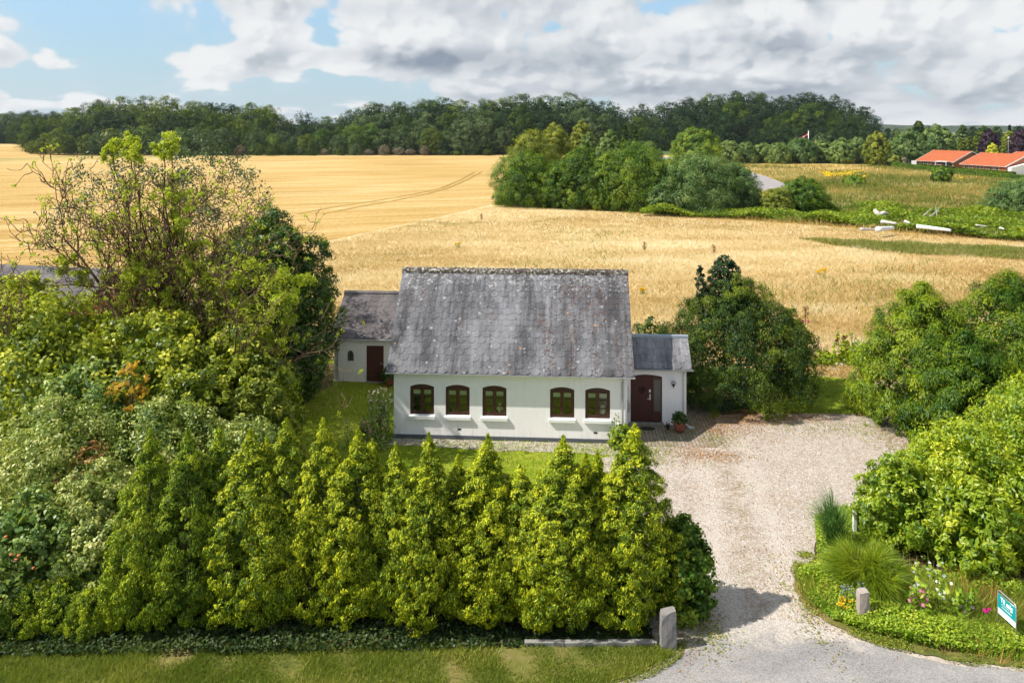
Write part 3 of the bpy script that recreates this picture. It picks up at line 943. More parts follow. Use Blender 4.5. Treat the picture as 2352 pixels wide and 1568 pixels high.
def crown(rg, z0, z1, rfun, n_lobe, lobe_r, n_cl, cl_r, n_leaf, L, W, up=0.3, squash=(1, 1), inner=0.0, along='rand', lean=(0, 0), outw=0.7, seedt=0.12, tipc=0.35, form=0.5):
    """foliage made of lobes > clumps > leaves.  rfun(t) = radius at height fraction t"""
    ts = np.linspace(0.0, 1.0, 200)
    rr = np.array([rfun(t) for t in ts])
    cdf = np.cumsum(rr + 0.05)
    cdf /= cdf[-1]
    t1 = np.interp((np.arange(n_lobe) + rg.uniform(0, 1, n_lobe)) / n_lobe, cdf, ts)
    th = np.arange(n_lobe) * 2.39996 + rg.uniform(-0.5, 0.5, n_lobe)
    rad = np.maximum(np.interp(t1, ts, rr) * rg.uniform(0.80, 1.06, n_lobe) - lobe_r * 0.55, 0.0)
    zz = z0 + (z1 - z0) * t1
    C1 = np.stack([np.cos(th) * rad * squash[0] + lean[0] * t1, np.sin(th) * rad * squash[1] + lean[1] * t1, zz], 1)
    cz = (z0 + z1) * 0.5
    O1 = unit(np.stack([np.cos(th) * rad, np.sin(th) * rad, (zz - cz) * 0.7], 1) + 1e-6)
    r1 = lobe_r * rg.uniform(0.7, 1.3, n_lobe) * np.clip(0.45 + np.interp(t1, ts, rr) / rr.max(), 0.5, 1.15)
    i2 = np.repeat(np.arange(n_lobe), n_cl)
    d2 = unit(rg.normal(size=(len(i2), 3)) + outw * O1[i2] + np.array([0, 0, up]))
    C2 = C1[i2] + d2 * r1[i2][:, None] * rg.uniform(0.75, 1.0, (len(i2), 1))
    tl = rg.normal(size=n_lobe) * seedt
    tcl = rg.normal(size=len(i2)) * seedt * 0.8
    i3 = np.repeat(np.arange(len(i2)), n_leaf)
    d3 = unit(rg.normal(size=(len(i3), 3)) + 0.6 * d2[i3] + np.array([0, 0, up * 0.6]))
    out = rg.uniform(0.35, 1.1, (len(i3), 1))
    rc = cl_r * rg.uniform(0.75, 1.3, len(i2))
    P = C2[i3] + d3 * rc[i3][:, None] * out
    fm = unit(d2[i3] + 0.6 * O1[i2[i3]] + np.array([0, 0, 0.2]))
    N = unit(d3 * 0.8 + form * fm + rg.normal(size=d3.shape) * 0.45)
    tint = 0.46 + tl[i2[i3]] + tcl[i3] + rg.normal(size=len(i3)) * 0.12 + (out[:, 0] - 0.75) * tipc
    al = None
    if along == 'out':
        al = d3 + np.array([0, 0, 0.5])
        N = unit(np.cross(al, rg.normal(size=al.shape)))
    elif along == 'up':
        al = d3 * 0.5 + np.array([0, 0, 1.0]) + rg.normal(size=d3.shape) * 0.3
        N = unit(np.cross(al, rg.normal(size=al.shape)) * 0.6 + d3 * 0.8 + form * fm)
    elif along == 'down':
        al = d3 * 0.8 + np.array([0, 0, -0.7]) + rg.normal(size=d3.shape) * 0.3
        N = unit(d3 * 0.7 + form * fm + np.array([0, 0, 0.4]) + rg.normal(size=d3.shape) * 0.3)
    V = leafquads(P, N, L, W, rg, al)
    if inner > 0:
        n = int(len(P) * inner)
        t2 = rg.uniform(0.03, 0.93, n)
        r2 = np.interp(t2, ts, rr) * np.sqrt(rg.uniform(0, 1, n)) * 0.78
        a2 = rg.uniform(0, 2 * np.pi, n)
        P2 = np.stack([np.cos(a2) * r2 * squash[0] + lean[0] * t2, np.sin(a2) * r2 * squash[1] + lean[1] * t2, z0 + (z1 - z0) * t2], 1)
        N2 = unit(rg.normal(size=(n, 3)))
        V = np.concatenate([V, leafquads(P2, N2, L * 2.4, W * 2.4, rg)])
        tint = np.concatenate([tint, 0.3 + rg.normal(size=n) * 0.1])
    return V, np.clip(tint, 0, 1), C1


def f_round(t):
    return math.sqrt(max(0.0, 1 - (2 * t - 1) ** 2)) * 0.98 + 0.02


def f_dome(t):
    return math.sqrt(max(0.0, 1 - t ** 2.2)) * (0.80 + 0.20 * min(1, t * 4))


def f_egg(t):
    return float(np.interp(t, [0, 0.1, 0.25, 0.42, 0.6, 0.78, 0.9, 0.97, 1], [0.55, 0.82, 0.97, 1.0, 0.93, 0.72, 0.47, 0.25, 0.05]))


def f_cone(t):
    return (1 - t) ** 0.85 * min(1, 0.7 + t * 3) + 0.02


def trunk(rg, h, r, parent, mat, targets=None, name='trunk', nlimb=7, z_fork=0.35):
    mb = MB()
    pts = [(rg.normal() * 0.02 * h * k / 6, rg.normal() * 0.02 * h * k / 6, h * k / 6 - 0.15 * (k == 0)) for k in range(7)]
    mb.tube(pts, [r * (1.25 if k == 0 else 1 - k / 8) for k in range(7)], 8)
    if targets is not None and len(targets):
        idx = rg.choice(len(targets), min(nlimb, len(targets)), replace=False)
        for i in idx:
            T_ = targets[i]
            zf = h * rg.uniform(z_fork, 0.75)
            a = Vector((0, 0, min(zf, T_[2] * 0.9)))
            b = Vector(T_)
            m1 = a.lerp(b, 0.5) + Vector((0, 0, -0.06 * (b - a).length)) + Vector(rg.normal(size=3) * 0.04 * (b - a).length)
            mb.tube([a, m1, b], [r * 0.42, r * 0.28, r * 0.1], 6)
    return mb.build(name, mat, parent, True)


def make_tree(name, label, cat, loc, rg, h, R_, mat, z0=None, f=f_round, lobes=22, cl=9, leaf=26, L=0.5, W=0.3, lobe_r=0.34, cl_r=0.16, up=0.35, inner=0.12, bark='bark', tr=None, group=None, rz=0.0, **kw):
    t = thing(name, label, cat, loc, rz, group)
    z0 = h * 0.12 if z0 is None else z0
    V, ti, C1 = crown(rg, z0, h, lambda q: f(q) * R_, lobes, R_ * lobe_r, cl, R_ * cl_r, leaf, L, W, up, inner=inner, **kw)
    quads('crown', V, M[mat] if isinstance(mat, str) else mat, ti, t)
    trunk(rg, h * 0.72, tr or max(0.06, h * 0.022), t, M[bark], C1)
    return t


def ordinal(n):
    ones = ['', 'first', 'second', 'third', 'fourth', 'fifth', 'sixth', 'seventh', 'eighth', 'ninth', 'tenth', 'eleventh', 'twelfth', 'thirteenth', 'fourteenth', 'fifteenth', 'sixteenth', 'seventeenth', 'eighteenth', 'nineteenth']
    if n < 20:
        return ones[n]
    tens = {2: 'twent', 3: 'thirt', 4: 'fort', 5: 'fift'}[n // 10]
    return tens + 'ieth' if n % 10 == 0 else tens + 'y-' + ones[n % 10]


# ------------------------------------------------------------------ the cottage
def wall_open(mb, u0, u1, z0, z1, y0, y1, ops):
    """wall from u0..u1 with openings (a, b, sill, spring, rise), pieces butt together"""
    x = u0
    for a, b, s, sp, rise in sorted(ops):
        mb.box(x, a, y0, y1, z0, z1)
        if s > z0 + 0.001:
            mb.box(a, b, y0, y1, z0, s)
        n = 12 if rise > 0 else 1
        for k in range(n):
            q0, q1 = k / n, (k + 1) / n
            e0, e1 = sp + rise * (1 - (2 * q0 - 1) ** 2), sp + rise * (1 - (2 * q1 - 1) ** 2)
            mb.prism([(a + (b - a) * q0, e0), (a + (b - a) * q1, e1), (a + (b - a) * q1, z1), (a + (b - a) * q0, z1)], y0, y1)
        x = b
    mb.box(x, u1, y0, y1, z0, z1)
    return mb


def slates(W, S, cols, rows, x0, y0, z0, ang, seed, sag=0.0):
    """slated slope rising towards +y from its eave at (x0, y0, z0)"""
    rg = random.Random(seed)
    mb = MB()
    w, e = W / cols, S / rows
    cs_, sn = math.cos(ang), math.sin(ang)

    def P(s, t, h):
        h -= sag * math.sin(math.pi * t / S) * math.sin(math.pi * s / W)
        return (x0 + s, y0 + t * cs_ - h * sn, z0 + t * sn + h * cs_)
    for i in range(rows):
        t0, ln = i * e, e * 1.55
        off = (i % 2) * w * 0.5
        for j in range(-1, cols + 1):
            a, b = j * w + off, (j + 1) * w + off
            if b <= 0.02 or a >= W - 0.02:
                continue
            j1, j2, jt = rg.uniform(-0.004, 0.004), rg.uniform(-0.004, 0.004), rg.uniform(-0.007, 0.007)
            cw, ch = w * 0.24, e * 0.42
            pol = [(a + 0.004, t0 + ch), (a + cw, t0), (b - cw, t0), (b - 0.004, t0 + ch), (b - 0.004, t0 + ln), (a + 0.004, t0 + ln)]
            lift = rg.uniform(0.0, 0.007)
            top, bot = [], []
            for s, t in pol:
                s = min(max(s, 0.0), W)
                tt = min(t + jt, S)
                hh = 0.023 - 0.014 * (t - t0) / ln + 0.6 * lift * (1 - (t - t0) / ln) + (j1 if s < (a + b) / 2 else j2)
                top.append(P(s, tt, hh))
                bot.append(P(s, tt, hh - 0.011))
            mb.add(top + bot, [(0, 1, 2, 3, 4, 5), (0, 6, 7, 1), (1, 7, 8, 2), (2, 8, 9, 3), (5, 11, 6, 0), (3, 9, 10, 4)], rg.random())
    # boarding under the slates
    v = [P(0, 0, -0.005), P(W, 0, -0.005), P(W, S, -0.005), P(0, S, -0.005), P(0, 0, -0.07), P(W, 0, -0.07), P(W, S, -0.07), P(0, S, -0.07)]
    mb.add(v, [(0, 1, 2, 3), (4, 7, 6, 5), (0, 4, 5, 1), (1, 5, 6, 2), (2, 6, 7, 3), (3, 7, 4, 0)], 0.1)
    return mb


cot = thing('cottage', 'white painted brick cottage under a steep grey lichened slate roof, with brown windows', 'cottage', (HA[0], HA[1], 0), HR)
HL, HD, EZ, RZ = 9.21, 6.1, 2.78, 6.16
WIN = [(0.651, 1.614), (2.0735, 3.031), (3.54, 4.491), (6.206, 7.155), (7.582, 8.55)]
ops = [(a, b, 0.93, 2.05, 0.10) for a, b in WIN]
wall_open(MB(), 0, HL, 0.15, 2.90, 0, 0.30, ops).build('front_wall', M['wall'], cot)
MB().box(-0.02, HL + 0.02, -0.025, 0.30, -0.1, 0.15).build('plinth', M['plinth'], cot)
g = MB()
g.prism_x([(0.30, -0.1), (HD, -0.1), (HD, EZ), (3.05, RZ - 0.12), (0.30, 2.90)], 0.0, 0.30)
g.build('gable_wall', M['wall'], cot)
g = MB()
g.prism_x([(0.30, -0.1), (HD, -0.1), (HD, EZ), (3.05, RZ - 0.12), (0.30, 2.90)], HL - 0.30, HL)
g.build('gable_wall', M['wall'], cot)
MB().box(0.30, HL - 0.30, HD - 0.3, HD, -0.1, EZ).build('rear_wall', M['wall'], cot)
MB().box(0.30, HL - 0.30, 0.30, HD - 0.3, 0.30, 0.34).build('floor_boards', M['dark'], cot)
MB().box(0.30, HL - 0.30, 0.30, HD - 0.3, 2.55, 2.60).build('ceiling_boards', M['interior'], cot)
MB().box(0.30, HL - 0.30, 3.2, 3.3, 0.34, 2.55).build('inner_wall', M['interior'], cot)
# roof
OV, RK = 0.25, 0.26
ang = math.atan2(RZ - 2.66, 3.05 + OV)
S = math.hypot(RZ - 2.66, 3.05 + OV)
rf = slates(HL + 2 * RK, S, 24, 18, -RK, -OV, 2.66, ang, 3, 0.02)
v0 = len(rf.v)
rf.build('roof', M['slate'], cot)
back = MB()
back.prism_x([(3.05, RZ), (HD + 0.3, 2.66), (HD + 0.3, 2.58), (3.05, RZ - 0.09)], -RK, HL + RK)
back.build('rear_roof', M['slate_dark'], cot)
rd = MB()
rgr = random.Random(5)
x = -RK - 0.02
while x < HL + RK:
    w = 0.42
    x2 = min(x + w, HL + RK + 0.02)
    dz = rgr.uniform(-0.01, 0.014)
    pr = [(3.05 - 0.17, RZ - 0.145 + dz), (3.05 + 0.17, RZ - 0.145 + dz), (3.05 + 0.16, RZ - 0.02 + dz), (3.05 + 0.08, RZ + 0.075 + dz), (3.05 - 0.08, RZ + 0.075 + dz), (3.05 - 0.16, RZ - 0.02 + dz)]
    rd.prism_x(pr, x, x2 - 0.008, rgr.random())
    x = x2
for k in range(150):
    a = rgr.uniform(-RK, HL + RK)
    q = rgr.uniform(-0.15, 0.15)
    rr_ = rgr.uniform(0.02, 0.05)
    rd.lathe([(rr_, -0.02), (rr_ * 0.9, rr_ * 0.5), (rr_ * 0.4, rr_ * 0.9), (0.001, rr_)], (a, 3.05 + q, RZ + 0.07 - max(0, abs(q) - 0.07) * 1.1), 6, 0.5)
rd.build('ridge_cap', M['ridge'], cot)
# gutter: half round with brackets
gt = MB()


def gutter(mb, x0, x1, y, z, r=0.06):
    pr = [(y - r, z), (y - r * 0.9, z - r * 0.6), (y - r * 0.4, z - r), (y + r * 0.4, z - r), (y + r * 0.9, z - r * 0.6), (y + r, z),
          (y + r - 0.008, z), (y + r * 0.8, z - r * 0.5), (y + r * 0.3, z - r + 0.01), (y - r * 0.3, z - r + 0.01), (y - r * 0.8, z - r * 0.5), (y - r + 0.008, z)]
    n = len(pr)
    v = [(x0, a, b) for a, b in pr] + [(x1, a, b) for a, b in pr]
    f = [(i, (i + 1) % n, (i + 1) % n + n, i + n) for i in range(n)]
    f += [tuple(range(n - 1, -1, -1)), tuple(range(n, 2 * n))]
    mb.add(v, f)


gutter(gt, -RK - 0.03, HL + RK + 0.03, -OV - 0.03, 2.655, 0.05)
gt.build('gutter', M['zinc_pale'], cot)
MB().box(-RK, HL + RK, -OV + 0.015, -0.004, 2.60, 2.625).build('soffit', M['white'], cot)
dp = MB()
dp.tube([(9.03, -OV - 0.05, 2.60), (9.03, -0.2, 2.46), (9.03, -0.07, 2.36), (9.03, -0.07, 0.12), (9.03, -0.16, 0.05)], 0.036, 10)
for z in (2.2, 1.9, 0.9):
    dp.tube([(9.03, -0.07, z - 0.02), (9.03, -0.07, z + 0.02)], 0.046, 10)
dp.build('downpipe', M['zinc'], cot)
# dentil course of small brick noses under the eave
for (u) in (2.62, 7.98):
    vv = MB()
    vv.box(u - 0.07, u + 0.07, -0.006, 0.004, 0.36, 0.42)
    vv.box(u - 0.085, u + 0.085, -0.009, -0.006, 0.42, 0.43)
    vv.build('air_vent', M['dark'], cot)


def arch_pts(a, b, s, sp, rise, inset=0.0, n=12):
    pts = [(a + inset, s + inset), (b - inset, s + inset)]
    for k in range(n + 1):
        q = 1 - k / n
        pts.append((a + inset + (b - a - 2 * inset) * q, sp - inset + rise * (1 - (2 * q - 1) ** 2)))
    return pts


def make_window(a, b, s, sp, rise, parent, y=0.055, lookup='frame', blind=True, sill=True):
    w = MB()
    n = 12
    outer, inner = arch_pts(a + 0.004, b - 0.004, s + 0.004, sp - 0.004, rise, 0), arch_pts(a, b, s, sp, rise, 0.06)
    N_ = len(outer)
    v = [(p[0], y, p[1]) for p in outer] + [(p[0], y, p[1]) for p in inner] + [(p[0], y + 0.09, p[1]) for p in outer] + [(p[0], y + 0.09, p[1]) for p in inner]
    f = []
    for i in range(N_):
        j = (i + 1) % N_
        f += [(i, j, j + N_, i + N_), (i + N_, j + N_, j + 3 * N_, i + 3 * N_), (i, i + 2 * N_, j + 2 * N_, j), (i + 2 * N_, i + 3 * N_, j + 3 * N_, j + 2 * N_)]
    w.add(v, f)
    fr = w.build('window', M[lookup], parent)
    m = (a + b) / 2
    # head board filling the arch above square casements
    hb = MB()
    top = sp - 0.07
    pts = [(a + 0.06, top), (b - 0.06, top)] + [(p[0], p[1] - 0.0) for p in inner[2:]]
    hb.prism(pts, y + 0.012, y + 0.075)
    hb.build('head_board', M[lookup], fr)
    for k, (c0, c1) in enumerate(((a + 0.064, m - 0.012), (m + 0.012, b - 0.064))):
        cm = MB()
        z0, z1 = s + 0.064, top - 0.006
        t = 0.058
        ya, yb = y - 0.014, y + 0.05
        cm.box(c0, c0 + t, ya, yb, z0, z1)
        cm.box(c1 - t, c1, ya, yb, z0, z1)
        cm.box(c0 + t, c1 - t, ya, yb, z0, z0 + t * 1.15)
        cm.box(c0 + t, c1 - t, ya, yb, z1 - t, z1)
        for q in (0.335, 0.665):
            zz = z0 + (z1 - z0) * q
            cm.box(c0 + t, c1 - t, ya + 0.014, yb - 0.008, zz - 0.013, zz + 0.013)
        for zz in (z0 + 0.14, z1 - 0.16):
            cm.box((c0 - 0.03) if k == 0 else (c1 - 0.01), (c0 + 0.01) if k == 0 else (c1 + 0.03), ya - 0.006, ya, zz, zz + 0.07)
        cm.build('casement', M[lookup], fr)
        MB().box(c0 + t, c1 - t, y + 0.019, y + 0.024, z0 + t, z1 - t).build('pane', M['glass'], fr)
        if blind:
            bl = MB().box(c0 + 0.01, c1 - 0.01, y + 0.105, y + 0.115, z1 - 0.235, z1 + 0.02)
            bl.box(c0 + 0.01, c1 - 0.01, y + 0.10, y + 0.122, z1 - 0.258, z1 - 0.235)
            bl.build('roller_blind', M['blind'], fr)
    mu = MB().box(m - 0.0115, m + 0.0115, y - 0.022, y + 0.06, s + 0.06, top)
    mu.build('mullion', M[lookup], fr)
    if sill:
        sl = MB()
        sl.prism_x([(-0.085, s - 0.15), (-0.003, s - 0.15), (-0.003, s), (0.05, s + 0.002), (0.05, s + 0.014), (-0.085, s - 0.035)], a - 0.045, b + 0.045)
        sl.build('window_sill', M['white'], fr)
    return fr


for i, (a, b) in enumerate(WIN):
    make_window(a, b, 0.93, 2.05, 0.10, cot)
# ornaments and lamps stand on the inner sills
for a, b in WIN:
    MB().box(a + 0.01, b - 0.01, 0.16, 0.29, 0.905, 0.94).build('inner_sill', M['white'], cot)


def lamp(u, v, r, label, kind):
    x, y, _ = hp(u, v)
    t = thing('table_lamp', label, 'lamp', (x, y, 0.941), HR, 'table lamps in the windows')
    MB().lathe([(0.001, 0), (0.06, 0), (0.06, 0.015), (0.022, 0.04), (0.04, 0.09), (0.045, 0.13), (0.02, 0.18), (0.012, 0.24), (0.001, 0.24)]).build('lamp_base', M['ceramic'], t, True)
    s = MB()
    if kind:
        s.lathe([(r, 0.22), (r * 0.97, 0.24), (r * 0.55, 0.34), (r * 0.22, 0.44), (0.001, 0.45)])
    else:
        s.lathe([(r, 0.17), (r * 0.9, 0.28), (r * 0.72, 0.40), (r * 0.62, 0.46), (0.001, 0.46)])
    s.build('lamp_shade', M['cream'], t, True)


lamp(4.20, 0.225, 0.155, 'cream table lamp with a pointed wide shade behind the third window from the annex end', 1)
lamp(8.27, 0.225, 0.125, 'white table lamp with a bell shade behind the window beside the porch', 0)


def ornament(u, prof, mat, label, name='ornament', r=1.0):
    x, y, _ = hp(u, 0.215)
    o = MB().lathe([(a * r, b * r) for a, b in prof], n=14).build(name, M[mat], None, True)
    o.location = (x, y, 0.9405)
    tag(o, label, 'ornament', 'ornaments on the window sills')


cup = [(0.001, 0), (0.03, 0), (0.035, 0.09), (0.028, 0.09), (0.024, 0.01), (0.001, 0.012)]
bowl = [(0.001, 0), (0.03, 0), (0.05, 0.03), (0.085, 0.09), (0.078, 0.09), (0.04, 0.035), (0.001, 0.03)]
fig = [(0.001, 0), (0.045, 0), (0.04, 0.05), (0.02, 0.09), (0.03, 0.12), (0.02, 0.155), (0.001, 0.165)]
ornament(0.80, cup, 'ceramic', 'white candle cup in the window nearest the rose bush', 'candle_cup')
ornament(2.35, fig, 'ceramic', 'small white figurine behind the second window from the rose bush', 'figurine')
ornament(2.80, bowl, 'ceramic_green', 'green bowl behind the second window from the rose bush', 'bowl', 0.9)
ornament(3.76, bowl, 'ceramic', 'white crescent bowl beside the pointed lamp', 'bowl')
ornament(6.95, bowl, 'ceramic_green', 'green bowl behind the fourth window', 'bowl')
ornament(6.42, fig, 'ceramic_green', 'short green figurine behind the fourth window', 'figurine', 0.8)
ornament(7.72, cup, 'ceramic', 'white cup at the edge of the window beside the porch', 'candle_cup')
ornament(7.86, cup, 'ceramic', 'smaller white cup nearer the bell shaded lamp', 'candle_cup', 0.75)

# porch
PV, PU1, PE, PR = 2.11, 11.80, 2.42, 3.42
pop = [(9.51, 10.81, 0.10, 1.98, 0.09)]
wall_open(MB(), HL, PU1, -0.1, 2.46, PV, PV + 0.25, pop).build('porch_wall', M['wall'], cot)
gp = MB()
gp.prism_x([(PV + 0.25, -0.1), (PV + 2.1, -0.1), (PV + 2.1, PE), (PV + 1.05, PR - 0.1), (PV + 0.25, PE + 0.1)], PU1 - 0.25, PU1)
gp.build('porch_gable', M['wall'], cot)
MB().box(HL, PU1 - 0.25, PV + 1.9, PV + 2.1, -0.1, PE).build('porch_rear_wall', M['wall'], cot)
angp = math.atan2(PR - 2.37, 1.05 + 0.22)
Sp = math.hypot(PR - 2.37, 1.27)
slates(PU1 + 0.2 - HL, Sp, 7, 5, HL + 0.003, PV - 0.22, 2.37, angp, 9).build('porch_roof', M['slate_porch'], cot)
MB().prism_x([(PV + 1.05, PR), (PV + 2.35, 2.37), (PV + 2.35, 2.30), (PV + 1.05, PR - 0.08)], HL + 0.003, PU1 + 0.2).build('porch_rear_roof', M['slate_dark'], cot)
MB().prism_x([(PV + 0.93, PR - 0.07), (PV + 0.93, PR + 0.035), (PV + 1.05, PR + 0.06), (PV + 1.17, PR + 0.035), (PV + 1.17, PR - 0.07)], HL + 0.004, PU1 + 0.22).build('ridge_flashing', M['lead'], cot)
gg = MB()
gutter(gg, HL + 0.01, PU1 + 0.26, PV - 0.27, 2.36, 0.05)
gg.build('porch_gutter', M['zinc'], cot)
pp = MB()
pp.tube([(11.68, PV - 0.27, 2.32), (11.68, PV - 0.15, 2.2), (11.68, PV - 0.06, 2.10), (11.68, PV - 0.06, 0.25), (11.72, PV - 0.12, 0.14), (11.86, PV - 0.28, 0.06)], 0.034, 10)
pp.build('porch_downpipe', M['zinc_pale'], cot)
MB().lathe([(0.001, 0.0), (0.13, 0.0), (0.15, 0.045), (0.12, 0.045), (0.10, 0.015), (0.001, 0.015)], (11.93, PV - 0.36, 0.012), 16).build('drain_bowl', M['zinc_pale'], cot, True)
# door
dr = MB()
dr.prism(arch_pts(9.515, 10.43, 0.105, 1.975, 0.085), PV + 0.06, PV + 0.10)
drs = dr.build('door', M['door'], cot)
df = MB()
df.box(10.43, 10.47, PV + 0.045, PV + 0.11, 0.105, 1.995)
df.box(10.765, 10.805, PV + 0.045, PV + 0.11, 0.105, 1.975)
df.box(10.47, 10.765, PV + 0.05, PV + 0.10, 0.105, 0.18)
df.box(10.47, 10.765, PV + 0.062, PV + 0.09, 0.18, 0.47)
df.box(10.47, 10.765, PV + 0.05, PV + 0.10, 0.47, 0.53)
df.box(10.47, 10.765, PV + 0.05, PV + 0.10, 1.83, 1.975)
df.build('door_frame', M['frame'], drs)
MB().box(10.47, 10.765, PV + 0.07, PV + 0.078, 0.53, 1.83).build('side_glass', M['frosted'], drs)
hm = MB().box(10.29, 10.34, PV + 0.048, PV + 0.06, 1.0, 1.24)
hm.box(10.20, 10.33, PV + 0.015, PV + 0.032, 1.04, 1.06)
hm.box(10.312, 10.33, PV + 0.03, PV + 0.05, 1.04, 1.06)
hm.build('door_handle', M['steel'], drs)
MB().box(10.275, 10.345, PV + 0.05, PV + 0.06, 1.32, 1.43).build('number_plate', M['ceramic'], drs)
MB().box(9.46, 10.86, PV - 0.10, PV + 0.24, -0.02, 0.10).build('door_step', M['concrete'], cot)
# wall lantern
wl = MB()
wl.box(11.22, 11.29, PV - 0.02, PV, 1.62, 1.80)
wl.tube([(11.255, PV - 0.01, 1.72), (11.255, PV - 0.09, 1.80), (11.255, PV - 0.16, 1.84)], 0.010, 6)
lan = wl.build('wall_lantern', M['zinc'], cot)
MB().lathe([(0.13, 0), (0.10, 0.03), (0.04, 0.06), (0.015, 0.09), (0.001, 0.09)], (11.255, PV - 0.16, 1.80), 16).build('lantern_hood', M['steel'], lan, True)
MB().lathe([(0.001, -0.20), (0.02, -0.20), (0.022, -0.16), (0.055, -0.12), (0.068, 0.0), (0.001, 0.0)], (11.255, PV - 0.16, 1.795), 10).build('lantern_glass', M['blackpaint'], lan)
# letter box and horseshoe on the strip left of the door
lb = MB()
lb.prism([(9.27, 0.52), (9.47, 0.52), (9.49, 0.80), (9.42, 0.98), (9.30, 1.06), (9.27, 1.06)], PV - 0.12, PV - 0.004)
tag(lb.build('letter_box', M['steel'], None), 'grey steel letter box fixed beside the brown front door', 'letter box')
bpy.data.objects['letter_box'].location = hp(0, 0)
bpy.data.objects['letter_box'].rotation_euler = (0, 0, HR)
hs = MB()
hs.tube([(9.36 + 0.06 * math.cos(a), PV - 0.012, 1.47 + 0.07 * math.sin(a)) for a in np.linspace(-2.2, 2.2, 12)], 0.008, 6)
hso = tag(hs.build('horseshoe', M['steel'], None, True), 'small grey horseshoe hung on the wall by the front door', 'horseshoe')
hso.location = hp(0, 0)
hso.rotation_euler = (0, 0, HR)
# wreath
wr = MB()
rgw = random.Random(2)
for k in range(26):
    a0 = rgw.uniform(0, 6.28)
    pts = [((0.115 + rgw.uniform(-0.022, 0.022)) * math.cos(a0 + q * 0.35), rgw.uniform(-0.025, 0.02), (0.115 + rgw.uniform(-0.022, 0.022)) * math.sin(a0 + q * 0.35)) for q in range(7)]
    wr.tube(pts, 0.011, 5)
wo = tag(wr.build('wreath', M['twig']), 'dark twig wreath hanging on the brown front door', 'wreath')
wo.location = hp(9.98, PV + 0.02, 1.42)
wo.rotation_euler = (0, 0, HR)
# mat, rooster, pots
mt = MB().lathe([(0.001, 0), (0.33, 0), (0.33, 0.012), (0.31, 0.018), (0.001, 0.018)], n=28)
mo = tag(mt.build('door_mat', M['rubber']), 'oval black rubber mat on the paving before the door', 'door mat')
mo.location = hp(10.13, 1.60, 0.0125)
mo.rotation_euler = (0, 0, HR)
mo.scale = (1, 0.6, 1)


def loft(mb, secs, n=12):
    """closed body from (centre, rx, rz) sections along a path, rings in the plane facing the path"""
    v, f = [], []
    for i, (c, rx, rz) in enumerate(secs):
        c = Vector(c)
        d = Vector(secs[min(i + 1, len(secs) - 1)][0]) - Vector(secs[max(i - 1, 0)][0])
        d.normalize()
        a = d.cross(Vector((1, 0, 0)))
        a.normalize()
        for k in range(n):
            t = 2 * math.pi * k / n
            v.append(c + Vector((1, 0, 0)) * math.cos(t) * rx + a * math.sin(t) * rz)
    for i in range(len(secs) - 1):
        for k in range(n):
            k2 = (k + 1) % n
            f.append((i * n + k, i * n + k2, (i + 1) * n + k2, (i + 1) * n + k))
    f += [tuple(range(n - 1, -1, -1)), tuple((len(secs) - 1) * n + k for k in range(n))]
    return mb.add(v, f)


rt = thing('hen_figure', 'black glazed hen figure with a red comb beside the plant pot', 'garden figure', hp(10.98, 1.62, 0.012), HR - 0.5)
b_ = MB()
loft(b_, [((0, 0.17, 0.20), 0.008, 0.01), ((0, 0.13, 0.15), 0.04, 0.045), ((0, 0.06, 0.11), 0.085, 0.085), ((0, 0, 0.10), 0.095, 0.095), ((0, -0.06, 0.13), 0.075, 0.08), ((0, -0.10, 0.19), 0.042, 0.045), ((0, -0.115, 0.25), 0.03, 0.032), ((0, -0.12, 0.285), 0.012, 0.014)])
b_.lathe([(0.001, 0.0), (0.06, 0.0), (0.05, 0.03), (0.001, 0.03)])
b_.build('body', M['blackpaint'], rt, True)
c_ = MB().prism_x([(-0.16, 0.262), (-0.13, 0.268), (-0.10, 0.275), (-0.085, 0.30), (-0.10, 0.33), (-0.12, 0.305), (-0.135, 0.325), (-0.145, 0.29)], -0.012, 0.012)
c_.build('comb', M['redpaint'], rt)


def pot(label, loc, r, h, mat, leafmat, flowers=None, name='plant_pot', plant_r=0.27, plant_h=0.32, seed=1, L=0.09):
    t = thing(name, label, 'plant pot', loc)
    k = [(0.001, 0.0), (r * 0.72, 0.0), (r * 0.9, h * 0.25), (r, h * 0.6), (r * 0.95, h * 0.88), (r * 0.86, h * 0.93), (r * 0.93, h), (r * 0.8, h), (r * 0.8, h * 0.9), (0.001, h * 0.88)]
    MB().lathe(k, n=24).build('pot', M[mat], t, True)
    rg = np.random.default_rng(seed)
    V, ti, _ = crown(rg, h * 0.9, h * 0.9 + plant_h, lambda q: f_dome(q) * plant_r, 14, plant_r * 0.35, 6, plant_r * 0.22, 12, L, L * 0.6, inner=0.1)
    quads('foliage', V, M[leafmat], ti, t)
    if flowers:
        d = unit(rg.normal(size=(flowers[1], 3)) + np.array([0, 0, 1.2]))
        P = d * plant_r * 1.02 + np.array([0, 0, h * 0.95])
        quads('blossom', leafquads(P, d, 0.07, 0.07, rg), M[flowers[0]], np.full(len(P), 0.5), t)
    return t


pot('rounded terracotta pot of green foliage by the porch downpipe', hp(11.42, 1.36, 0.012), 0.235, 0.45, 'terracotta', 'dark_tree', seed=3)
pot('brown basket pot with spiky leaves at the foot of the yew', (*at(1712, 948), 0.006), 0.20, 0.20, 'basket', 'bluegreen', seed=4, plant_r=0.16, plant_h=0.30)
pot('terracotta pot of dark foliage by the annex door', (*at(893, 884), 0.006), 0.25, 0.36, 'terracotta', 'dark_tree', seed=5, plant_r=0.36, plant_h=0.4)

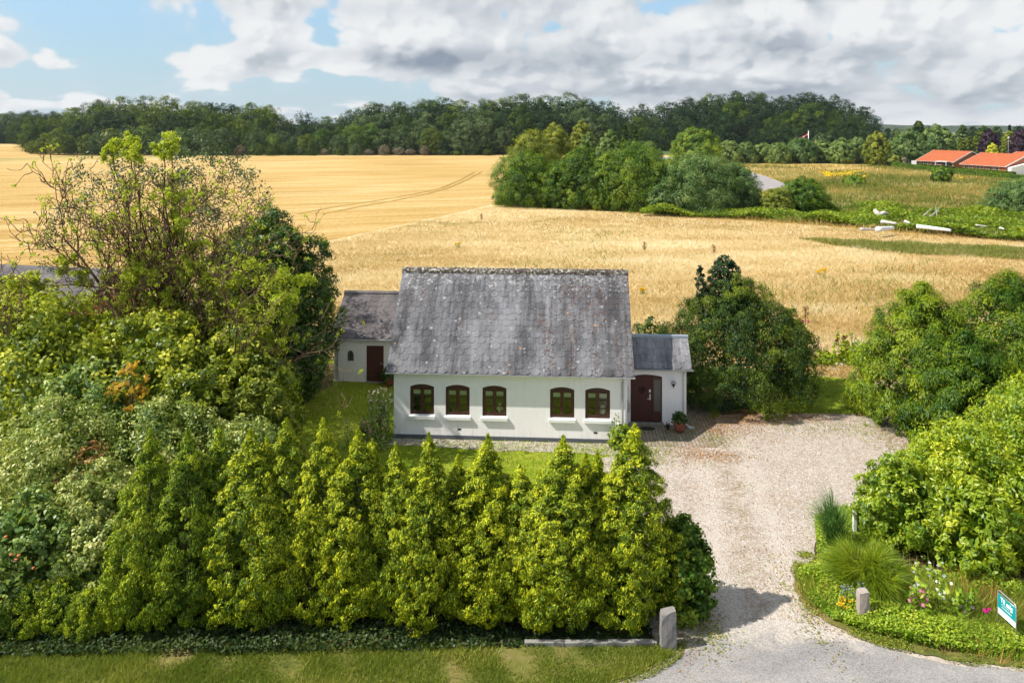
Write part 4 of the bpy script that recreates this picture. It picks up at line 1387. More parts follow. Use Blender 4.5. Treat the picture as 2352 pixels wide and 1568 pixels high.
# ------------------------------------------------------------------ annex
AV = 6.81
ann = thing('outbuilding', 'low white outbuilding with plain dark roof and brown plank door behind the cottage', 'outbuilding', (HA[0], HA[1], 0), HR)
aop = [(-3.78, -3.46, 1.00, 1.36, 0.15), (-2.83, -1.98, 0.0, 1.76, 0.0)]
wall_open(MB(), -4.42, 1.6, -0.1, 1.98, AV, AV + 0.25, aop).build('front_wall', M['wall_old'], ann)
MB().prism_x([(AV + 0.25, -0.1), (AV + 5.2, -0.1), (AV + 5.2, 1.98), (AV + 2.6, 3.62), (AV + 0.25, 1.98)], -4.42, -4.17).build('gable_wall', M['wall_old'], ann)
MB().prism_x([(AV + 0.25, -0.1), (AV + 5.2, -0.1), (AV + 5.2, 1.98), (AV + 2.6, 3.62), (AV + 0.25, 1.98)], 1.35, 1.6).build('gable_wall', M['wall_old'], ann)
MB().box(-4.17, 1.35, AV + 5.0, AV + 5.2, -0.1, 1.98).build('rear_wall', M['wall_old'], ann)
MB().box(-4.42, 1.6, AV - 0.012, AV + 0.02, 1.985, 2.12).build('fascia_board', M['dark'], ann)
aa = math.atan2(3.82 - 2.12, 2.6 + 0.2)
As = math.hypot(3.82 - 2.12, 2.8)
slates(6.4, As, 15, 9, -4.6, AV - 0.2, 2.12, aa, 21).build('roof', M['slate_dark'], ann)
MB().prism_x([(AV + 2.6, 3.82), (AV + 5.45, 2.1), (AV + 5.45, 2.02), (AV + 2.6, 3.74)], -4.6, 1.8).build('rear_roof', M['slate_dark'], ann)
MB().prism_x([(AV + 2.42, 3.70), (AV + 2.42, 3.81), (AV + 2.6, 3.89), (AV + 2.78, 3.81), (AV + 2.78, 3.70)], -4.62, 1.82).build('ridge_cap', M['slate_dark'], ann)
ag = MB()
gutter(ag, -4.64, 1.8, AV - 0.25, 2.11, 0.05)
ag.build('gutter', M['zinc_pale'], ann)
ap = MB().tube([(-4.22, AV - 0.25, 2.06), (-4.22, AV - 0.12, 1.97), (-4.22, AV - 0.06, 1.88), (-4.22, AV - 0.06, 0.15), (-4.22, AV - 0.16, 0.05)], 0.036, 8)
for z in (1.6, 0.5):
    ap.tube([(-4.22, AV - 0.06, z - 0.02), (-4.22, AV - 0.06, z + 0.02)], 0.048, 8)
ap.build('downpipe', M['zinc'], ann)
ad = MB().box(-2.825, -1.985, AV + 0.03, AV + 0.07, 0.03, 1.755)
ad.box(-2.80, -2.01, AV + 0.012, AV + 0.03, 0.12, 0.34)
adr = ad.build('door', M['door_old'], ann)
MB().box(-2.16, -1.99, AV + 0.0, AV + 0.012, 0.88, 0.905).box(-2.12, -2.09, AV - 0.01, AV + 0.03, 0.84, 0.95).build('door_latch', M['zinc'], adr)
MB().box(-2.84, -1.97, AV - 0.12, AV + 0.2, -0.05, 0.03).build('threshold', M['concrete'], ann)
aw = MB()
aw.prism(arch_pts(-3.775, -3.465, 1.005, 1.355, 0.145), AV + 0.10, AV + 0.105)
awn = aw.build('window', M['frosted'], ann)
MB().box(-3.632, -3.608, AV + 0.075, AV + 0.098, 1.01, 1.49).box(-3.77, -3.632, AV + 0.078, AV + 0.098, 1.24, 1.262).box(-3.608, -3.47, AV + 0.078, AV + 0.098, 1.24, 1.262).build('glazing_bar', M['dark'], awn)
MB().box(-3.80, -3.44, AV - 0.03, AV + 0.1, 0.96, 1.0).build('window_sill', M['white'], ann)

# neighbouring sheds seen through the twisted tree
nb = thing('neighbour_shed', 'brown roofed low shed glimpsed through the twisted tree', 'shed', (-32.0, 46.5, 0), R(-12))
MB().box(-4, 8.0, 0.4, 4.6, -0.1, 2.4).build('wall', M['red_brick'], nb)
sl_ = slates(12.4, 3.2, 26, 9, -4.2, 0, 2.35, R(30), 31)
sl_.build('roof', M['slate_dark'], nb)
MB().prism_x([(2.77, 3.95), (5.4, 2.35), (5.4, 2.27), (2.77, 3.87)], -4.2, 8.2).build('rear_roof', M['slate_dark'], nb)
ng = MB()
gutter(ng, -4.2, 8.2, -0.06, 2.34, 0.07)
ng.build('gutter', M['zinc_pale'], nb)

#PART2
# ------------------------------------------------------------------ stones, kerb, sign, small things
def stone_post(name, label, loc, w, d, h, mat, seed, lean=0.0, top=0.03, group=None):
    rg = random.Random(seed)
    mb = MB()
    ny = 7
    v, f = [], []
    sh = [(-1, -1), (-0.3, -1.06), (0.4, -1.03), (1, -0.95), (1.05, 0.2), (0.95, 1), (0, 1.05), (-0.95, 1), (-1.04, 0.1)]
    for j in range(ny):
        z = -0.1 + (h + 0.1) * j / (ny - 1)
        k = 1.0 - 0.10 * (j / (ny - 1)) - (0.05 if j == ny - 1 else 0)
        for a, b in sh:
            v.append((a * w / 2 * k + rg.uniform(-0.008, 0.008) + lean * z, b * d / 2 * k + rg.uniform(-0.008, 0.008), z + (rg.uniform(-0.02, 0.02) + a * top if j == ny - 1 else 0)))
    n = len(sh)
    for j in range(ny - 1):
        for i in range(n):
            f.append((j * n + i, j * n + (i + 1) % n, (j + 1) * n + (i + 1) % n, (j + 1) * n + i))
    f.append(tuple((ny - 1) * n + i for i in range(n)))
    mb.add(v, f)
    o = mb.build(name, M[mat])
    o.location = loc
    return tag(o, label, 'gate post', group)


stone_post('stone_gate_post', 'thick grey granite gate post at the end of the conifer hedge', (3.70, 19.05, 0), 0.38, 0.34, 0.86, 'granite_grey', 1, 0.0, 0.04, 'gate posts of the drive')
stone_post('stone_gate_post', 'brown granite gate post among the flowers across the drive', (8.72, 19.95, 0), 0.27, 0.26, 0.80, 'granite', 2, 0.01, 0.02, 'gate posts of the drive')
mb = MB()
rgk = random.Random(8)
x = 0.3
while x < 3.4:
    L_ = rgk.uniform(0.9, 1.1)
    mb.box(x, min(x + L_ - 0.015, 3.44), 19.02 + rgk.uniform(-0.01, 0.01), 19.16, -0.05, 0.11 + rgk.uniform(-0.015, 0.01))
    x += L_
kb = tag(mb.build('edging_kerb', M['concrete']), 'low row of grey concrete kerb blocks at the foot of the hedge', 'kerb')
tag(MB().box(-0.045, 0.045, -0.045, 0.045, -0.05, 0.95).box(-0.055, 0.055, -0.055, 0.055, 0.95, 0.98).build('marker_post', M['white']), 'short white marker post between the broom and the bright shrub', 'post')
bpy.data.objects['marker_post'].location = (10.25, 24.0, 0)

# for sale sign: plane seen almost edge on
sg = thing('sale_sign', 'teal and white for sale board in a metal tube frame by the road', 'sign', (11.93, 18.98, 0), R(90) + R(3))
s = MB()
W_, HH = 0.66, 1.02
fr = [(0, 0, -0.15), (0, 0, HH - 0.08)] + [(0.08 - 0.08 * math.cos(a), 0, HH - 0.08 + 0.08 * math.sin(a)) for a in np.linspace(0.3, math.pi / 2, 5)] + \
     [(W_ - 0.08 + 0.08 * math.sin(a), 0, HH - 0.08 + 0.08 * math.cos(a)) for a in np.linspace(0, math.pi / 2, 5)] + [(W_, 0, HH - 0.1), (W_, 0, -0.15)]
s.tube(fr, 0.014, 8)
s.tube([(0.0, 0, 0.17), (W_, 0, 0.17)], 0.012, 8)
s.tube([(0.0, 0, HH - 0.075), (W_, 0, HH - 0.075)], 0.008, 6)
s.build('tube_frame', M['galv'], sg, True)
MB().box(0.015, W_ - 0.015, -0.006, 0.006, 0.60, HH - 0.085).build('teal_panel', M['teal'], sg)
MB().box(0.015, W_ - 0.015, -0.0061, 0.0061, 0.46, 0.60).build('white_panel', M['white_board'], sg)


def text_part(txt, size, x, z, y, parent, name, mat, flip=False, bold=0.0):
    cu = bpy.data.curves.new('lettering', 'FONT')
    cu.body = txt
    cu.size = size
    cu.align_x = 'CENTER'
    cu.extrude = 0.001
    cu.offset = bold
    tmp = bpy.data.objects.new('lettering_curve', cu)
    col.objects.link(tmp)
    bpy.context.view_layer.update()
    dg = bpy.context.evaluated_depsgraph_get()
    me = bpy.data.meshes.new_from_object(tmp.evaluated_get(dg))
    bpy.data.objects.remove(tmp)
    me.materials.clear()
    me.materials.append(mat)
    o = link(bpy.data.objects.new(name, me), parent)
    o.location = (x, y, z)
    o.rotation_euler = (R(90), 0, R(180) if flip else 0)
    return o


for side in (0, 1):
    yy = 0.0085 if side else -0.0085
    text_part('Til salg', 0.155, W_ / 2, 0.79, yy, sg, 'headline_lettering', M['white_board'], bool(side), 0.004)
    # two lines of small print, too small to read
    for z_, h_, seed_ in ((0.735, 0.020, 3), (0.665, 0.030, 4)):
        rs_ = random.Random(seed_)
        mb_ = MB()
        x_ = 0.15
        while x_ < 0.50:
            w_ = rs_.uniform(0.008, 0.02)
            mb_.box(x_, x_ + w_, yy - 0.001, yy + 0.001, z_ + rs_.choice((0, 0, 0.004)), z_ + h_ * rs_.uniform(0.65, 1.0))
            x_ += w_ + rs_.choice((0.004, 0.004, 0.005, 0.016))
        mb_.build('small_lettering', M['white_board'], sg)

# things on the back lawn
gx, gy = at(1915, 849)
st = MB().lathe([(0.001, 0), (0.26, 0.0), (0.27, 0.05), (0.24, 0.07), (0.001, 0.07)], n=14)
o = tag(st.build('paving_disc', M['concrete']), 'round flat concrete disc lying at the edge of the back lawn', 'stone')
o.location = (gx, gy, 0.0)
pp_ = MB().tube([(0, 0, -0.05), (0, 0, 0.42)], 0.05, 8)
o = tag(pp_.build('short_pipe', M['galv']), 'short upright grey pipe by the concrete disc', 'pipe')
o.location = (gx + 0.02, gy + 0.5, 0)
lg = MB().tube([(-0.2, 0, 0.11), (0.05, 0, 0.12), (0.24, 0.05, 0.11)], [0.11, 0.12, 0.10], 10)
o = tag(lg.build('cut_log', M['driftwood']), 'short pale cut log beside the upright pipe', 'log')
o.location = (gx + 0.38, gy + 0.45, 0)
o.rotation_euler = (0, 0, -0.6)
fx, fy = at(2030, 838)
fn = thing('plank_fence', 'weathered grey plank fence with a post showing beside the cypress', 'fence', (fx, fy, 0), -0.1)
MB().box(-0.06, 0.06, -0.06, 0.06, -0.1, 1.25).build('post', M['grey_wood'], fn)
MB().box(3.0, 3.12, -0.06, 0.06, -0.1, 1.2).build('post', M['grey_wood'], fn)
for k, z in enumerate((0.25, 0.55, 0.85, 1.08)):
    MB().box(0.06, 3.0, -0.05 + 0.003 * k, -0.025, z - 0.11, z + 0.11).build('rail', M['grey_wood'], fn)


# ------------------------------------------------------------------ hedge of pointed conifers
def f_hedge(t):
    return float(np.interp(t, [0, 0.06, 0.16, 0.32, 0.5, 0.66, 0.8, 0.92, 1.0], [0.58, 0.80, 0.86, 0.77, 0.61, 0.49, 0.37, 0.19, 0.03]))


HG = 'pointed conifers of the front hedge'
kinds = []
for k in range(6):
    rg = np.random.default_rng(100 + k)
    root = thing('hedge_conifer', 'x', 'conifer', (0, 0, 0), 0, HG)
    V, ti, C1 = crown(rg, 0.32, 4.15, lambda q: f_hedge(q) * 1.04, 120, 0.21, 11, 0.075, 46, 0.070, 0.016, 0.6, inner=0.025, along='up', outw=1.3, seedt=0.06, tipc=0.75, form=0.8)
    # leader shoots at the tip
    n = 260
    tz = rg.uniform(0, 1, n)
    P = np.stack([rg.normal(size=n) * 0.07 * (1.1 - tz), rg.normal(size=n) * 0.07 * (1.1 - tz), 3.95 + tz * 0.45], 1)
    al = unit(rg.normal(size=(n, 3)) * 0.5 + np.array([0, 0, 1]))
    V2 = leafquads(P, unit(np.cross(al, rg.normal(size=(n, 3)))), 0.09, 0.03, rg, al)
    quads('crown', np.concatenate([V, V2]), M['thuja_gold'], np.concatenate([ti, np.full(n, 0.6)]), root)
    tb = MB()
    for j in range(3 if k % 2 else 1):
        tb.tube([(rg.normal() * 0.1 * (j > 0), rg.normal() * 0.1 * (j > 0), -0.1), (rg.normal() * 0.06, rg.normal() * 0.06, 1.4), (0, 0, 3.2)], [0.06, 0.05, 0.02], 7)
    tb.build('trunk', M['bark'], root, True)
    kinds.append([root, False])
hedge = [(345, 985, 1, 0), (432, 982, 1, 0), (505, 978, 0.85, 0), (575, 985, 1.05, 0.3), (612, 1003, 0.8, 1), (657, 962, 1.0, 2), (742, 962, 0.95, 2), (822, 985, 1.0, 2), (855, 1010, 0.85, 1), (908, 1018, 0.85, 1), (985, 995, 1.05, 1),
         (1052, 1045, 0.8, 0), (1120, 998, 1.1, 1), (1140, 1060, 0.95, 1.6), (1195, 1068, 0.95, 1), (1240, 1082, 0.8, 1), (1294, 1002, 1.1, 1), (1345, 1040, 0.85, 2), (1372, 1035, 0.9, 2), (1430, 1030, 1.0, 1), (1457, 975, 1.08, 1.4)]
rh = random.Random(4)
desc = {0: 'green', 0.3: 'bronze tipped', 1: 'yellow green', 1.4: 'tall broad golden', 1.6: 'golden', 2: 'golden yellow'}
for i, (px, py, rs, hue) in enumerate(hedge):
    Y = 20.12 + rh.uniform(-0.22, 0.22)
    if (px, py) in ((612, 1003), (1052, 1045), (1345, 1040), (855, 1010), (1430, 1030)):
        Y += 0.25
    X, Z = xz(px, py, Y)
    s_ = Z / 4.38
    lab = f"{desc[hue]} pointed conifer, {ordinal(i + 1)} tip from the dogwood end of the front hedge"
    root, used = kinds[i % 6]
    w = rs * rh.uniform(0.95, 1.05)
    if not used:
        kinds[i % 6][1] = True
        root.location = (X, Y, 0)
        root.rotation_euler = (0, 0, rh.uniform(0, 6.28))
        root.scale = (w, w * 1.28, s_)
        root['label'] = lab
        o = root
    else:
        o = tree_copy(root, (X, Y, 0), rh.uniform(0, 6.28), (w, w * 1.28, s_), lab, HG)
    for ch in o.children:
        if ch.name.startswith('crown'):
            ch.material_slots[0].link = 'OBJECT'
            ch.material_slots[0].material = M['thuja_green' if i < 3 else 'thuja_gold']
# low rounded conifers under the apple tree
RG = 'low rounded conifers at the dark end of the hedge'
rg = np.random.default_rng(7)
lowp = thing('rounded_conifer', 'x', 'conifer', (0, 0, 0), 0, RG)
V, ti, C1 = crown(rg, 0.05, 1.3, lambda q: f_dome(q) * 0.75, 60, 0.22, 10, 0.08, 40, 0.052, 0.02, 0.4, inner=0.05, along='up', outw=1.2, tipc=0.7)
quads('crown', V, M['thuja_green'], ti, lowp)
trunk(rg, 0.9, 0.05, lowp, M['bark'])
low = [(108, 1484, 0.85, 0.85, 'broad rounded green conifer beneath the apple tree'), (172, 1494, 0.62, 0.75, 'smallest round conifer between two bigger ones by the ivy'),
       (224, 1480, 0.8, 0.85, 'round green conifer at the dogwood end of the pointed hedge'), (30, 1490, 0.8, 0.8, 'low round conifer at the picture edge under the apple tree'), (282, 1470, 0.8, 0.95, 'taller round conifer tucked under the first pointed one')]
for i, (px, py, w, hh, lab) in enumerate(low):
    X, Y = at(px, py)
    Y += 0.9 * w
    if i == 0:
        lowp.location, lowp.scale = (X, Y, 0), (w, w, hh)
        lowp['label'] = lab
    else:
        tree_copy(lowp, (X, Y, 0), i * 1.3, (w, w, hh), lab, RG)

# shrub leaning out at the hedge end
rg = np.random.default_rng(11)
make_tree('maple_shrub', 'dark green lobed leaf shrub bulging from the hedge end over the gravel', 'shrub', (4.35, 20.5, 0), rg, 2.2, 0.85, 'dark_tree', 0.15, f_dome, 40, 8, 20, 0.11, 0.085, tr=0.04)
bpy.data.objects['maple_shrub'].children[0].material_slots[0].material = M['bush_a']


# ------------------------------------------------------------------ shrubs and trees left of the lawn
def shrub(name, label, X, Y, h, R_, mat, L, W, seed, z0=0.1, lobes=60, cl=9, leaf=22, f=f_dome, group=None, cat='shrub', cl_r=0.11, lobe_r=0.24, inner=0.08, **kw):
    rg = np.random.default_rng(seed)
    return make_tree(name, label, cat, (X, Y, 0), rg, h, R_, mat, z0, f, lobes, cl, leaf, L, W, lobe_r, cl_r, 0.35, inner, tr=0.05, group=group, **kw)


DG = 'pale variegated dogwoods behind the hedge'
shrub('dogwood', 'tall pale variegated dogwood at the picture edge behind the apple tree', -13.3, 23.4, 4.0, 2.2, 'dogwood', 0.105, 0.055, 21, group=DG, lobes=95, leaf=26)
shrub('dogwood', 'broad pale variegated dogwood just behind the first pointed conifers', -10.6, 24.4, 3.75, 2.1, 'dogwood', 0.105, 0.055, 22, group=DG, lobes=95, leaf=26)
shrub('dogwood', 'pale variegated dogwood nearest the lawn behind the hedge', -8.3, 24.6, 3.25, 1.55, 'dogwood', 0.105, 0.055, 23, group=DG, lobes=70)
shrub('dogwood', 'lower pale variegated dogwood with rusty leaves beside the apple tree', -11.3, 21.9, 3.0, 1.45, 'dogwood', 0.10, 0.055, 24, group=DG, lobes=70)
shrub('dogwood', 'lowest pale dogwood arching over the rounded conifers', -10.75, 20.75, 2.0, 1.05, 'dogwood', 0.10, 0.065, 28, group=DG, lobes=50)
at_ = shrub('apple_tree', 'low apple tree with small red apples at the road corner', -12.7, 20.75, 2.55, 1.6, 'apple', 0.12, 0.08, 25, z0=0.25, cat='tree', lobes=52)
rg = np.random.default_rng(26)
C = []
for k in range(22):
    d = unit(rg.normal(size=(1, 3)) + np.array([[0.3, -1.0, 0.3]]))[0]
    b_ = MB().lathe([(0.001, 0), (0.03, 0.008), (0.042, 0.035), (0.036, 0.062), (0.012, 0.068), (0.001, 0.06)], n=10)
    ap_ = b_.build('apple', M['apple_fruit'], at_, True)
    ap_.location = (d[0] * 1.42, d[1] * 1.42, 1.35 + d[2] * 1.0)
rs = shrub('brown_seed_shrub', 'rusty brown seed heads among the pale dogwoods', -11.9, 22.6, 3.35, 0.75, 'forest_e', 0.09, 0.05, 27, z0=2.2, lobes=14, cl=5, leaf=10)
rs.children[0].material_slots[0].material = M['litter']

shrub('broad_leafed_tree', 'bright green broad tree at the picture edge under the twisted branches', -15.9, 27.2, 6.1, 3.1, 'ash', 0.17, 0.10, 31, z0=0.4, lobes=110, leaf=24, cat='tree')
shrub('broad_leafed_tree', 'bright green bushy tree in front of the twisted trunk', -12.2, 27.4, 5.7, 2.6, 'ash', 0.17, 0.10, 32, z0=0.4, lobes=100, leaf=24, cat='tree')
shrub('broad_leafed_tree', 'bright green bushy tree at the lawn end of the thicket', -9.5, 28.2, 5.3, 2.0, 'ash', 0.16, 0.09, 33, z0=0.3, lobes=80, leaf=24, cat='tree')
shrub('bushy_tree', 'darker olive bush at the lawn edge below the bright trees', -8.6, 26.9, 4.1, 1.35, 'dark_tree', 0.14, 0.08, 34, z0=0.2, lobes=60)
bpy.data.objects['bushy_tree'].children[0].material_slots[0].material = M['bush_c']
shrub('bushy_tree', 'lower green bush between the dogwoods and the bright trees', -13.6, 25.3, 4.6, 2.2, 'forsythia', 0.15, 0.085, 35, z0=0.2, lobes=80)
bpy.data.objects['bushy_tree.001'].children[0].material_slots[0].material = M['apple']
shrub('bushy_tree', 'green bush with dense leaves behind the nearest dogwood', -10.4, 26.0, 4.4, 1.7, 'forsythia', 0.14, 0.08, 36, z0=0.2, lobes=70)
bpy.data.objects['bushy_tree.002'].children[0].material_slots[0].material = M['ash']
shrub('orange_leafed_shrub', 'small shrub with yellow and orange leaves in the thicket', -11.9, 25.0, 5.0, 0.62, 'orange_leaf', 0.13, 0.07, 37, z0=3.6, lobes=12, cl=4, leaf=9)

shrub('broad_leafed_tree', 'light green tree half cut by the picture edge in front of the brown shed', -18.0, 29.0, 6.6, 2.5, 'ash', 0.16, 0.09, 38, z0=0.4, lobes=90, leaf=24, cat='tree')
# sparse blue-green tree behind the twisted one
bt = shrub('blue_green_tree', 'sparse blue green crown behind the bare twisted branches', -16.6, 38.5, 11.3, 4.6, 'bluegreen', 0.15, 0.075, 41, z0=5.6, f=f_round, lobes=22, cl=13, leaf=44, lobe_r=0.27, cl_r=0.10, inner=0.0, cat='tree')

# twisted bare tree
tw = thing('twisted_tree', 'tall curly branched tree, half bare, with lime green leaf tufts', 'tree', (-12.6, 29.6, 0))
rgt = np.random.default_rng(78)
tmb = MB()
tips = []


def grow(p, d, L_, r, depth, nseg=7):
    pts, rad = [p.copy()], [r]
    st_ = L_ / nseg
    for k in range(nseg):
        d = d + Vector(rgt.normal(size=3)) * (0.22 + 0.07 * depth) + Vector((0, 0, 0.05 + 0.03 * depth))
        d.normalize()
        p = p + d * st_
        pts.append(p.copy())
        rad.append(max(0.010, r * (1 - 0.72 * (k + 1) / nseg)))
    tmb.tube(pts, rad, 7 if depth == 0 else 5 if depth == 1 else 3, cap=False)
    if depth >= 3:
        tips.append(p.copy())
        return
    for k in range(1 if depth < 2 else 1, nseg + 1):
        for _ in range((1 if depth else (2 if k > 2 else 1))):
            if rgt.uniform() < (0.97, 0.92, 0.82)[depth]:
                q = pts[k]
                dd = (pts[k] - pts[k - 1]).normalized()
                side = Vector(rgt.normal(size=3))
                side = (side - dd * side.dot(dd)).normalized()
                nd = (dd * 0.85 + side * rgt.uniform(0.5, 0.95)).normalized()
                grow(q, nd, L_ * rgt.uniform(0.30, 0.52) * (1.15 if depth else 0.85), max(0.018, rad[k] * 0.58), depth + 1, 5 if depth else 6)


base = Vector((0, 0, -0.1))
tmb.tube([base, Vector((0.05, 0, 1.2)), Vector((-0.1, 0, 2.6))], [0.30, 0.24, 0.2], 10)
fork = Vector((-0.1, 0, 2.5))
limbs = [(25, 600, -0.5), (75, 480, 0.8), (130, 440, -1.0), (215, 400, 0.6), (280, 330, -0.3), (345, 310, 0.5), (430, 330, 0), (500, 375, -0.6), (560, 410, 0.5), (595, 470, 0), (20, 690, 0.4), (640, 610, 0.3)]
for px, py, dy in limbs:
    X, Z = xz(px, py, 29.6 + dy)
    tgt = Vector((X + 12.6, dy, Z))
    dd = tgt - fork
    grow(fork + Vector(rgt.normal(size=3)) * 0.08, dd.normalized() + Vector((0, 0, -0.06)), dd.length * 0.74, 0.10, 0, 9)
f2 = Vector((3.1, -1.0, 3.2))
tmb.tube([fork, Vector((1.4, -0.5, 2.7)), f2], [0.12, 0.10, 0.08], 7)
for px, py, dy in [(735, 705, -1.2), (715, 770, -1.0), (690, 650, -0.8), (740, 740, -1.5), (650, 690, -0.4), (668, 860, -1.3)]:
    X, Z = xz(px, py, 29.6 + dy)
    dd = Vector((X + 12.6, dy, Z)) - f2
    grow(f2, dd.normalized(), dd.length * 0.95, 0.05, 1, 7)
lime_spots = [(258, 340, .33), (252, 370, .25), (300, 330, .3), (308, 355, .45), (310, 400, .28), (395, 322, .42), (378, 345, .35), (412, 450, .5), (398, 500, .45), (405, 545, .4), (300, 640, .55), (330, 610, .4), (395, 400, .25), (640, 650, .65), (575, 620, .5), (690, 655, .4),
              (500, 700, .7), (600, 720, .7), (70, 690, .6), (120, 720, .6), (540, 770, .6), (250, 760, .6), (620, 790, .5), (350, 770, .6), (200, 700, .5), (290, 430, .22), (440, 560, .4), (150, 610, .35), (90, 640, .3), (470, 640, .45), (560, 700, .5), (660, 690, .4), (30, 660, .4), (420, 620, .35), (350, 560, .25), (230, 560, .25), (280, 700, .6), (380, 690, .5), (440, 740, .6), (150, 770, .6), (60, 760, .6), (520, 640, .4), (620, 850, .45), (560, 850, .5), (480, 820, .5), (200, 640, .35), (660, 740, .45), (350, 640, .35), (310, 490, .25), (440, 480, .25)]
C3, RR = [], []
for px, py, r in lime_spots:
    dy = rgt.uniform(-1.2, -0.2) if py > 580 else rgt.uniform(-0.6, 0.6)
    X, Z = xz(px, py, 29.6 + dy)
    if py < 600:
        e_ = Vector((X + 12.6, dy, Z - 0.1))
        a_ = fork + (e_ - fork) * 0.25
        pts_ = [a_ + (e_ - a_) * (k_ / 9) + Vector(rgt.normal(size=3)) * (0.10 if 0 < k_ < 9 else 0.0) for k_ in range(10)]
        tmb.tube(pts_, [0.055 - 0.0042 * k_ for k_ in range(10)], 5, cap=False)
    for _ in range(10):
        C3.append((X + 12.6 + rgt.normal() * r * 0.55, dy + rgt.normal() * r * 0.5, Z + rgt.normal() * r * 0.55))
        RR.append(r * 0.42)
tmb.build('limbs', M['bark_twisted'], tw, True)
tp = np.array([tuple(q) for q in tips])
sel = rgt.choice(len(tp), int(len(tp) * 0.34), replace=False)
C3 = np.concatenate([np.array(C3), tp[sel]])
RR = np.concatenate([np.array(RR), np.full(len(sel), 0.12)])
nl = np.where(RR > 0.125, 75, 10)
idx = np.repeat(np.arange(len(C3)), nl)
dd = unit(rgt.normal(size=(len(idx), 3)))
P = C3[idx] + dd * (RR[idx] * rgt.uniform(0.2, 1.1, len(idx)))[:, None]
quads('leaf_tufts', leafquads(P, unit(dd + rgt.normal(size=dd.shape) * 0.6), 0.12, 0.055, rgt), M['lime'], np.clip(0.45 + rgt.normal(size=len(idx)) * 0.2, 0, 1), tw)

# dense dark trees beside the annex
shrub('dense_tree', 'dense dark green tree against the outbuilding roof', -10.55, 35.6, 8.3, 2.6, 'dark_tree', 0.12, 0.07, 51, z0=0.4, f=f_egg, lobes=120, cl=10, leaf=60, cat='tree', lobe_r=0.22, cl_r=0.1)
shrub('dense_tree', 'dense dark green tree behind the bright thicket, next to the annex tree', -12.0, 36.5, 7.6, 2.6, 'dark_tree', 0.12, 0.07, 52, z0=0.4, f=f_egg, lobes=90, cl=10, leaf=50, cat='tree', lobe_r=0.22, cl_r=0.1)

# ------------------------------------------------------------------ conifers right of the porch


def f_yew(t):
    return float(np.interp(t, [0, 0.08, 0.25, 0.45, 0.65, 0.85, 1], [0.78, 0.95, 1.0, 0.93, 0.70, 0.38, 0.10]))


shrub('yew_tree', 'broad dark yew beside the white porch', 10.35, 36.8, 5.2, 3.45, 'yew', 0.080, 0.030, 61, z0=0.25, f=f_yew, lobes=130, cl=12, leaf=80, cat='tree', lobe_r=0.165, cl_r=0.065, along='up', inner=0.08, outw=1.2, tipc=0.6)
shrub('upright_yew', 'dark blue green upright yew crowning the broad yew', 9.95, 37.6, 6.25, 0.92, 'yew_dark', 0.11, 0.045, 62, z0=3.6, f=f_dome, lobes=46, cl=8, leaf=20, cat='tree', lobe_r=0.24, cl_r=0.12, along='up')
shrub('upright_yew', 'thin dark yew spire beside the upright one', 8.75, 37.3, 5.95, 0.24, 'yew_dark', 0.10, 0.04, 63, z0=3.6, f=f_egg, lobes=16, cl=6, leaf=16, cat='tree', lobe_r=0.5, cl_r=0.3, along='up')
shrub('leafy_shrub', 'lighter green leafy shrub leaning out behind the yew', 13.3, 38.2, 3.5, 1.05, 'bush_c', 0.10, 0.06, 64, lobes=40, leaf=16)
shrub('leafy_shrub', 'low green shrub behind the porch ridge', 7.0, 40.5, 2.6, 1.2, 'dark_tree', 0.10, 0.06, 65, lobes=30, leaf=16)

CG = 'feathery cypresses beside the drive'


def cyp(label, X, Y, h, R_, seed, n=110, z0=0.1):
    t = shrub('cypress', label, X, Y, h, R_, 'cypress', 0.125, 0.026, seed, z0=z0, f=f_yew, lobes=n, cl=10, leaf=85, cat='tree', lobe_r=0.2, cl_r=0.10, outw=1.1, tipc=0.6, along='down', group=CG, inner=0.06)
    rg = np.random.default_rng(seed + 500)
    n = 700
    k = rg.integers(0, 5, n)
    cx, cy = rg.normal(size=5) * 0.12, rg.normal(size=5) * 0.12
    tz = rg.uniform(0, 1, n)
    P = np.stack([cx[k] + rg.normal(size=n) * 0.16 * (1.05 - tz), cy[k] + rg.normal(size=n) * 0.16 * (1.05 - tz), h * 0.93 + tz * 0.55], 1)
    al = unit(rg.normal(size=(n, 3)) + np.array([0, 0, -0.2]))
    V2 = leafquads(P, unit(np.cross(al, rg.normal(size=(n, 3)))), 0.14, 0.03, rg, al)
    old = [c for c in t.children if c.name.startswith('crown')][0]
    co = np.empty(len(old.data.vertices) * 3, np.float32)
    old.data.vertices.foreach_get('co', co)
    ti = np.empty(len(old.data.vertices), np.float32)
    old.data.attributes['tint'].data.foreach_get('value', ti)
    bpy.data.objects.remove(old)
    quads('crown', np.concatenate([co.reshape(-1, 3), V2]), M['cypress'], np.concatenate([ti, np.full(len(V2), 0.5)]), t)
    return t


cyp('feathery green cypress nearest the back lawn', 17.15, 33.6, 5.6, 2.65, 71)
cyp('tall feathery cypress at the picture edge behind the bright shrubs', 20.6, 33.2, 6.1, 3.3, 72, 140)
cyp('lower feathery cypress leaning towards the gravel', 17.7, 31.1, 4.2, 2.3, 73)
cyp('feathery cypress growing up behind the tallest bright shrub', 21.0, 28.9, 4.7, 2.5, 74)

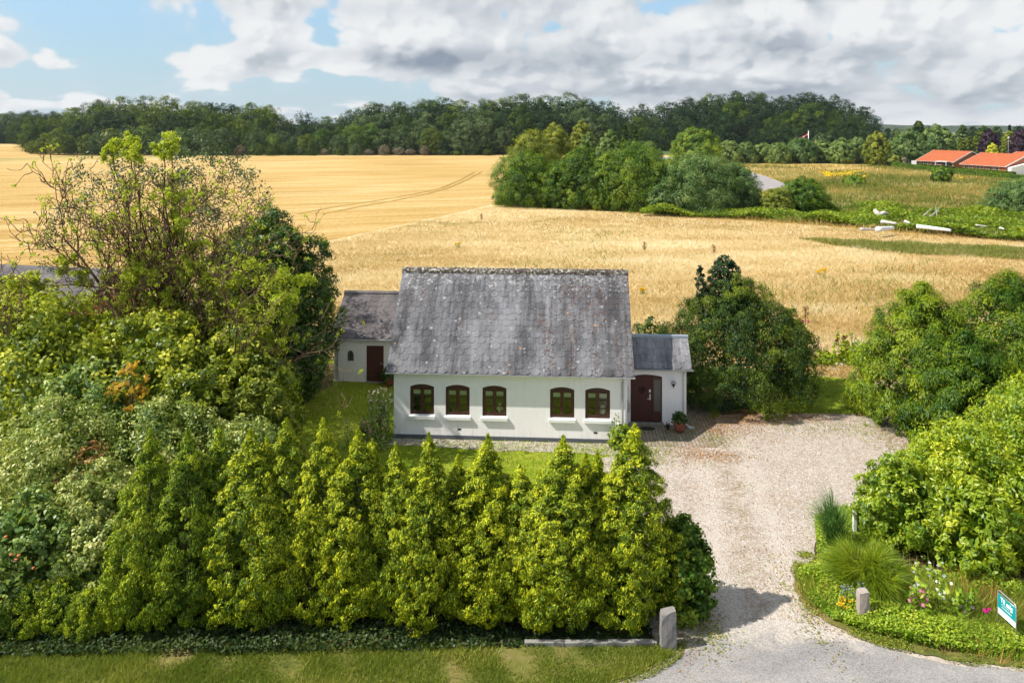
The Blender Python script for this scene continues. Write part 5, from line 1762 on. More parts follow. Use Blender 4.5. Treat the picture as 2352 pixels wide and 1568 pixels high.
FG = 'bright leafed shrubs beside the drive'
shrub('leafy_bush', 'bright green bush bulging furthest over the gravel', 11.45, 23.7, 2.45, 1.28, 'forsythia', 0.13, 0.055, 81, lobes=60, leaf=22, group=FG)
shrub('leafy_bush', 'bright green bush with grey twigs in the middle of the shrubs', 13.7, 24.4, 3.15, 1.8, 'forsythia', 0.13, 0.055, 82, lobes=85, leaf=24, group=FG)
shrub('leafy_bush', 'tallest bright green bush at the picture edge below the cypress', 16.2, 24.7, 3.9, 2.0, 'forsythia', 0.13, 0.055, 83, lobes=90, leaf=24, group=FG)
shrub('leafy_bush', 'low bright bush with long pointed leaves above the hollyhocks', 13.0, 22.5, 2.25, 1.25, 'forsythia', 0.17, 0.06, 84, lobes=50, leaf=18, group=FG)
shrub('leafy_bush', 'low bright bush at the picture edge behind the sale sign', 15.3, 22.7, 2.5, 1.6, 'forsythia', 0.15, 0.06, 85, lobes=70, leaf=22, group=FG)
shrub('leafy_bush', 'olive green bush between the cypress and the middle bright bush', 17.5, 27.2, 3.6, 1.8, 'forsythia', 0.12, 0.055, 86, lobes=70, leaf=20, group=FG)


# broom: whippy stems
def whip_bush(name, label, X, Y, n, h, spread, mat, seed, droop, width=0.016, up=0.5, lean=(0, 0), cat='shrub', ns=6, wild=0.05):
    rg = np.random.default_rng(seed)
    t = thing(name, label, cat, (X, Y, 0))
    a = rg.uniform(0, 2 * np.pi, n)
    sl = rg.uniform(0.05, 1.0, n) ** 0.7
    hh = h * rg.uniform(0.7, 1.15, n) * (1 - 0.35 * sl)
    V, ti = [], []
    q = np.linspace(0, 1, ns + 1)
    rad = (sl * spread)[:, None] * (q[None] ** 1.15)
    zz = hh[:, None] * (1 - (1 - q[None]) ** 1.7) - (droop * sl)[:, None] * (q[None] ** 3)
    Px = rad * np.cos(a)[:, None] + lean[0] * q[None] * hh[:, None] + rg.normal(size=(n, 1)) * wild
    Py = rad * np.sin(a)[:, None] + lean[1] * q[None] * hh[:, None] + rg.normal(size=(n, 1)) * wild
    zz = zz * (1 + rg.normal(size=(n, 1)) * wild * 0.6)
    Pt = np.stack([Px, Py, np.maximum(zz, 0.02)], 2)
    w = width * (1.15 - q)[None, :, None]
    side = np.stack([-np.sin(a), np.cos(a), np.zeros(n)], 1)[:, None, :] + rg.normal(size=(n, 1, 3)) * 0.4
    Lf, Rt = Pt - side * w / 2, Pt + side * w / 2
    for k in range(ns):
        V.append(np.stack([Lf[:, k], Rt[:, k], Rt[:, k + 1], Lf[:, k + 1]], 1))
        ti.append(np.clip(0.25 + 0.45 * q[k] + rg.normal(size=n) * 0.1, 0, 1))
    quads('stems', np.concatenate([v.reshape(-1, 3) for v in V]), M[mat], np.concatenate(ti), t)
    return t


def spray_bush(name, label, X, Y, nsp, nw, h, spread, mat, seed, wl=0.75, width=0.012):
    rg = np.random.default_rng(seed)
    t = thing(name, label, 'shrub', (X, Y, 0))
    mb = MB()
    Vs, ti = [], []
    q = np.linspace(0, 1, 6)
    for k in range(nsp):
        a, r = rg.uniform(0, 6.28), spread * math.sqrt(rg.uniform(0.0, 1)) * 0.62
        o = np.array([math.cos(a) * r, math.sin(a) * r, h * (0.72 - 0.45 * (r / spread)) * rg.uniform(0.75, 1.15)])
        mb.tube([(0, 0, -0.05), tuple(o * np.array([0.5, 0.5, 0.7])), tuple(o)], [0.03, 0.02, 0.008], 5)
        d0 = unit((np.array([math.cos(a) * (0.35 + r), math.sin(a) * (0.35 + r), 0.75]))[None])[0]
        d = unit(d0[None] + rg.normal(size=(nw, 3)) * 0.42)
        ln = wl * rg.uniform(0.45, 1.2, nw)
        st_ = o[None] * rg.uniform(0.72, 1.0, (nw, 1))
        Pt = st_[:, None] + d[:, None] * (ln[:, None] * q[None])[..., None]
        Pt[..., 2] -= 0.30 * (ln[:, None] * q[None] ** 2.2)
        Pt[..., 2] = np.maximum(Pt[..., 2], 0.03)
        sd_ = unit(np.cross(d, rg.normal(size=(nw, 3))))[:, None] * (width * (1.15 - q)[None, :, None]) * 0.6
        for i_ in range(5):
            Vs.append(np.stack([Pt[:, i_] - sd_[:, i_], Pt[:, i_] + sd_[:, i_], Pt[:, i_ + 1] + sd_[:, i_ + 1], Pt[:, i_ + 1] - sd_[:, i_ + 1]], 1).reshape(-1, 3))
            ti.append(np.clip(0.3 + 0.5 * (1 - q[i_]) + rg.normal(size=nw) * 0.12, 0, 1))
    mb.build('branches', M['stem'], t)
    quads('stems', np.concatenate(Vs), M[mat], np.concatenate(ti), t)
    return t


spray_bush('broom_bush', 'bright green whippy broom arching over the gate post', 9.4, 21.2, 46, 150, 1.45, 1.25, 'broom', 5)
whip_bush('broom_bush', 'dark green upright broom fan behind the arching one', 9.35, 23.2, 800, 1.9, 0.8, 'broom_dark', 6, 0.25, lean=(-0.12, 0))
RDG = 'blue green reed clumps at the foot of the yew'
for k, (px, py, h_, sp, lb_) in enumerate([(1625, 945, 0.75, 0.5, 'low reed clump nearest the paving'), (1660, 948, 0.85, 0.55, 'bushy reed clump in the middle of the row'), (1692, 940, 0.7, 0.45, 'reed clump beside the basket pot'), (1588, 892, 0.9, 0.4, 'reed clump at the porch corner')]):
    X, Y = at(px, py)
    w_ = whip_bush('reed_clump', lb_, X, Y + 0.3, 420, h_, sp, 'reed', 30 + k, 0.4, 0.028, cat='reed')
    w_['group'] = RDG


# flowering stalks
def flower_plant(name, label, loc, h, spread, nst, petal, seed, leafmat='apple', bl=8, leaves=60, L=0.14, cat='flowers', bs=0.085, blo=0.35, group=None):
    rg = np.random.default_rng(seed)
    t = thing(name, label, cat, loc, 0, group)
    mb = MB()
    P, B = [], []
    for k in range(nst):
        x, y = rg.normal() * spread * 0.5, rg.normal() * spread * 0.35
        hk = h * rg.uniform(0.65, 1.05)
        lx, ly = rg.normal() * 0.08 * h, rg.normal() * 0.08 * h
        mb.tube([(x, y, -0.03), (x + lx * 0.4, y + ly * 0.4, hk * 0.5), (x + lx, y + ly, hk)], [0.014, 0.011, 0.006], 5)
        for _ in range(leaves):
            q = rg.uniform(0.03, 1) ** 1.8
            P.append((x + lx * q + rg.normal() * 0.15 * (1.15 - q), y + ly * q + rg.normal() * 0.15 * (1.15 - q), hk * q * 0.92 + 0.03))
        for _ in range(bl):
            q = rg.uniform(blo, 1.0)
            B.append((x + lx * q + rg.normal() * 0.04, y + ly * q - 0.03 + rg.normal() * 0.04, hk * q))
    mb.build('stalks', M['stem'], t)
    P, B = np.array(P), np.array(B)
    N = unit(rg.normal(size=P.shape) + np.array([0, -0.4, 0.9]))
    quads('leaves', leafquads(P, N, L, L * 0.8, rg), M[leafmat], np.clip(0.5 + rg.normal(size=len(P)) * 0.18, 0, 1), t)
    if bl:
        Vb = [leafquads(B, unit(rg.normal(size=B.shape) * 0.6 + np.array([0, -0.8, 0.4])), bs, bs, rg) for _ in range(2)]
        quads('blossoms', np.concatenate(Vb), M[petal], np.full(2 * len(B), 0.5), t)
    return t


flower_plant('rose_bush', 'tall rose bush with pale pink blooms at the cottage corner', hp(-0.45, -0.35), 2.2, 0.55, 14, 'petal_pale', 1, 'apple', 7, 170, 0.085, 'rose bush')
flower_plant('rose_bush', 'lower pink rose bush just in front of the tall corner one', hp(-0.75, -1.1), 1.3, 0.6, 12, 'petal_pink', 2, 'apple', 4, 130, 0.085, 'rose bush')
flower_plant('hollyhock', 'hollyhock stalk in the shrub at the far corner of the front wall', hp(8.62, -0.45), 1.55, 0.25, 3, 'petal_white', 3, 'apple', 5, 25, 0.12)
shrub('corner_shrub', 'yellow green shrub at the cottage corner by the front door', *hp(9.0, -0.5)[:2], 0.85, 0.50, 'forsythia', 0.09, 0.04, 88, lobes=30, leaf=18)
for k, (px, py, hh, nst, pet, lab) in enumerate([(2105, 1428, 1.05, 7, 'petal_pink', 'pink hollyhock clump nearest the gate post in the verge'), (2143, 1420, 1.55, 6, 'petal_white', 'tall white hollyhock clump in the verge below the bright bushes'),
                                                   (2215, 1425, 0.85, 7, 'petal_pale', 'leafy hollyhock clump without tall stalks between the others and the sign')]):
    flower_plant('hollyhock', lab, (*at(px, py), 0), hh, 0.35, nst, pet, 10 + k, 'cover', 5 if k < 2 else 1, 30, 0.15)
flower_plant('yellow_flowers', 'bright yellow flower heads beside the brown gate post', (*at(1938, 1412), 0), 0.42, 0.22, 16, 'petal_yellow', 15, 'cover', 3, 8, 0.06, bs=0.055, blo=0.9)
flower_plant('blue_flowers', 'blue flower spikes under the arching broom', (*at(1962, 1400), 0), 0.72, 0.40, 20, 'petal_blue', 16, 'cover', 4, 6, 0.05, bs=0.032, blo=0.6)
flower_plant('pink_poppy', 'single magenta flower near the sale sign', (*at(2262, 1440), 0), 0.62, 0.05, 2, 'petal_magenta', 17, 'cover', 2, 8, 0.07, bs=0.09, blo=0.95)
for k, (px, py, hh, pet, n, lab) in enumerate([(1905, 838, 1.1, 'petal_pink', 7, 'pink hollyhocks at the yew end of the back flower bed'), (1935, 838, 1.75, 'petal_dark', 9, 'dark red hollyhocks in the middle of the back flower bed'),
                                                 (1972, 838, 1.7, 'petal_white', 9, 'white hollyhocks of the back flower bed'), (2005, 836, 1.3, 'petal_magenta', 7, 'magenta hollyhocks beside the plank fence')]):
    flower_plant('hollyhock', lab, (*at(px, py), 0), hh, 0.7, n, pet, 20 + k, 'forsythia', 3, 60, 0.17, blo=0.55, bs=0.13)
flower_plant('pink_thistle', 'single tall pink flower behind the yew', (*at(1850, 790), 0), 1.4, 0.1, 2, 'petal_magenta', 28, 'apple', 3, 10, 0.1, blo=0.9, bs=0.12)


# ------------------------------------------------------------------ scattered ground plants (uncountable)
def inside(poly, P):
    poly = np.array(poly)
    x, y = P[:, 0], P[:, 1]
    c = np.zeros(len(P), bool)
    j = len(poly) - 1
    for i in range(len(poly)):
        xi, yi = poly[i]
        xj, yj = poly[j]
        k = ((yi > y) != (yj > y)) & (x < (xj - xi) * (y - yi) / (yj - yi + 1e-12) + xi)
        c ^= k
        j = i
    return c


def scatter(poly, n, rg, ypow=None):
    poly_ = np.array(poly)
    lo, hi = poly_.min(0), poly_.max(0)
    out = []
    m = 0
    while m < n:
        k = max(n * 2, 1000)
        u = rg.uniform(0, 1, k)
        if ypow:   # as many per row of the far part as of the near one
            y = 1 / (1 / hi[1] + u * (1 / max(lo[1], 1) - 1 / hi[1]))
        else:
            y = lo[1] + u * (hi[1] - lo[1])
        P_ = np.stack([rg.uniform(lo[0], hi[0], k), y], 1)
        P_ = P_[inside(poly, P_)]
        out.append(P_)
        m += len(P_)
    return np.concatenate(out)[:n]


def lump(P, s, seed, n=24):
    rg = np.random.default_rng(seed)
    v = np.zeros(len(P))
    for k in range(n):
        th = rg.uniform(0, 6.28)
        f = s * rg.uniform(0.5, 2.0)
        v += np.sin(P[:, 0] * f * math.cos(th) + P[:, 1] * f * math.sin(th) + rg.uniform(0, 6.28))
    return v / math.sqrt(n)


def blades(name, poly, n, h, w, mat, seed, lean=0.35, ypow=None, patch=None, label=None, tb=0.5, hvar=0.4, big=0.0):
    rg = np.random.default_rng(seed)
    P = scatter(poly, n, rg, ypow)
    if P[:, 1].max() > 130:
        P = P[~inside(FR, P)]
    if patch:
        v = lump(P, patch[0], seed + 1)
        P = P[v + rg.normal(size=len(P)) * 0.55 > patch[1]]
    n = len(P)
    a = rg.uniform(0, 2 * np.pi, n)
    lm = lump(P, 0.9, seed + 2)
    hh = h * rg.uniform(1 - hvar, 1 + hvar, n) * (1 + 0.25 * np.clip(lm, -1.5, 1.5))
    dx = np.stack([np.cos(a), np.sin(a), np.zeros(n)], 1)
    th = a + rg.uniform(-1.5, 1.5, n)
    ln = np.stack([np.cos(th), np.sin(th), np.zeros(n)], 1) * (hh * lean * rg.uniform(0.2, 1.6, n))[:, None]
    B = np.concatenate([P, np.zeros((n, 1))], 1)
    ww = (w * rg.uniform(0.6, 1.4, n))[:, None]
    V = np.empty((n, 3, 3))
    V[:, 0] = B - dx * ww
    V[:, 1] = B + dx * ww
    V[:, 2] = B + ln
    V[:, 2, 2] = hh
    ti = np.clip(tb + 0.13 * lm + big * (lump(P * np.array([0.6, 1.3]), 0.12, seed + 7) + 0.6 * lump(P * np.array([0.5, 1.5]), 0.4, seed + 8)) + rg.normal(size=n) * 0.16, 0, 1)
    o = quads(name, V.reshape(-1, 3), M[mat], np.repeat(ti, 3), None, np.arange(3 * n).reshape(-1, 3))
    return tag(o, label, kind='stuff')


blades('dry_grass', [(-42, 42), (-24, 76), (-18, 90), (-3, 126), (10, 119), (34, 109), (60, 95), (60, 42), (30, 38.6), (17, 39.2), (12, 41.3), (-10, 43)], 430000, 0.25, 0.024, 'straw', 1, 1.2, True, big=0.24)
0 and blades('wheat_stalks', [(-62, 45), (-62, 120), (-110, 240), (-20, 240), (-5, 129), (-18.4, 91), (-23, 82), (-37, 50)], 150000, 0.5, 0.05, 'straw', 2, 0.25, True, tb=0.34)
blades('green_weeds', [(-20, 60), (0, 100), (50, 80), (50, 43), (10, 44)], 40000, 0.38, 0.05, 'meadow_green', 3, 0.9, True, (0.16, 1.15))
RM = [at(x, y) for x, y in [(1130, 470), (1500, 490), (1900, 520), (2400, 560), (2500, 500), (2400, 400), (2200, 392), (2000, 380), (1700, 378), (1500, 400), (1300, 420)]]
blades('rough_grass', RM, 70000, 0.5, 0.08, 'straw', 4, 0.6, True, big=0.3, tb=0.15)
blades('olive_grass', RM, 110000, 0.55, 0.08, 'meadow_green', 24, 0.5, True, (0.07, -0.45), tb=0.55, big=0.25)
blades('green_rushes', RM, 110000, 0.8, 0.09, 'meadow_green', 14, 0.4, True, (0.10, 0.75), tb=0.15)
blades('green_grass_band', A((1830, 548), (2352, 572), (2500, 610), (2352, 598), (2100, 585), (1950, 570)), 16000, 0.35, 0.05, 'meadow_green', 15, 0.8, True)
blades('lawn_grass', PLOT, 120000, 0.05, 0.012, 'lawn_blade', 5, 0.6)
blades('verge_grass', [(-13, 17.1), (0, 17.4), (2.2, 17.8), (3.1, 18.25), (3.75, 18.75), (4.0, 19.1), (-13, 19.05)], 70000, 0.12, 0.010, 'verge', 6, 0.7, patch=(2.6, -0.55), big=0.3)
blades('ragged_grass_edge', [(-13, 16.9), (0, 17.2), (2.2, 17.55), (3.2, 18.0), (3.95, 18.6), (4.25, 19.2), (3.6, 19.1), (2.8, 18.4), (0, 17.7), (-13, 17.5)], 14000, 0.10, 0.012, 'verge', 16, 0.9, patch=(1.6, -0.3))
blades('tall_verge_grass', [(7.9, 22.0), (7.75, 20.8), (8.2, 19.9), (9.5, 19.1), (11.6, 18.5), (18, 18.1), (18, 21.2), (13, 21.4), (10, 22.3)], 30000, 0.22, 0.012, 'cover', 7, 0.6)
blades('gravel_weeds', GR, 5000, 0.05, 0.02, 'verge', 8, 0.8, patch=(1.8, 1.3))
# leafy covers


def cover(name, poly, n, h, L, W, mat, seed, sc_=1.0, clump=0.0, ypow=None, gaps=None):
    rg = np.random.default_rng(seed)
    P = scatter(poly, n, rg, ypow)
    if gaps is not None:
        P = P[lump(P, 2.0, seed + 9) + rg.normal(size=len(P)) * 0.25 > gaps]
    n = len(P)
    v = lump(P, sc_, seed + 3)
    hh = h * (0.65 + 0.35 * np.clip(v, -1.4, 2.0)) * rg.uniform(0.2, 1.0, n) ** 0.6
    P3 = np.concatenate([P, np.maximum(hh, 0.02)[:, None]], 1)
    N = unit(rg.normal(size=P3.shape) * 0.55 + np.array([0, 0, 1.0]))
    ti = np.clip(0.35 + 0.3 * hh / h + rg.normal(size=n) * 0.15, 0, 1)
    return tag(quads(name, leafquads(P3, N, L, W, rg), M[mat], ti), kind='stuff')


BR = [at(x, y) for x, y in [(1470, 494), (1600, 489), (1750, 482), (1900, 483), (2000, 479), (2100, 486), (2200, 491), (2352, 504), (2480, 512), (2480, 575), (2352, 557), (2200, 545), (2050, 531), (1900, 517), (1750, 506), (1600, 501), (1470, 497)]]
cover('bramble_thicket', BR, 90000, 1.35, 0.34, 0.26, 'bramble', 1, 0.55, ypow=True)
cover('hedge_foot_ivy', [(-13.5, 18.55), (-3, 18.75), (3.4, 19.2), (3.4, 21.2), (-14, 21.2)], 26000, 0.22, 0.085, 0.07, 'ivy', 2, 1.6)
cover('ground_cover', [(7.75, 21.9), (7.6, 20.9), (8.0, 20.0), (8.8, 19.35), (10.0, 18.85), (12, 18.6), (18, 18.2), (18, 21.4), (13.4, 21.4), (10.0, 22.6)], 62000, 0.34, 0.07, 0.05, 'cover', 3, 1.8, gaps=-0.75)
cover('bed_corner_leaves', [(8.4, 22.0), (9.5, 25.2), (10.8, 25.9), (10.4, 22.0)], 9000, 0.25, 0.07, 0.05, 'cover', 23, 1.5)
cover('verge_edge_weeds', [(7.9, 22.6), (7.45, 21.7), (7.35, 20.5), (7.8, 19.75), (8.65, 19.05), (10.0, 18.45), (11.6, 18.15), (14, 17.95), (18, 17.8), (18, 18.5), (12, 18.9), (10, 19.1), (8.4, 20.3), (8.2, 22.6)], 17000, 0.13, 0.06, 0.03, 'verge', 13, 2.2, gaps=-0.1)
blades('wild_grass', [(7.8, 22.4), (7.6, 20.8), (8.1, 19.8), (9.4, 18.9), (11.6, 18.3), (18, 18.0), (18, 21.4), (13, 21.6), (10, 22.6)], 26000, 0.42, 0.010, 'verge', 44, 0.7, patch=(1.7, 0.35), tb=0.45)
blades('dry_tufts', [(7.8, 22.4), (7.6, 20.8), (8.1, 19.8), (9.4, 18.9), (11.6, 18.3), (18, 18.0), (18, 21.4), (13, 21.6), (10, 22.6)], 16000, 0.34, 0.010, 'litter', 45, 0.7, patch=(1.5, 0.95), tb=0.5)
cover('flower_bed_leaves', [at(x, y) for x, y in [(1890, 845), (2020, 843), (2020, 822), (1890, 824)]], 5000, 0.55, 0.16, 0.13, 'forsythia', 4, 1.2)
rg = np.random.default_rng(5)


def drift(name, spots, mat, L, z=0.02):
    """loose leaves in soft drifts: (px, py, n, spread across, spread along)"""
    P = []
    for px, py, n, sx, sy in spots:
        X, Y = at(px, py)
        P.append(np.stack([X + rg.normal(size=n) * sx, Y + rg.normal(size=n) * sy], 1))
    P = np.concatenate(P)
    P3 = np.concatenate([P, np.full((len(P), 1), z)], 1)
    N = unit(rg.normal(size=P3.shape) * 0.4 + np.array([0, 0, 1]))
    tag(quads(name, leafquads(P3, N, L, L * 0.7, rg), M[mat], np.clip(rg.normal(size=len(P)) * 0.25 + 0.5, 0, 1)), kind='stuff')


drift('fallen_leaves', [(1700, 965, 2200, 1.1, 0.45), (1650, 985, 900, 0.7, 0.5), (1790, 958, 1500, 1.3, 0.35), (1880, 962, 400, 1.2, 0.4), (1640, 1048, 900, 0.75, 0.35), (1590, 1035, 400, 0.5, 0.4), (1730, 1000, 700, 1.5, 0.9), (2060, 1010, 500, 0.5, 0.9)], 'litter', 0.05)
drift('drive_leaves', [(1700, 1150, 900, 2.0, 2.4), (1620, 1100, 500, 0.8, 2.0), (1780, 1300, 400, 1.0, 1.6), (1560, 1480, 250, 0.5, 0.5), (1870, 1400, 250, 0.3, 1.0)], 'litter', 0.045)
drift('drive_weeds', [(1980, 985, 500, 1.6, 0.5), (1900, 985, 300, 1.4, 0.5), (2050, 1030, 300, 0.4, 1.2), (1850, 1275, 240, 0.12, 0.10), (1842, 1400, 260, 0.2, 1.2), (1650, 1010, 300, 0.5, 0.4), (1500, 1045, 500, 0.5, 0.5), (1610, 1440, 600, 0.35, 0.5)], 'verge', 0.06, 0.03)
drift('front_strip_weeds', [(1000, 1022, 300, 1.0, 0.25), (1150, 1026, 350, 1.0, 0.3), (1300, 1030, 400, 1.0, 0.3), (1380, 1035, 300, 0.5, 0.3)], 'cover', 0.06, 0.03)

# dead wood and pale sheets in the brambles
LG = 'pale things lying in the brambles'


def log(name, label, px0, py0, px1, py1, r, mat, seed, flat=1.0, z=0.9):
    rg = random.Random(seed)
    p0, p1 = Vector((*at(px0, py0, z), z)), Vector((*at(px1, py1, z), z))
    pts, rad = [], []
    for k in range(9):
        q = k / 8
        p = (p1 - p0) * q + Vector((0, rg.uniform(-0.06, 0.06), rg.uniform(-0.025, 0.025) - 0.10 * q))
        pts.append(p)
        rad.append(r * 0.78 * (1.0 - 0.45 * q) * rg.uniform(0.92, 1.08))
    mb = MB().tube(pts, rad, 9)
    o = mb.build(name, M[mat], None, True)
    o.location = p0
    o.scale = (1, 1, flat)
    return tag(o, label, 'log', LG)


log('bleached_log', 'long white fallen trunk in the brambles nearest the meadow grass', 2016, 527, 2052, 521, 0.42, 'tarp', 1)
log('bleached_log', 'greyer thin log end beside the white fallen trunk', 1976, 527, 2012, 525, 0.24, 'driftwood', 2)
log('bleached_log', 'longest white trunk lying level among the brambles', 2106, 520, 2184, 527, 0.34, 'tarp', 3)
log('bleached_log', 'short white log behind the fallen trunk', 2024, 509, 2060, 512, 0.34, 'driftwood', 4)
log('bleached_log', 'small pale log between the two white trunks', 2079, 509, 2090, 511, 0.28, 'driftwood', 5)
log('bleached_log', 'thin pale branch lying towards the willow bush', 2242, 517, 2267, 518, 0.14, 'driftwood', 6)
log('bleached_log', 'tiny white log end near the long white trunk', 2192, 523, 2201, 523, 0.16, 'tarp', 7)
log('bleached_log', 'small white log furthest towards the willow bush', 2296, 523, 2306, 524, 0.16, 'tarp', 8)
sx0, sy0 = at(2014, 510)
stp = MB().tube([(0.5, 0, 0), (0.3, 0, 0.9), (-0.3, 0.1, 1.6)], [0.55, 0.40, 0.2], 9).tube([(0.3, 0, 0.9), (1.0, 0, 1.25), (1.5, 0, 1.0)], [0.35, 0.25, 0.15], 8)
o = tag(stp.build('dead_stump', M['driftwood'], None, True), 'forked bleached stump standing up in the brambles', 'stump')
o.location = (sx0, sy0, 0)
for k, (px, py, dz, dx) in enumerate([(2153, 508, 2.0, -0.2), (2118, 503, 1.4, 1.3), (2130, 505, 1.3, 1.6)]):
    X, Y = at(px, py)
    b_ = MB().tube([(0, 0, 0.3), (dx * 0.5, 0, dz * 0.6), (dx, 0.1, dz)], [0.09, 0.07, 0.03], 6).tube([(dx * 0.5, 0, dz * 0.6), (dx * 0.5 + 0.4, 0, dz * 0.95)], [0.05, 0.02], 5)
    o = tag(b_.build('dead_branch', M['driftwood']), ['upright bleached branch poking from the brambles', 'slanting dead branch left of the upright one', 'second slanting dead branch beside the upright one'][k], 'branch', 'dead branches in the brambles')
    o.location = (X, Y, 0)

# docks and yellow weeds in the meadow
DK = [(1640, 590, 'brown dock stalk alone in the middle of the dry meadow'), (1480, 582, 'brown dock stalk above the cottage ridge'), (1106, 510, 'small brown dock near the wheat edge'), (1850, 745, 'brown dock right behind the yew')]
for k, (px, py, lb_) in enumerate(DK):
    X, Y = at(px, py)
    rg = np.random.default_rng(200 + k)
    t = thing('dock_plant', lb_, 'weed', (X, Y, 0), 0, 'dock plants in the meadow')
    MB().tube([(0, 0, 0), (0.02, 0, 1.0)], [0.02, 0.01], 5).build('stalk', M['bark_dark'], t)
    P = np.stack([rg.normal(size=120) * 0.09, rg.normal(size=120) * 0.09, rg.uniform(0.4, 1.15, 120)], 1)
    quads('seed_head', leafquads(P, unit(rg.normal(size=P.shape)), 0.12, 0.07, rg), M['litter'], rg.uniform(0, 0.35, 120), t)
for k, (px, py, lb_, hh) in enumerate([(1893, 640, 'tall yellow ragwort in the meadow above the back lawn', 1.0), (1475, 676, 'small yellow ragwort beside the cottage ridge', 0.6), (1052, 570, 'yellow ragwort above the cottage ridge near the wheat', 0.6), (1880, 632, 'small yellow ragwort beside the tall one', 0.4)]):
    t = flower_plant('ragwort', lb_, (*at(px, py), 0), hh, 0.2, 5, 'petal_yellow', 210 + k, 'verge', 5, 10, 0.12, bs=0.16, blo=0.8, group='yellow ragworts in the meadow')
rg = np.random.default_rng(9)
P = []
for px, py, n, sx_, sy_ in [(1900, 401, 60, 9, 1.2), (1940, 405, 120, 12, 2), (1905, 407, 50, 6, 1.5), (1985, 410, 20, 3, 1.0), (2205, 415, 30, 4, 1), (1960, 399, 30, 10, 0.7)]:
    for _ in range(n):
        X, Y = at(px + rg.normal() * sx_, py + rg.normal() * sy_)
        P.append((X, Y, 0.6 + rg.normal() * 0.15))
P = np.array(P)
tag(quads('yellow_weed_blossom', leafquads(P, unit(rg.normal(size=P.shape) * 0.4 + np.array([0, -0.6, 0.8])), 0.42, 0.32, rg), M['petal_yellow'], np.full(len(P), 0.5)), kind='stuff')

# ------------------------------------------------------------------ middle distance trees
def mid(name, label, px, ytop, hw, Y, mat, seed, f=f_dome, cat='tree', n=1.0, group=None, z0=0.2, Lf=1.0, xs=1.0, ybase=None):
    if ybase:
        Y = FPX * H / (ybase - HOR)
    R_ = hw * Y / FPX
    Y += R_ * 0.6
    X, Z = xz(px, ytop, Y)
    L = max(0.14, Y * 0.0015) * Lf
    rg = np.random.default_rng(seed)
    return make_tree(name, label, cat, (X, Y, 0), rg, Z, R_, mat, z0, f, int(70 * n), 9, int(34 * n + 2), L, L * 0.62, 0.24, 0.11, 0.35, 0.10, tr=max(0.1, Z * 0.02), group=group, form=1.0, tipc=0.5)


MG = 'trees of the clump between the fields'
mid('bushy_tree', 'dense green bush closest to the wheat edge of the clump', 1208, 360, 84, 0, 'bush_a', 301, n=1.35, ybase=477, group=MG)
mid('bushy_tree', 'olive topped tree rising behind the first bush of the clump', 1222, 306, 62, 146, 'bush_c', 302, f_egg, n=1.1, group=MG, z0=1.5)
mid('bushy_tree', 'yellowish tall tree behind the olive topped one', 1275, 288, 42, 158, 'bush_c', 303, f_egg, n=1.0, group=MG, z0=1.5)
mid('bushy_tree', 'green bush with an olive crown, second along the clump front', 1332, 346, 64, 0, 'bush_a', 304, n=1.1, ybase=482, group=MG)
mid('bushy_tree', 'biggest dense green bush in the middle of the clump front', 1452, 341, 92, 0, 'bush_a', 305, n=1.35, ybase=486, group=MG)
mid('bushy_tree', 'rounded low bush filling the gap after the first clump bush', 1283, 374, 46, 0, 'bush_a', 316, n=0.9, ybase=480, group=MG)
mid('bushy_tree', 'rounded low bush before the biggest bush of the clump', 1392, 362, 44, 0, 'bush_a', 317, n=0.9, ybase=485, group=MG)
mid('bushy_tree', 'dark green bush between the biggest and the grey green one', 1532, 372, 50, 0, 'bush_a', 318, n=0.9, ybase=488, group=MG)
mid('bushy_tree', 'small grey leafed bush low in the clump front', 1520, 427, 38, 0, 'bush_b', 306, n=0.8, ybase=494, group=MG)
mid('bushy_tree', 'wide grey green bush of the clump front', 1606, 362, 98, 0, 'bush_b', 307, n=1.4, ybase=495, group=MG)
mid('bushy_tree', 'grey green bush at the road end of the clump', 1686, 382, 64, 0, 'bush_b', 308, n=1.2, ybase=492, group=MG)
mid('bushy_tree', 'low olive bush beside the lone round tree', 1785, 436, 38, 0, 'bush_c', 309, n=0.8, ybase=497, group=MG)
mid('round_tree', 'compact dark round tree alone at the bramble edge', 1842, 415, 54, 0, 'bush_a', 310, f_egg, n=1.1, ybase=494)
mid('light_bush', 'yellow green tree behind the second clump bush', 1335, 281, 30, 185, 'bush_c', 311, f_egg, z0=1)
mid('light_bush', 'pale willow showing above the clump', 1352, 304, 26, 170, 'willow', 312)
mid('light_bush', 'pale green willow in the gap above the biggest bush', 1402, 304, 36, 165, 'willow', 313)
mid('light_bush', 'low pale thicket behind the biggest bush', 1480, 332, 56, 160, 'willow', 314)
mid('light_bush', 'yellowish low bush before the grey roof', 1555, 372, 36, 140, 'bush_c', 315, n=0.8)
for k, (px, yt, w) in enumerate([(1395, 286, 15), (1435, 280, 17), (1460, 284, 15)]):
    mid('pine_tree', ['short pine at the pale willow', 'middle pine and tallest of the three behind the clump', 'pine nearest the round dark tree'][k], px, yt, w, 215, 'forest_a', 320 + k, f_cone, n=0.7, group='pines behind the clump')
mid('round_tree', 'large round dark green tree behind the grey green bushes', 1600, 303, 57, 240, 'bush_a', 325, f_dome, n=1.3)
WG = 'willow scrub across the rough meadow'
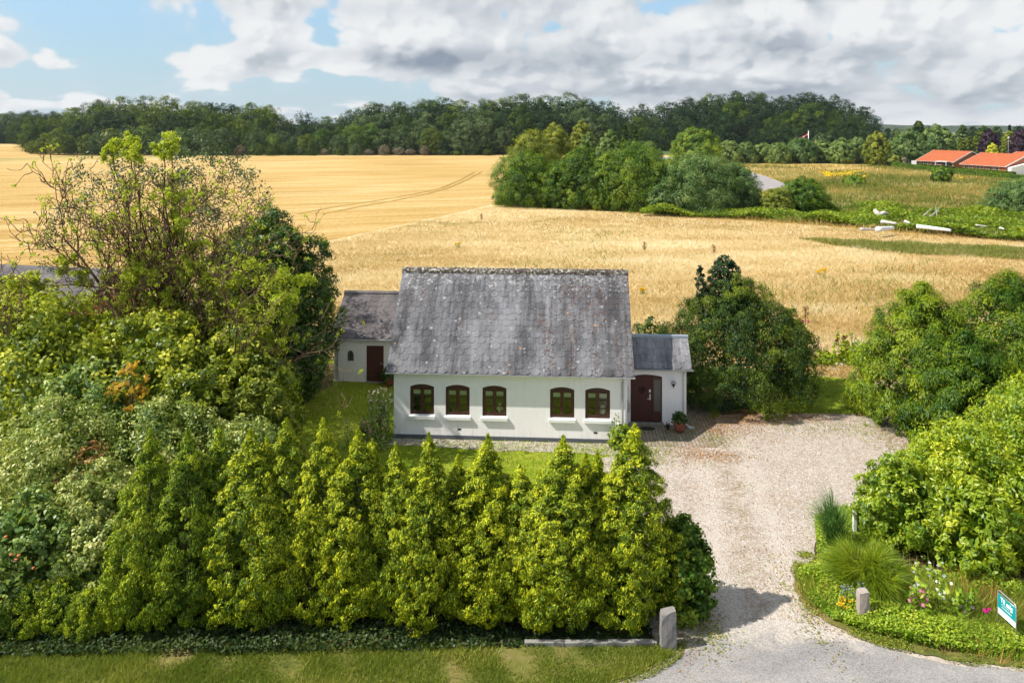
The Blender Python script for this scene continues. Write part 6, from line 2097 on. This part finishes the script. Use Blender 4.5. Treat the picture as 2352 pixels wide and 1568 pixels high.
for k, (px, yt, w, m, lb_) in enumerate([(1675, 328, 30, 'willow', 'pale willow scrub touching the round dark tree'), (1712, 331, 26, 'willow', 'pale green willow scrub, second from the round dark tree'), (1752, 334, 28, 'willow', 'flat topped willow scrub, third from the round dark tree'),
                                           (1790, 331, 26, 'willow', 'willow scrub before the flagpole'), (1840, 322, 38, 'bush_b', 'highest greyer willow scrub right under the flag'), (1890, 326, 30, 'willow', 'willow scrub just past the flagpole'),
                                           (1935, 322, 30, 'willow', 'willow scrub midway to the orange roofs'), (1970, 318, 26, 'bush_b', 'grey round willow by the yellow green tree')]):
    mid('willow_bush', lb_, px, yt, w, 0, m, 330 + k, n=1.0, ybase=377 - (k % 3), group=WG, Lf=0.9)
mid('pale_tree', 'pale olive round tree directly behind the flagpole', 1890, 309, 24, 330, 'forest_c', 345, f_round)
mid('purple_bush', 'small purple bush peeping up beside the flagpole', 1835, 312, 14, 320, 'purple', 346, f_dome, n=0.7)
mid('leafy_tree', 'yellow green tree at the end of the willow scrub', 2014, 306, 27, 255, 'bush_c', 347, f_egg)
RT = 'garden trees around the orange roofed houses'
for k, (px, yt, w, Y, m, f_, lb_) in enumerate([
        (2085, 300, 40, 265, 'bush_b', f_egg, 'largest grey green tree beside the first orange roof'), (2110, 277, 18, 350, 'forest_a', f_dome, 'dark tree standing highest above the first orange roof'),
        (2152, 291, 36, 285, 'bush_b', f_egg, 'broad green tree directly behind the first orange roof'), (2058, 297, 16, 400, 'forest_c', f_egg, 'distant grey green tree between the big wood and the garden trees'),
        (2212, 290, 19, 330, 'forest_c', f_egg, 'green tree behind the three narrow conifers'), (2180, 305, 14, 300, 'forest_b', f_egg, 'olive tree before the narrow conifers'),
        (2260, 293, 22, 420, 'forest_a', f_dome, 'green tree behind the first purple beech'), (2273, 301, 25, 300, 'purple', f_dome, 'purple leafed tree between the house ridges'),
        (2345, 300, 27, 280, 'purple', f_dome, 'purple leafed tree at the picture edge behind the lamp post'), (2319, 303, 20, 300, 'bush_c', f_egg, 'yellow green tree behind the lamp post'),
        (2319, 285, 8, 340, 'forest_d', f_cone, 'dark spruce tip above the yellow green tree'), (2279, 331, 15, 262, 'goldbush', f_dome, 'bright golden bush behind the second orange roof'),
        (2303, 332, 12, 262, 'bush_c', f_dome, 'brownish bush between the golden bush and the lamp post'), (2272, 321, 7, 275, 'forest_c', f_cone, 'small bluish conifer above the golden bush'),
        (2056, 358, 11, 262, 'bush_c', f_dome, 'pale yellow green bush at the hedge corner'), (2077, 363, 8, 262, 'forest_e', f_dome, 'brown shrub beside the pale hedge corner bush')]):
    mid('garden_tree', lb_, px, yt, w, Y, m, 350 + k, f_, n=0.75, group=RT)
for k, px in enumerate((2206, 2222, 2239)):
    mid('narrow_conifer', ['first of three narrow conifers from the big wood', 'middle one of three narrow conifers', 'last of three narrow conifers, nearest the purple tree'][k], px, 314, 6.5, 275, 'bush_c', 380 + k, f_egg, n=0.5, group='narrow conifers behind the roofs')
mid('meadow_bush', 'round dark green bush alone in the rough meadow', 2162, 389, 21, 0, 'bush_a', 390, f_round, n=0.8, ybase=422)
mid('meadow_bush', 'low spreading bush beside the yellow weeds', 1962, 408, 24, 0, 'bush_a', 391, n=0.8, ybase=428)
mid('willow_bush', 'grey green willow bush at the picture edge by the brambles', 2335, 420, 66, 0, 'bush_b', 392, n=1.2, ybase=501)
mid('willow_bush', 'taller grey willow bush cut by the picture edge', 2410, 412, 60, 0, 'bush_b', 393, n=1.0, ybase=480)
for k, (px, yt, w, Y, m) in enumerate([(2040, 296, 10, 700, 'forest_d'), (2130, 293, 14, 720, 'forest_d'), (2170, 294, 12, 650, 'forest_a'), (2235, 293, 14, 700, 'forest_d'), (2290, 292, 14, 640, 'forest_a'), (2340, 292, 16, 700, 'forest_d')]):
    mid('distant_tree', f'dark distant tree on the horizon, {ordinal(k + 1)} beyond the garden trees', px, yt, w, Y, m, 400 + k, n=0.5, group='dark trees on the horizon')

# clipped hedge in front of the houses
def clipped(name, label, pts, w, h, mat, seed, n=9000, L=0.4):
    t = thing(name, label, 'hedge', (*pts[0], 0))
    rg = np.random.default_rng(seed)
    p0 = Vector((*pts[0], 0))
    P, N = [], []
    pa = np.array(pts)
    sl = np.linalg.norm(np.diff(pa, axis=0), axis=1)
    cum = np.concatenate([[0], np.cumsum(sl)])
    s_ = rg.uniform(0, cum[-1], n)
    x, y = np.interp(s_, cum, pa[:, 0]), np.interp(s_, cum, pa[:, 1])
    i = np.clip(np.searchsorted(cum, s_) - 1, 0, len(sl) - 1)
    d = (pa[1:] - pa[:-1])[i] / sl[i][:, None]
    nn = np.stack([-d[:, 1], d[:, 0]], 1)
    face = rg.integers(0, 3, n)
    off = np.where(face == 0, -w / 2, np.where(face == 1, w / 2, rg.uniform(-w / 2, w / 2, n)))
    z = np.where(face == 2, h, rg.uniform(0.05, h, n)) + rg.normal(size=n) * 0.05
    P = np.stack([x + nn[:, 0] * off, y + nn[:, 1] * off, z], 1) - np.array(p0)
    N = np.where((face == 2)[:, None], np.array([0, 0, 1.0]), np.stack([nn[:, 0] * np.sign(off), nn[:, 1] * np.sign(off), np.zeros(n)], 1)) + rg.normal(size=(n, 3)) * 0.4
    quads('foliage', leafquads(P, unit(N), L, L * 0.7, rg), M[mat], np.clip(0.5 + rg.normal(size=n) * 0.15, 0, 1), t)
    mb = MB()
    for k in range(len(pts) - 1):
        a, b = Vector((*pts[k], 0)) - p0, Vector((*pts[k + 1], 0)) - p0
        q = Vector((-(b - a).y, (b - a).x, 0)).normalized() * (w * 0.42)
        v = [a - q, b - q, b + q, a + q]
        v = v + [u + Vector((0, 0, h * 0.95)) for u in v]
        mb.add(v, [(4, 5, 6, 7), (0, 1, 5, 4), (1, 2, 6, 5), (2, 3, 7, 6), (3, 0, 4, 7)])
    mb.build('branches', M['bark_dark'], t)
    return t


clipped('clipped_hedge', 'long clipped green hedge round the gardens of the orange roofed houses', A((2001, 381), (2050, 383), (2080, 387), (2160, 398), (2260, 407), (2352, 418), (2500, 438)), 1.2, 1.35, 'bush_a', 1, 16000)
clipped('clipped_hedge', 'short clipped garden hedge below the first orange roof', A((2110, 385), (2150, 389), (2190, 393)), 0.9, 1.1, 'forest_a', 2, 3500)
clipped('clipped_hedge', 'dark clipped garden hedge below the second orange roof', A((2200, 396), (2260, 401), (2330, 408)), 0.9, 1.3, 'forest_a', 3, 4500)


# orange roofed houses
def far_house(label, e0, e1, seed, white=False):
    e0, e1 = Vector((*e0, 0)), Vector((*e1, 0))
    d = (e1 - e0)
    Ln = d.length
    t = thing('bungalow', label, 'house', e0, math.atan2(d.y, d.x), 'orange roofed houses')
    # local x along the eave, y towards the ridge
    MB().box(0.5, Ln - 0.5, 0.6, 13.2, -0.1, 2.3).prism_x([(0.6, 2.3), (13.2, 2.3), (6.9, 5.2)], 0.5, Ln - 0.5).build('wall', M['red_brick'], t)
    r = MB()
    r.prism_x([(0, 2.12), (6.9, 5.28), (6.9, 5.44), (0, 2.28)], 0, Ln)
    r.prism_x([(6.9, 5.28), (13.8, 2.12), (13.8, 2.28), (6.9, 5.44)], 0, Ln)
    r.build('roof', M['tile'], t)
    bb = MB()
    for x0, x1 in ((Ln + 0.003, Ln + 0.06), (-0.06, -0.003)):
        bb.prism_x([(-0.05, 2.02), (6.9, 5.18), (6.9, 5.47), (-0.05, 2.30)], x0, x1)
        bb.prism_x([(6.9, 5.18), (13.85, 2.02), (13.85, 2.30), (6.9, 5.47)], x0, x1)
    bb.build('barge_board', M['white'], t)
    g_ = MB()
    gutter(g_, 0, Ln, -0.08, 2.2, 0.09)
    g_.build('gutter', M['white'], t)
    for k, (a, b, z0, z1) in enumerate([(1.2, 2.6, 0.8, 2.0), (3.4, 4.3, 0.8, 2.0), (5.6, 6.9, 0.8, 2.0), (8.2, 9.1, 0.1, 2.0), (10.2, 11.6, 0.8, 2.0), (12.3, 13.6, 0.3, 2.0)]):
        w = MB().box(a, b, 0.54, 0.60, z0, z1).build('window', M['white'], t)
        MB().box(a + 0.1, (a + b) / 2 - 0.04, 0.525, 0.54, z0 + 0.1, z1 - 0.1).box((a + b) / 2 + 0.04, b - 0.1, 0.525, 0.54, z0 + 0.1, z1 - 0.1).build('pane', M['blackpaint'], w)
    return t


h1 = far_house('orange tiled brick bungalow nearest the green trees', (125.3, 249), (129.3, 235), 1)
aw_ = MB().box(9.5, 13.5, -1.6, 0.5, 2.32, 2.42).box(9.5, 9.6, -1.6, -1.5, -0.1, 2.32).box(13.4, 13.5, -1.6, -1.5, -0.1, 2.32)
aw_.build('terrace_canopy', M['white'], h1)
MB().box(-2.2, -0.08, 0.4, 3.0, -0.1, 2.1).build('garden_room', M['zinc_pale'], h1)
h2 = far_house('orange tiled brick bungalow with the white garage end', (125.4, 224.7), (128.3, 208.6), 2)
MB().prism_x([(0.8, -0.1), (13.0, -0.1), (13.0, 2.0), (6.9, 3.3), (0.8, 2.0)], 16.0, 17.4).build('garage', M['white'], h2)
h3 = far_house('orange tiled bungalow just showing behind the second ridge', (140.6, 233), (143.5, 217), 3)
fa = thing('flat_roofed_shed', 'blue grey flat roof glimpsed between the field bushes', 'shed', (*at(1503, 385), 0))
MB().box(-3.2, 3.2, 0, 6, -0.1, 2.5).build('wall', M['grey_wood'], fa)
MB().prism_x([(-0.4, 2.5), (6.4, 2.9), (6.4, 3.05), (-0.4, 2.65)], -3.5, 8).build('roof', M['lead'], fa)

# flagpole, lamp post, pylons
X, Z = xz(1857, 301, 290)
fp = thing('flagpole', 'white flagpole with a red and white pennant above the willow scrub', 'flagpole', (X, 290, 0))
MB().tube([(0, 0, -0.1), (0, 0, Z)], [0.16, 0.10], 8).lathe([(0.001, 0), (0.16, 0.08), (0.001, 0.2)], (0, 0, Z), 8).build('pole', M['white'], fp, True)
fl = MB()
v = []
for i in range(9):
    q = i / 8
    for zz in (Z - 0.5 - q * 1.3, Z - 1.7 - q * 1.0):
        v.append((-q * 2.1, 0.25 * math.sin(q * 7), zz))
fl.add(v, [(2 * i, 2 * i + 2, 2 * i + 3, 2 * i + 1) for i in range(8)])
fl.build('pennant', M['redpaint'], fp)
wb = MB()
v = []
for i in range(9):
    q = i / 8
    for zz in (Z - 1.0 - q * 1.15, Z - 1.2 - q * 1.1):
        v.append((-q * 2.1, 0.25 * math.sin(q * 7) - 0.02, zz))
wb.add(v, [(2 * i, 2 * i + 2, 2 * i + 3, 2 * i + 1) for i in range(8)])
wb.build('pennant_stripe', M['white'], fp)
X, Z = xz(2316, 317, 236)
lp = thing('lamp_post', 'thin grey street lamp between the orange roof and the purple tree', 'street lamp', (X, 236, 0))
MB().tube([(0, 0, -0.1), (0, 0, Z - 0.4), (0.1, 0, Z - 0.1)], [0.13, 0.09, 0.08], 8).build('pole', M['galv'], lp, True)
MB().lathe([(0.001, 0), (0.22, 0.02), (0.30, 0.3), (0.16, 0.5), (0.001, 0.52)], (0.1, 0, Z - 0.2), 10).build('lamp_head', M['zinc_pale'], lp, True)
for k, px in enumerate((2284, 2339)):
    Yp = 1300
    X, Z = xz(px, 286, Yp)
    py_ = thing('pylon', ['fork topped power pylon on the horizon above the purple tree', 'fork topped power pylon on the horizon at the picture edge'][k], 'pylon', (X, Yp, 0), 0, 'power pylons')
    MB().tube([(0, 0, -1), (0, 0, 9)], [0.7, 0.5], 6).tube([(0, 0, 9), (-2.4, 0, 12), (-3.4, 0, Z)], 0.28, 5).tube([(0, 0, 9), (2.4, 0, 12), (3.4, 0, Z)], 0.28, 5).build('mast', M['zinc'], py_)
    MB().tube([(-4.4, 0, Z), (-2.6, 0, Z - 0.6)], 0.2, 5).tube([(4.4, 0, Z), (2.6, 0, Z - 0.6)], 0.2, 5).build('cross_arm', M['zinc'], py_)

# ------------------------------------------------------------------ woods
fk = []
for k in range(7):
    rg = np.random.default_rng(600 + k)
    t = thing('forest_tree', 'x', 'tree')
    f_ = (f_dome, f_egg, f_round, f_egg, f_dome, f_round, f_egg)[k]
    V, ti, C1 = crown(rg, 0.04, 1.0, lambda q: f_(q) * 0.40, 44, 0.12, 9, 0.052, 34, 0.019, 0.014, 0.3, inner=0.06, outw=0.7, tipc=0.5, form=1.5)
    quads('crown', V, M['forest_a'], ti, t)
    trunk(rg, 0.7, 0.02, t, M['bark_dark'], C1, nlimb=5)
    fk.append([t, False])


def plant(k, X, Y, h, w, mat, label, group, rz):
    root, used = fk[k]
    if not used:
        fk[k][1] = True
        root.location, root.rotation_euler, root.scale = (X, Y, 0), (0, 0, rz), (w, w, h)
        root['label'], root['group'] = label, group
        o = root
    else:
        o = tree_copy(root, (X, Y, 0), rz, (w, w, h), label, group)
    for ch in o.children:
        if ch.name.startswith('crown'):
            ch.material_slots[0].link = 'OBJECT'
            ch.material_slots[0].material = M[mat]
    return o


rf_ = random.Random(66)
COLN = {'forest_a': 'green', 'forest_b': 'olive green', 'forest_c': 'grey green', 'forest_d': 'dark green', 'forest_e': 'brownish bare', 'bush_a': 'fresh green'}


def row(prof, Y0, spacing, mats, group, where, hj=0.5, wf=1.08, dY=5, mass=False, minw=6, tops=None):
    """trees side by side; prof gives (px, y of the top) of the skyline"""
    px = prof[0][0]
    out, i = [], 0
    xs, ys = [p[0] for p in prof], [p[1] for p in prof]
    items = []
    while px < prof[-1][0]:
        Y = (Y0(px) if callable(Y0) else Y0) + rf_.uniform(-dY, dY)
        yt = float(np.interp(px, xs, ys)) + rf_.uniform(-hj, hj)
        X, Z = xz(px, yt, Y)
        w = max(minw, Z * wf * rf_.uniform(0.85, 1.2))
        mat = rf_.choice(mats(px) if callable(mats) else mats)
        items.append((X, Y, Z, w, mat))
        px += spacing * rf_.uniform(0.75, 1.25) * FPX / Y
    if mass:
        rg = np.random.default_rng(mass)
        Vs, Ts = [], []
        for X, Y, Z, w, mat in items:
            V, ti, _ = crown(rg, 0.08 * Z, Z, lambda q: f_dome(q) * w * 0.42, 34, w * 0.12, 7, w * 0.055, 22, Z * 0.024, Z * 0.018, 0.4, inner=0.05, form=1.5)
            Vs.append(V + np.array([X, Y, 0]))
            Ts.append(ti)
        return tag(quads('woodland', np.concatenate(Vs), M[mats[0]], np.concatenate(Ts)), kind='stuff')
    for X, Y, Z, w, mat in items:
        i += 1
        big = 'tall' if Z > 22 else 'low' if Z < 13 else 'rounded'
        plant(rf_.randrange(7), X, Y, Z, w, mat, f'{big} {COLN[mat]} tree, {ordinal(i)} along {where}', group, rf_.uniform(0, 6.28))


sky_l = [(80, 262), (130, 258), (180, 246), (230, 233), (300, 228), (380, 229), (450, 236), (500, 241), (550, 243), (600, 241), (634, 250)]
sky_m = [(650, 276), (700, 274), (760, 271), (800, 256), (850, 241), (930, 236), (960, 242), (990, 229), (1050, 240), (1100, 236), (1150, 226), (1200, 223), (1250, 229), (1290, 223), (1350, 231), (1400, 247)]
sky_r = [(1410, 250), (1440, 250), (1500, 246), (1540, 240), (1600, 226), (1700, 216), (1770, 216), (1800, 226), (1850, 219), (1900, 223), (1950, 236), (1985, 250), (2004, 268)]


def dn(p, d, x0=None, x1=None):
    q = [(a, b + d + 6 * math.sin(a * 0.05)) for a, b in p if (x0 is None or a >= x0) and (x1 is None or a <= x1)]
    return q


row(sky_l, 400, 11, ['forest_a', 'forest_a', 'forest_b', 'forest_d'], 'skyline trees of the first wood', 'the skyline of the wood beyond the twisted tree', 3)
row(dn(sky_l, 14), 386, 8, ['forest_a'], '', '', 3, mass=901)
row(dn(sky_l, 30), 374, 10, ['forest_a', 'forest_b', 'forest_a', 'forest_d'], 'middle trees of the first wood', 'the middle slope of the wood beyond the twisted tree', 5)
row([(75, 318), (130, 306), (200, 312), (300, 300), (400, 300), (500, 296), (640, 300)], 362, 7, ['forest_a', 'forest_b', 'bush_a', 'forest_c'], 'edge trees of the first wood', 'the field edge of the wood beyond the twisted tree', 10)
row(sky_m, 400, 10.5, ['forest_a', 'forest_a', 'forest_b', 'forest_d', 'forest_c'], 'skyline trees of the middle wood', 'the skyline of the middle wood above the cottage', 4)
row(dn(sky_m, 12), 388, 8, ['forest_d'], '', '', 3, mass=902)
row(dn(sky_m, 28), 376, 9.5, ['forest_a', 'forest_c', 'forest_c', 'forest_d', 'forest_a'], 'middle trees of the middle wood', 'the middle slope of the wood above the cottage', 8)
row([(648, 300), (720, 310), (800, 305), (900, 300), (1000, 305), (1080, 300), (1160, 300)], 366, 6.5, ['forest_c', 'forest_a', 'forest_c', 'bush_a', 'forest_b'], 'edge trees of the middle wood', 'the field edge of the middle wood', 16)
row([(480, 330), (560, 338), (640, 332), (720, 336), (800, 335), (860, 342), (960, 336), (1050, 342), (1150, 338)], 358, 6.5, ['forest_e', 'forest_c', 'bush_a', 'forest_a', 'forest_e'], 'low bushes at the wood edge', 'the low bushes before the middle wood', 8, wf=1.3)
row(sky_r, 470, 14, ['forest_d', 'forest_d', 'forest_a', 'forest_d'], 'skyline trees of the hill wood', 'the skyline of the dark wood behind the flagpole', 2)
row(dn(sky_r, 12), 458, 9, ['forest_d'], '', '', 3, mass=903)
row(dn(sky_r, 26), 446, 13, ['forest_d', 'forest_a', 'forest_d'], 'middle trees of the hill wood', 'the middle slope of the dark wood behind the flagpole', 6)
row(dn(sky_r, 50), 434, 12, ['forest_d', 'forest_a', 'forest_d'], 'edge trees of the hill wood', 'the near side of the dark wood behind the flagpole', 6)
row([(1400, 300), (1500, 296), (1640, 300), (1800, 296), (1990, 300)], 424, 8.5, ['forest_d'], '', '', 8, mass=904)
row([(-20, 264), (40, 262), (90, 263)], 520, 10, ['forest_a', 'forest_d'], 'far corner trees', 'the far wood at the picture corner', 3)
row([(-20, 285), (30, 290), (90, 280)], 480, 9, ['forest_c', 'forest_d', 'forest_a'], 'far corner edge trees', 'the edge of the far wood at the picture corner', 6)
# a bare topped tree standing over the wood edge
X, Z = xz(692, 256, 396)
dt = thing('bare_topped_tree', 'thin half bare tree standing alone above the wood skyline gap', 'tree', (X, 396, 0))
rgt = np.random.default_rng(5)
tmb = MB()
tips = []
tmb.tube([(0, 0, 0), (0, 0, Z * 0.6)], [0.4, 0.25], 6)
for k in range(5):
    grow(Vector((0, 0, Z * 0.55)), Vector((rgt.normal() * 0.8, 0, 1)).normalized(), Z * 0.4, 0.16, 2)
tmb.build('limbs', M['bark_dark'], dt)
tp = np.array([tuple(q) for q in tips])
i_ = np.repeat(np.arange(len(tp)), 12)
P = tp[i_] + rgt.normal(size=(len(i_), 3)) * 0.6
quads('crown', leafquads(P, unit(rgt.normal(size=P.shape)), 0.7, 0.4, rgt), M['forest_d'], np.full(len(P), 0.5), dt)

# ------------------------------------------------------------------ summer air
hm_, t_ = new_mat('summer_air')
pv_ = t_.n('ShaderNodeVolumePrincipled')
pv_.inputs['Color'].default_value = (0.84, 0.91, 1.0, 1)
pv_.inputs['Density'].default_value = 0.00007
pv_.inputs['Anisotropy'].default_value = 0.3
oo_ = t_.n('ShaderNodeOutputMaterial')
hm_.node_tree.links.new(pv_.outputs[0], oo_.inputs['Volume'])
tag(MB().box(-3200, 3300, -70, 3400, -2.0, 70).build('haze', hm_), kind='stuff')
sc.cycles.volume_bounces = 0
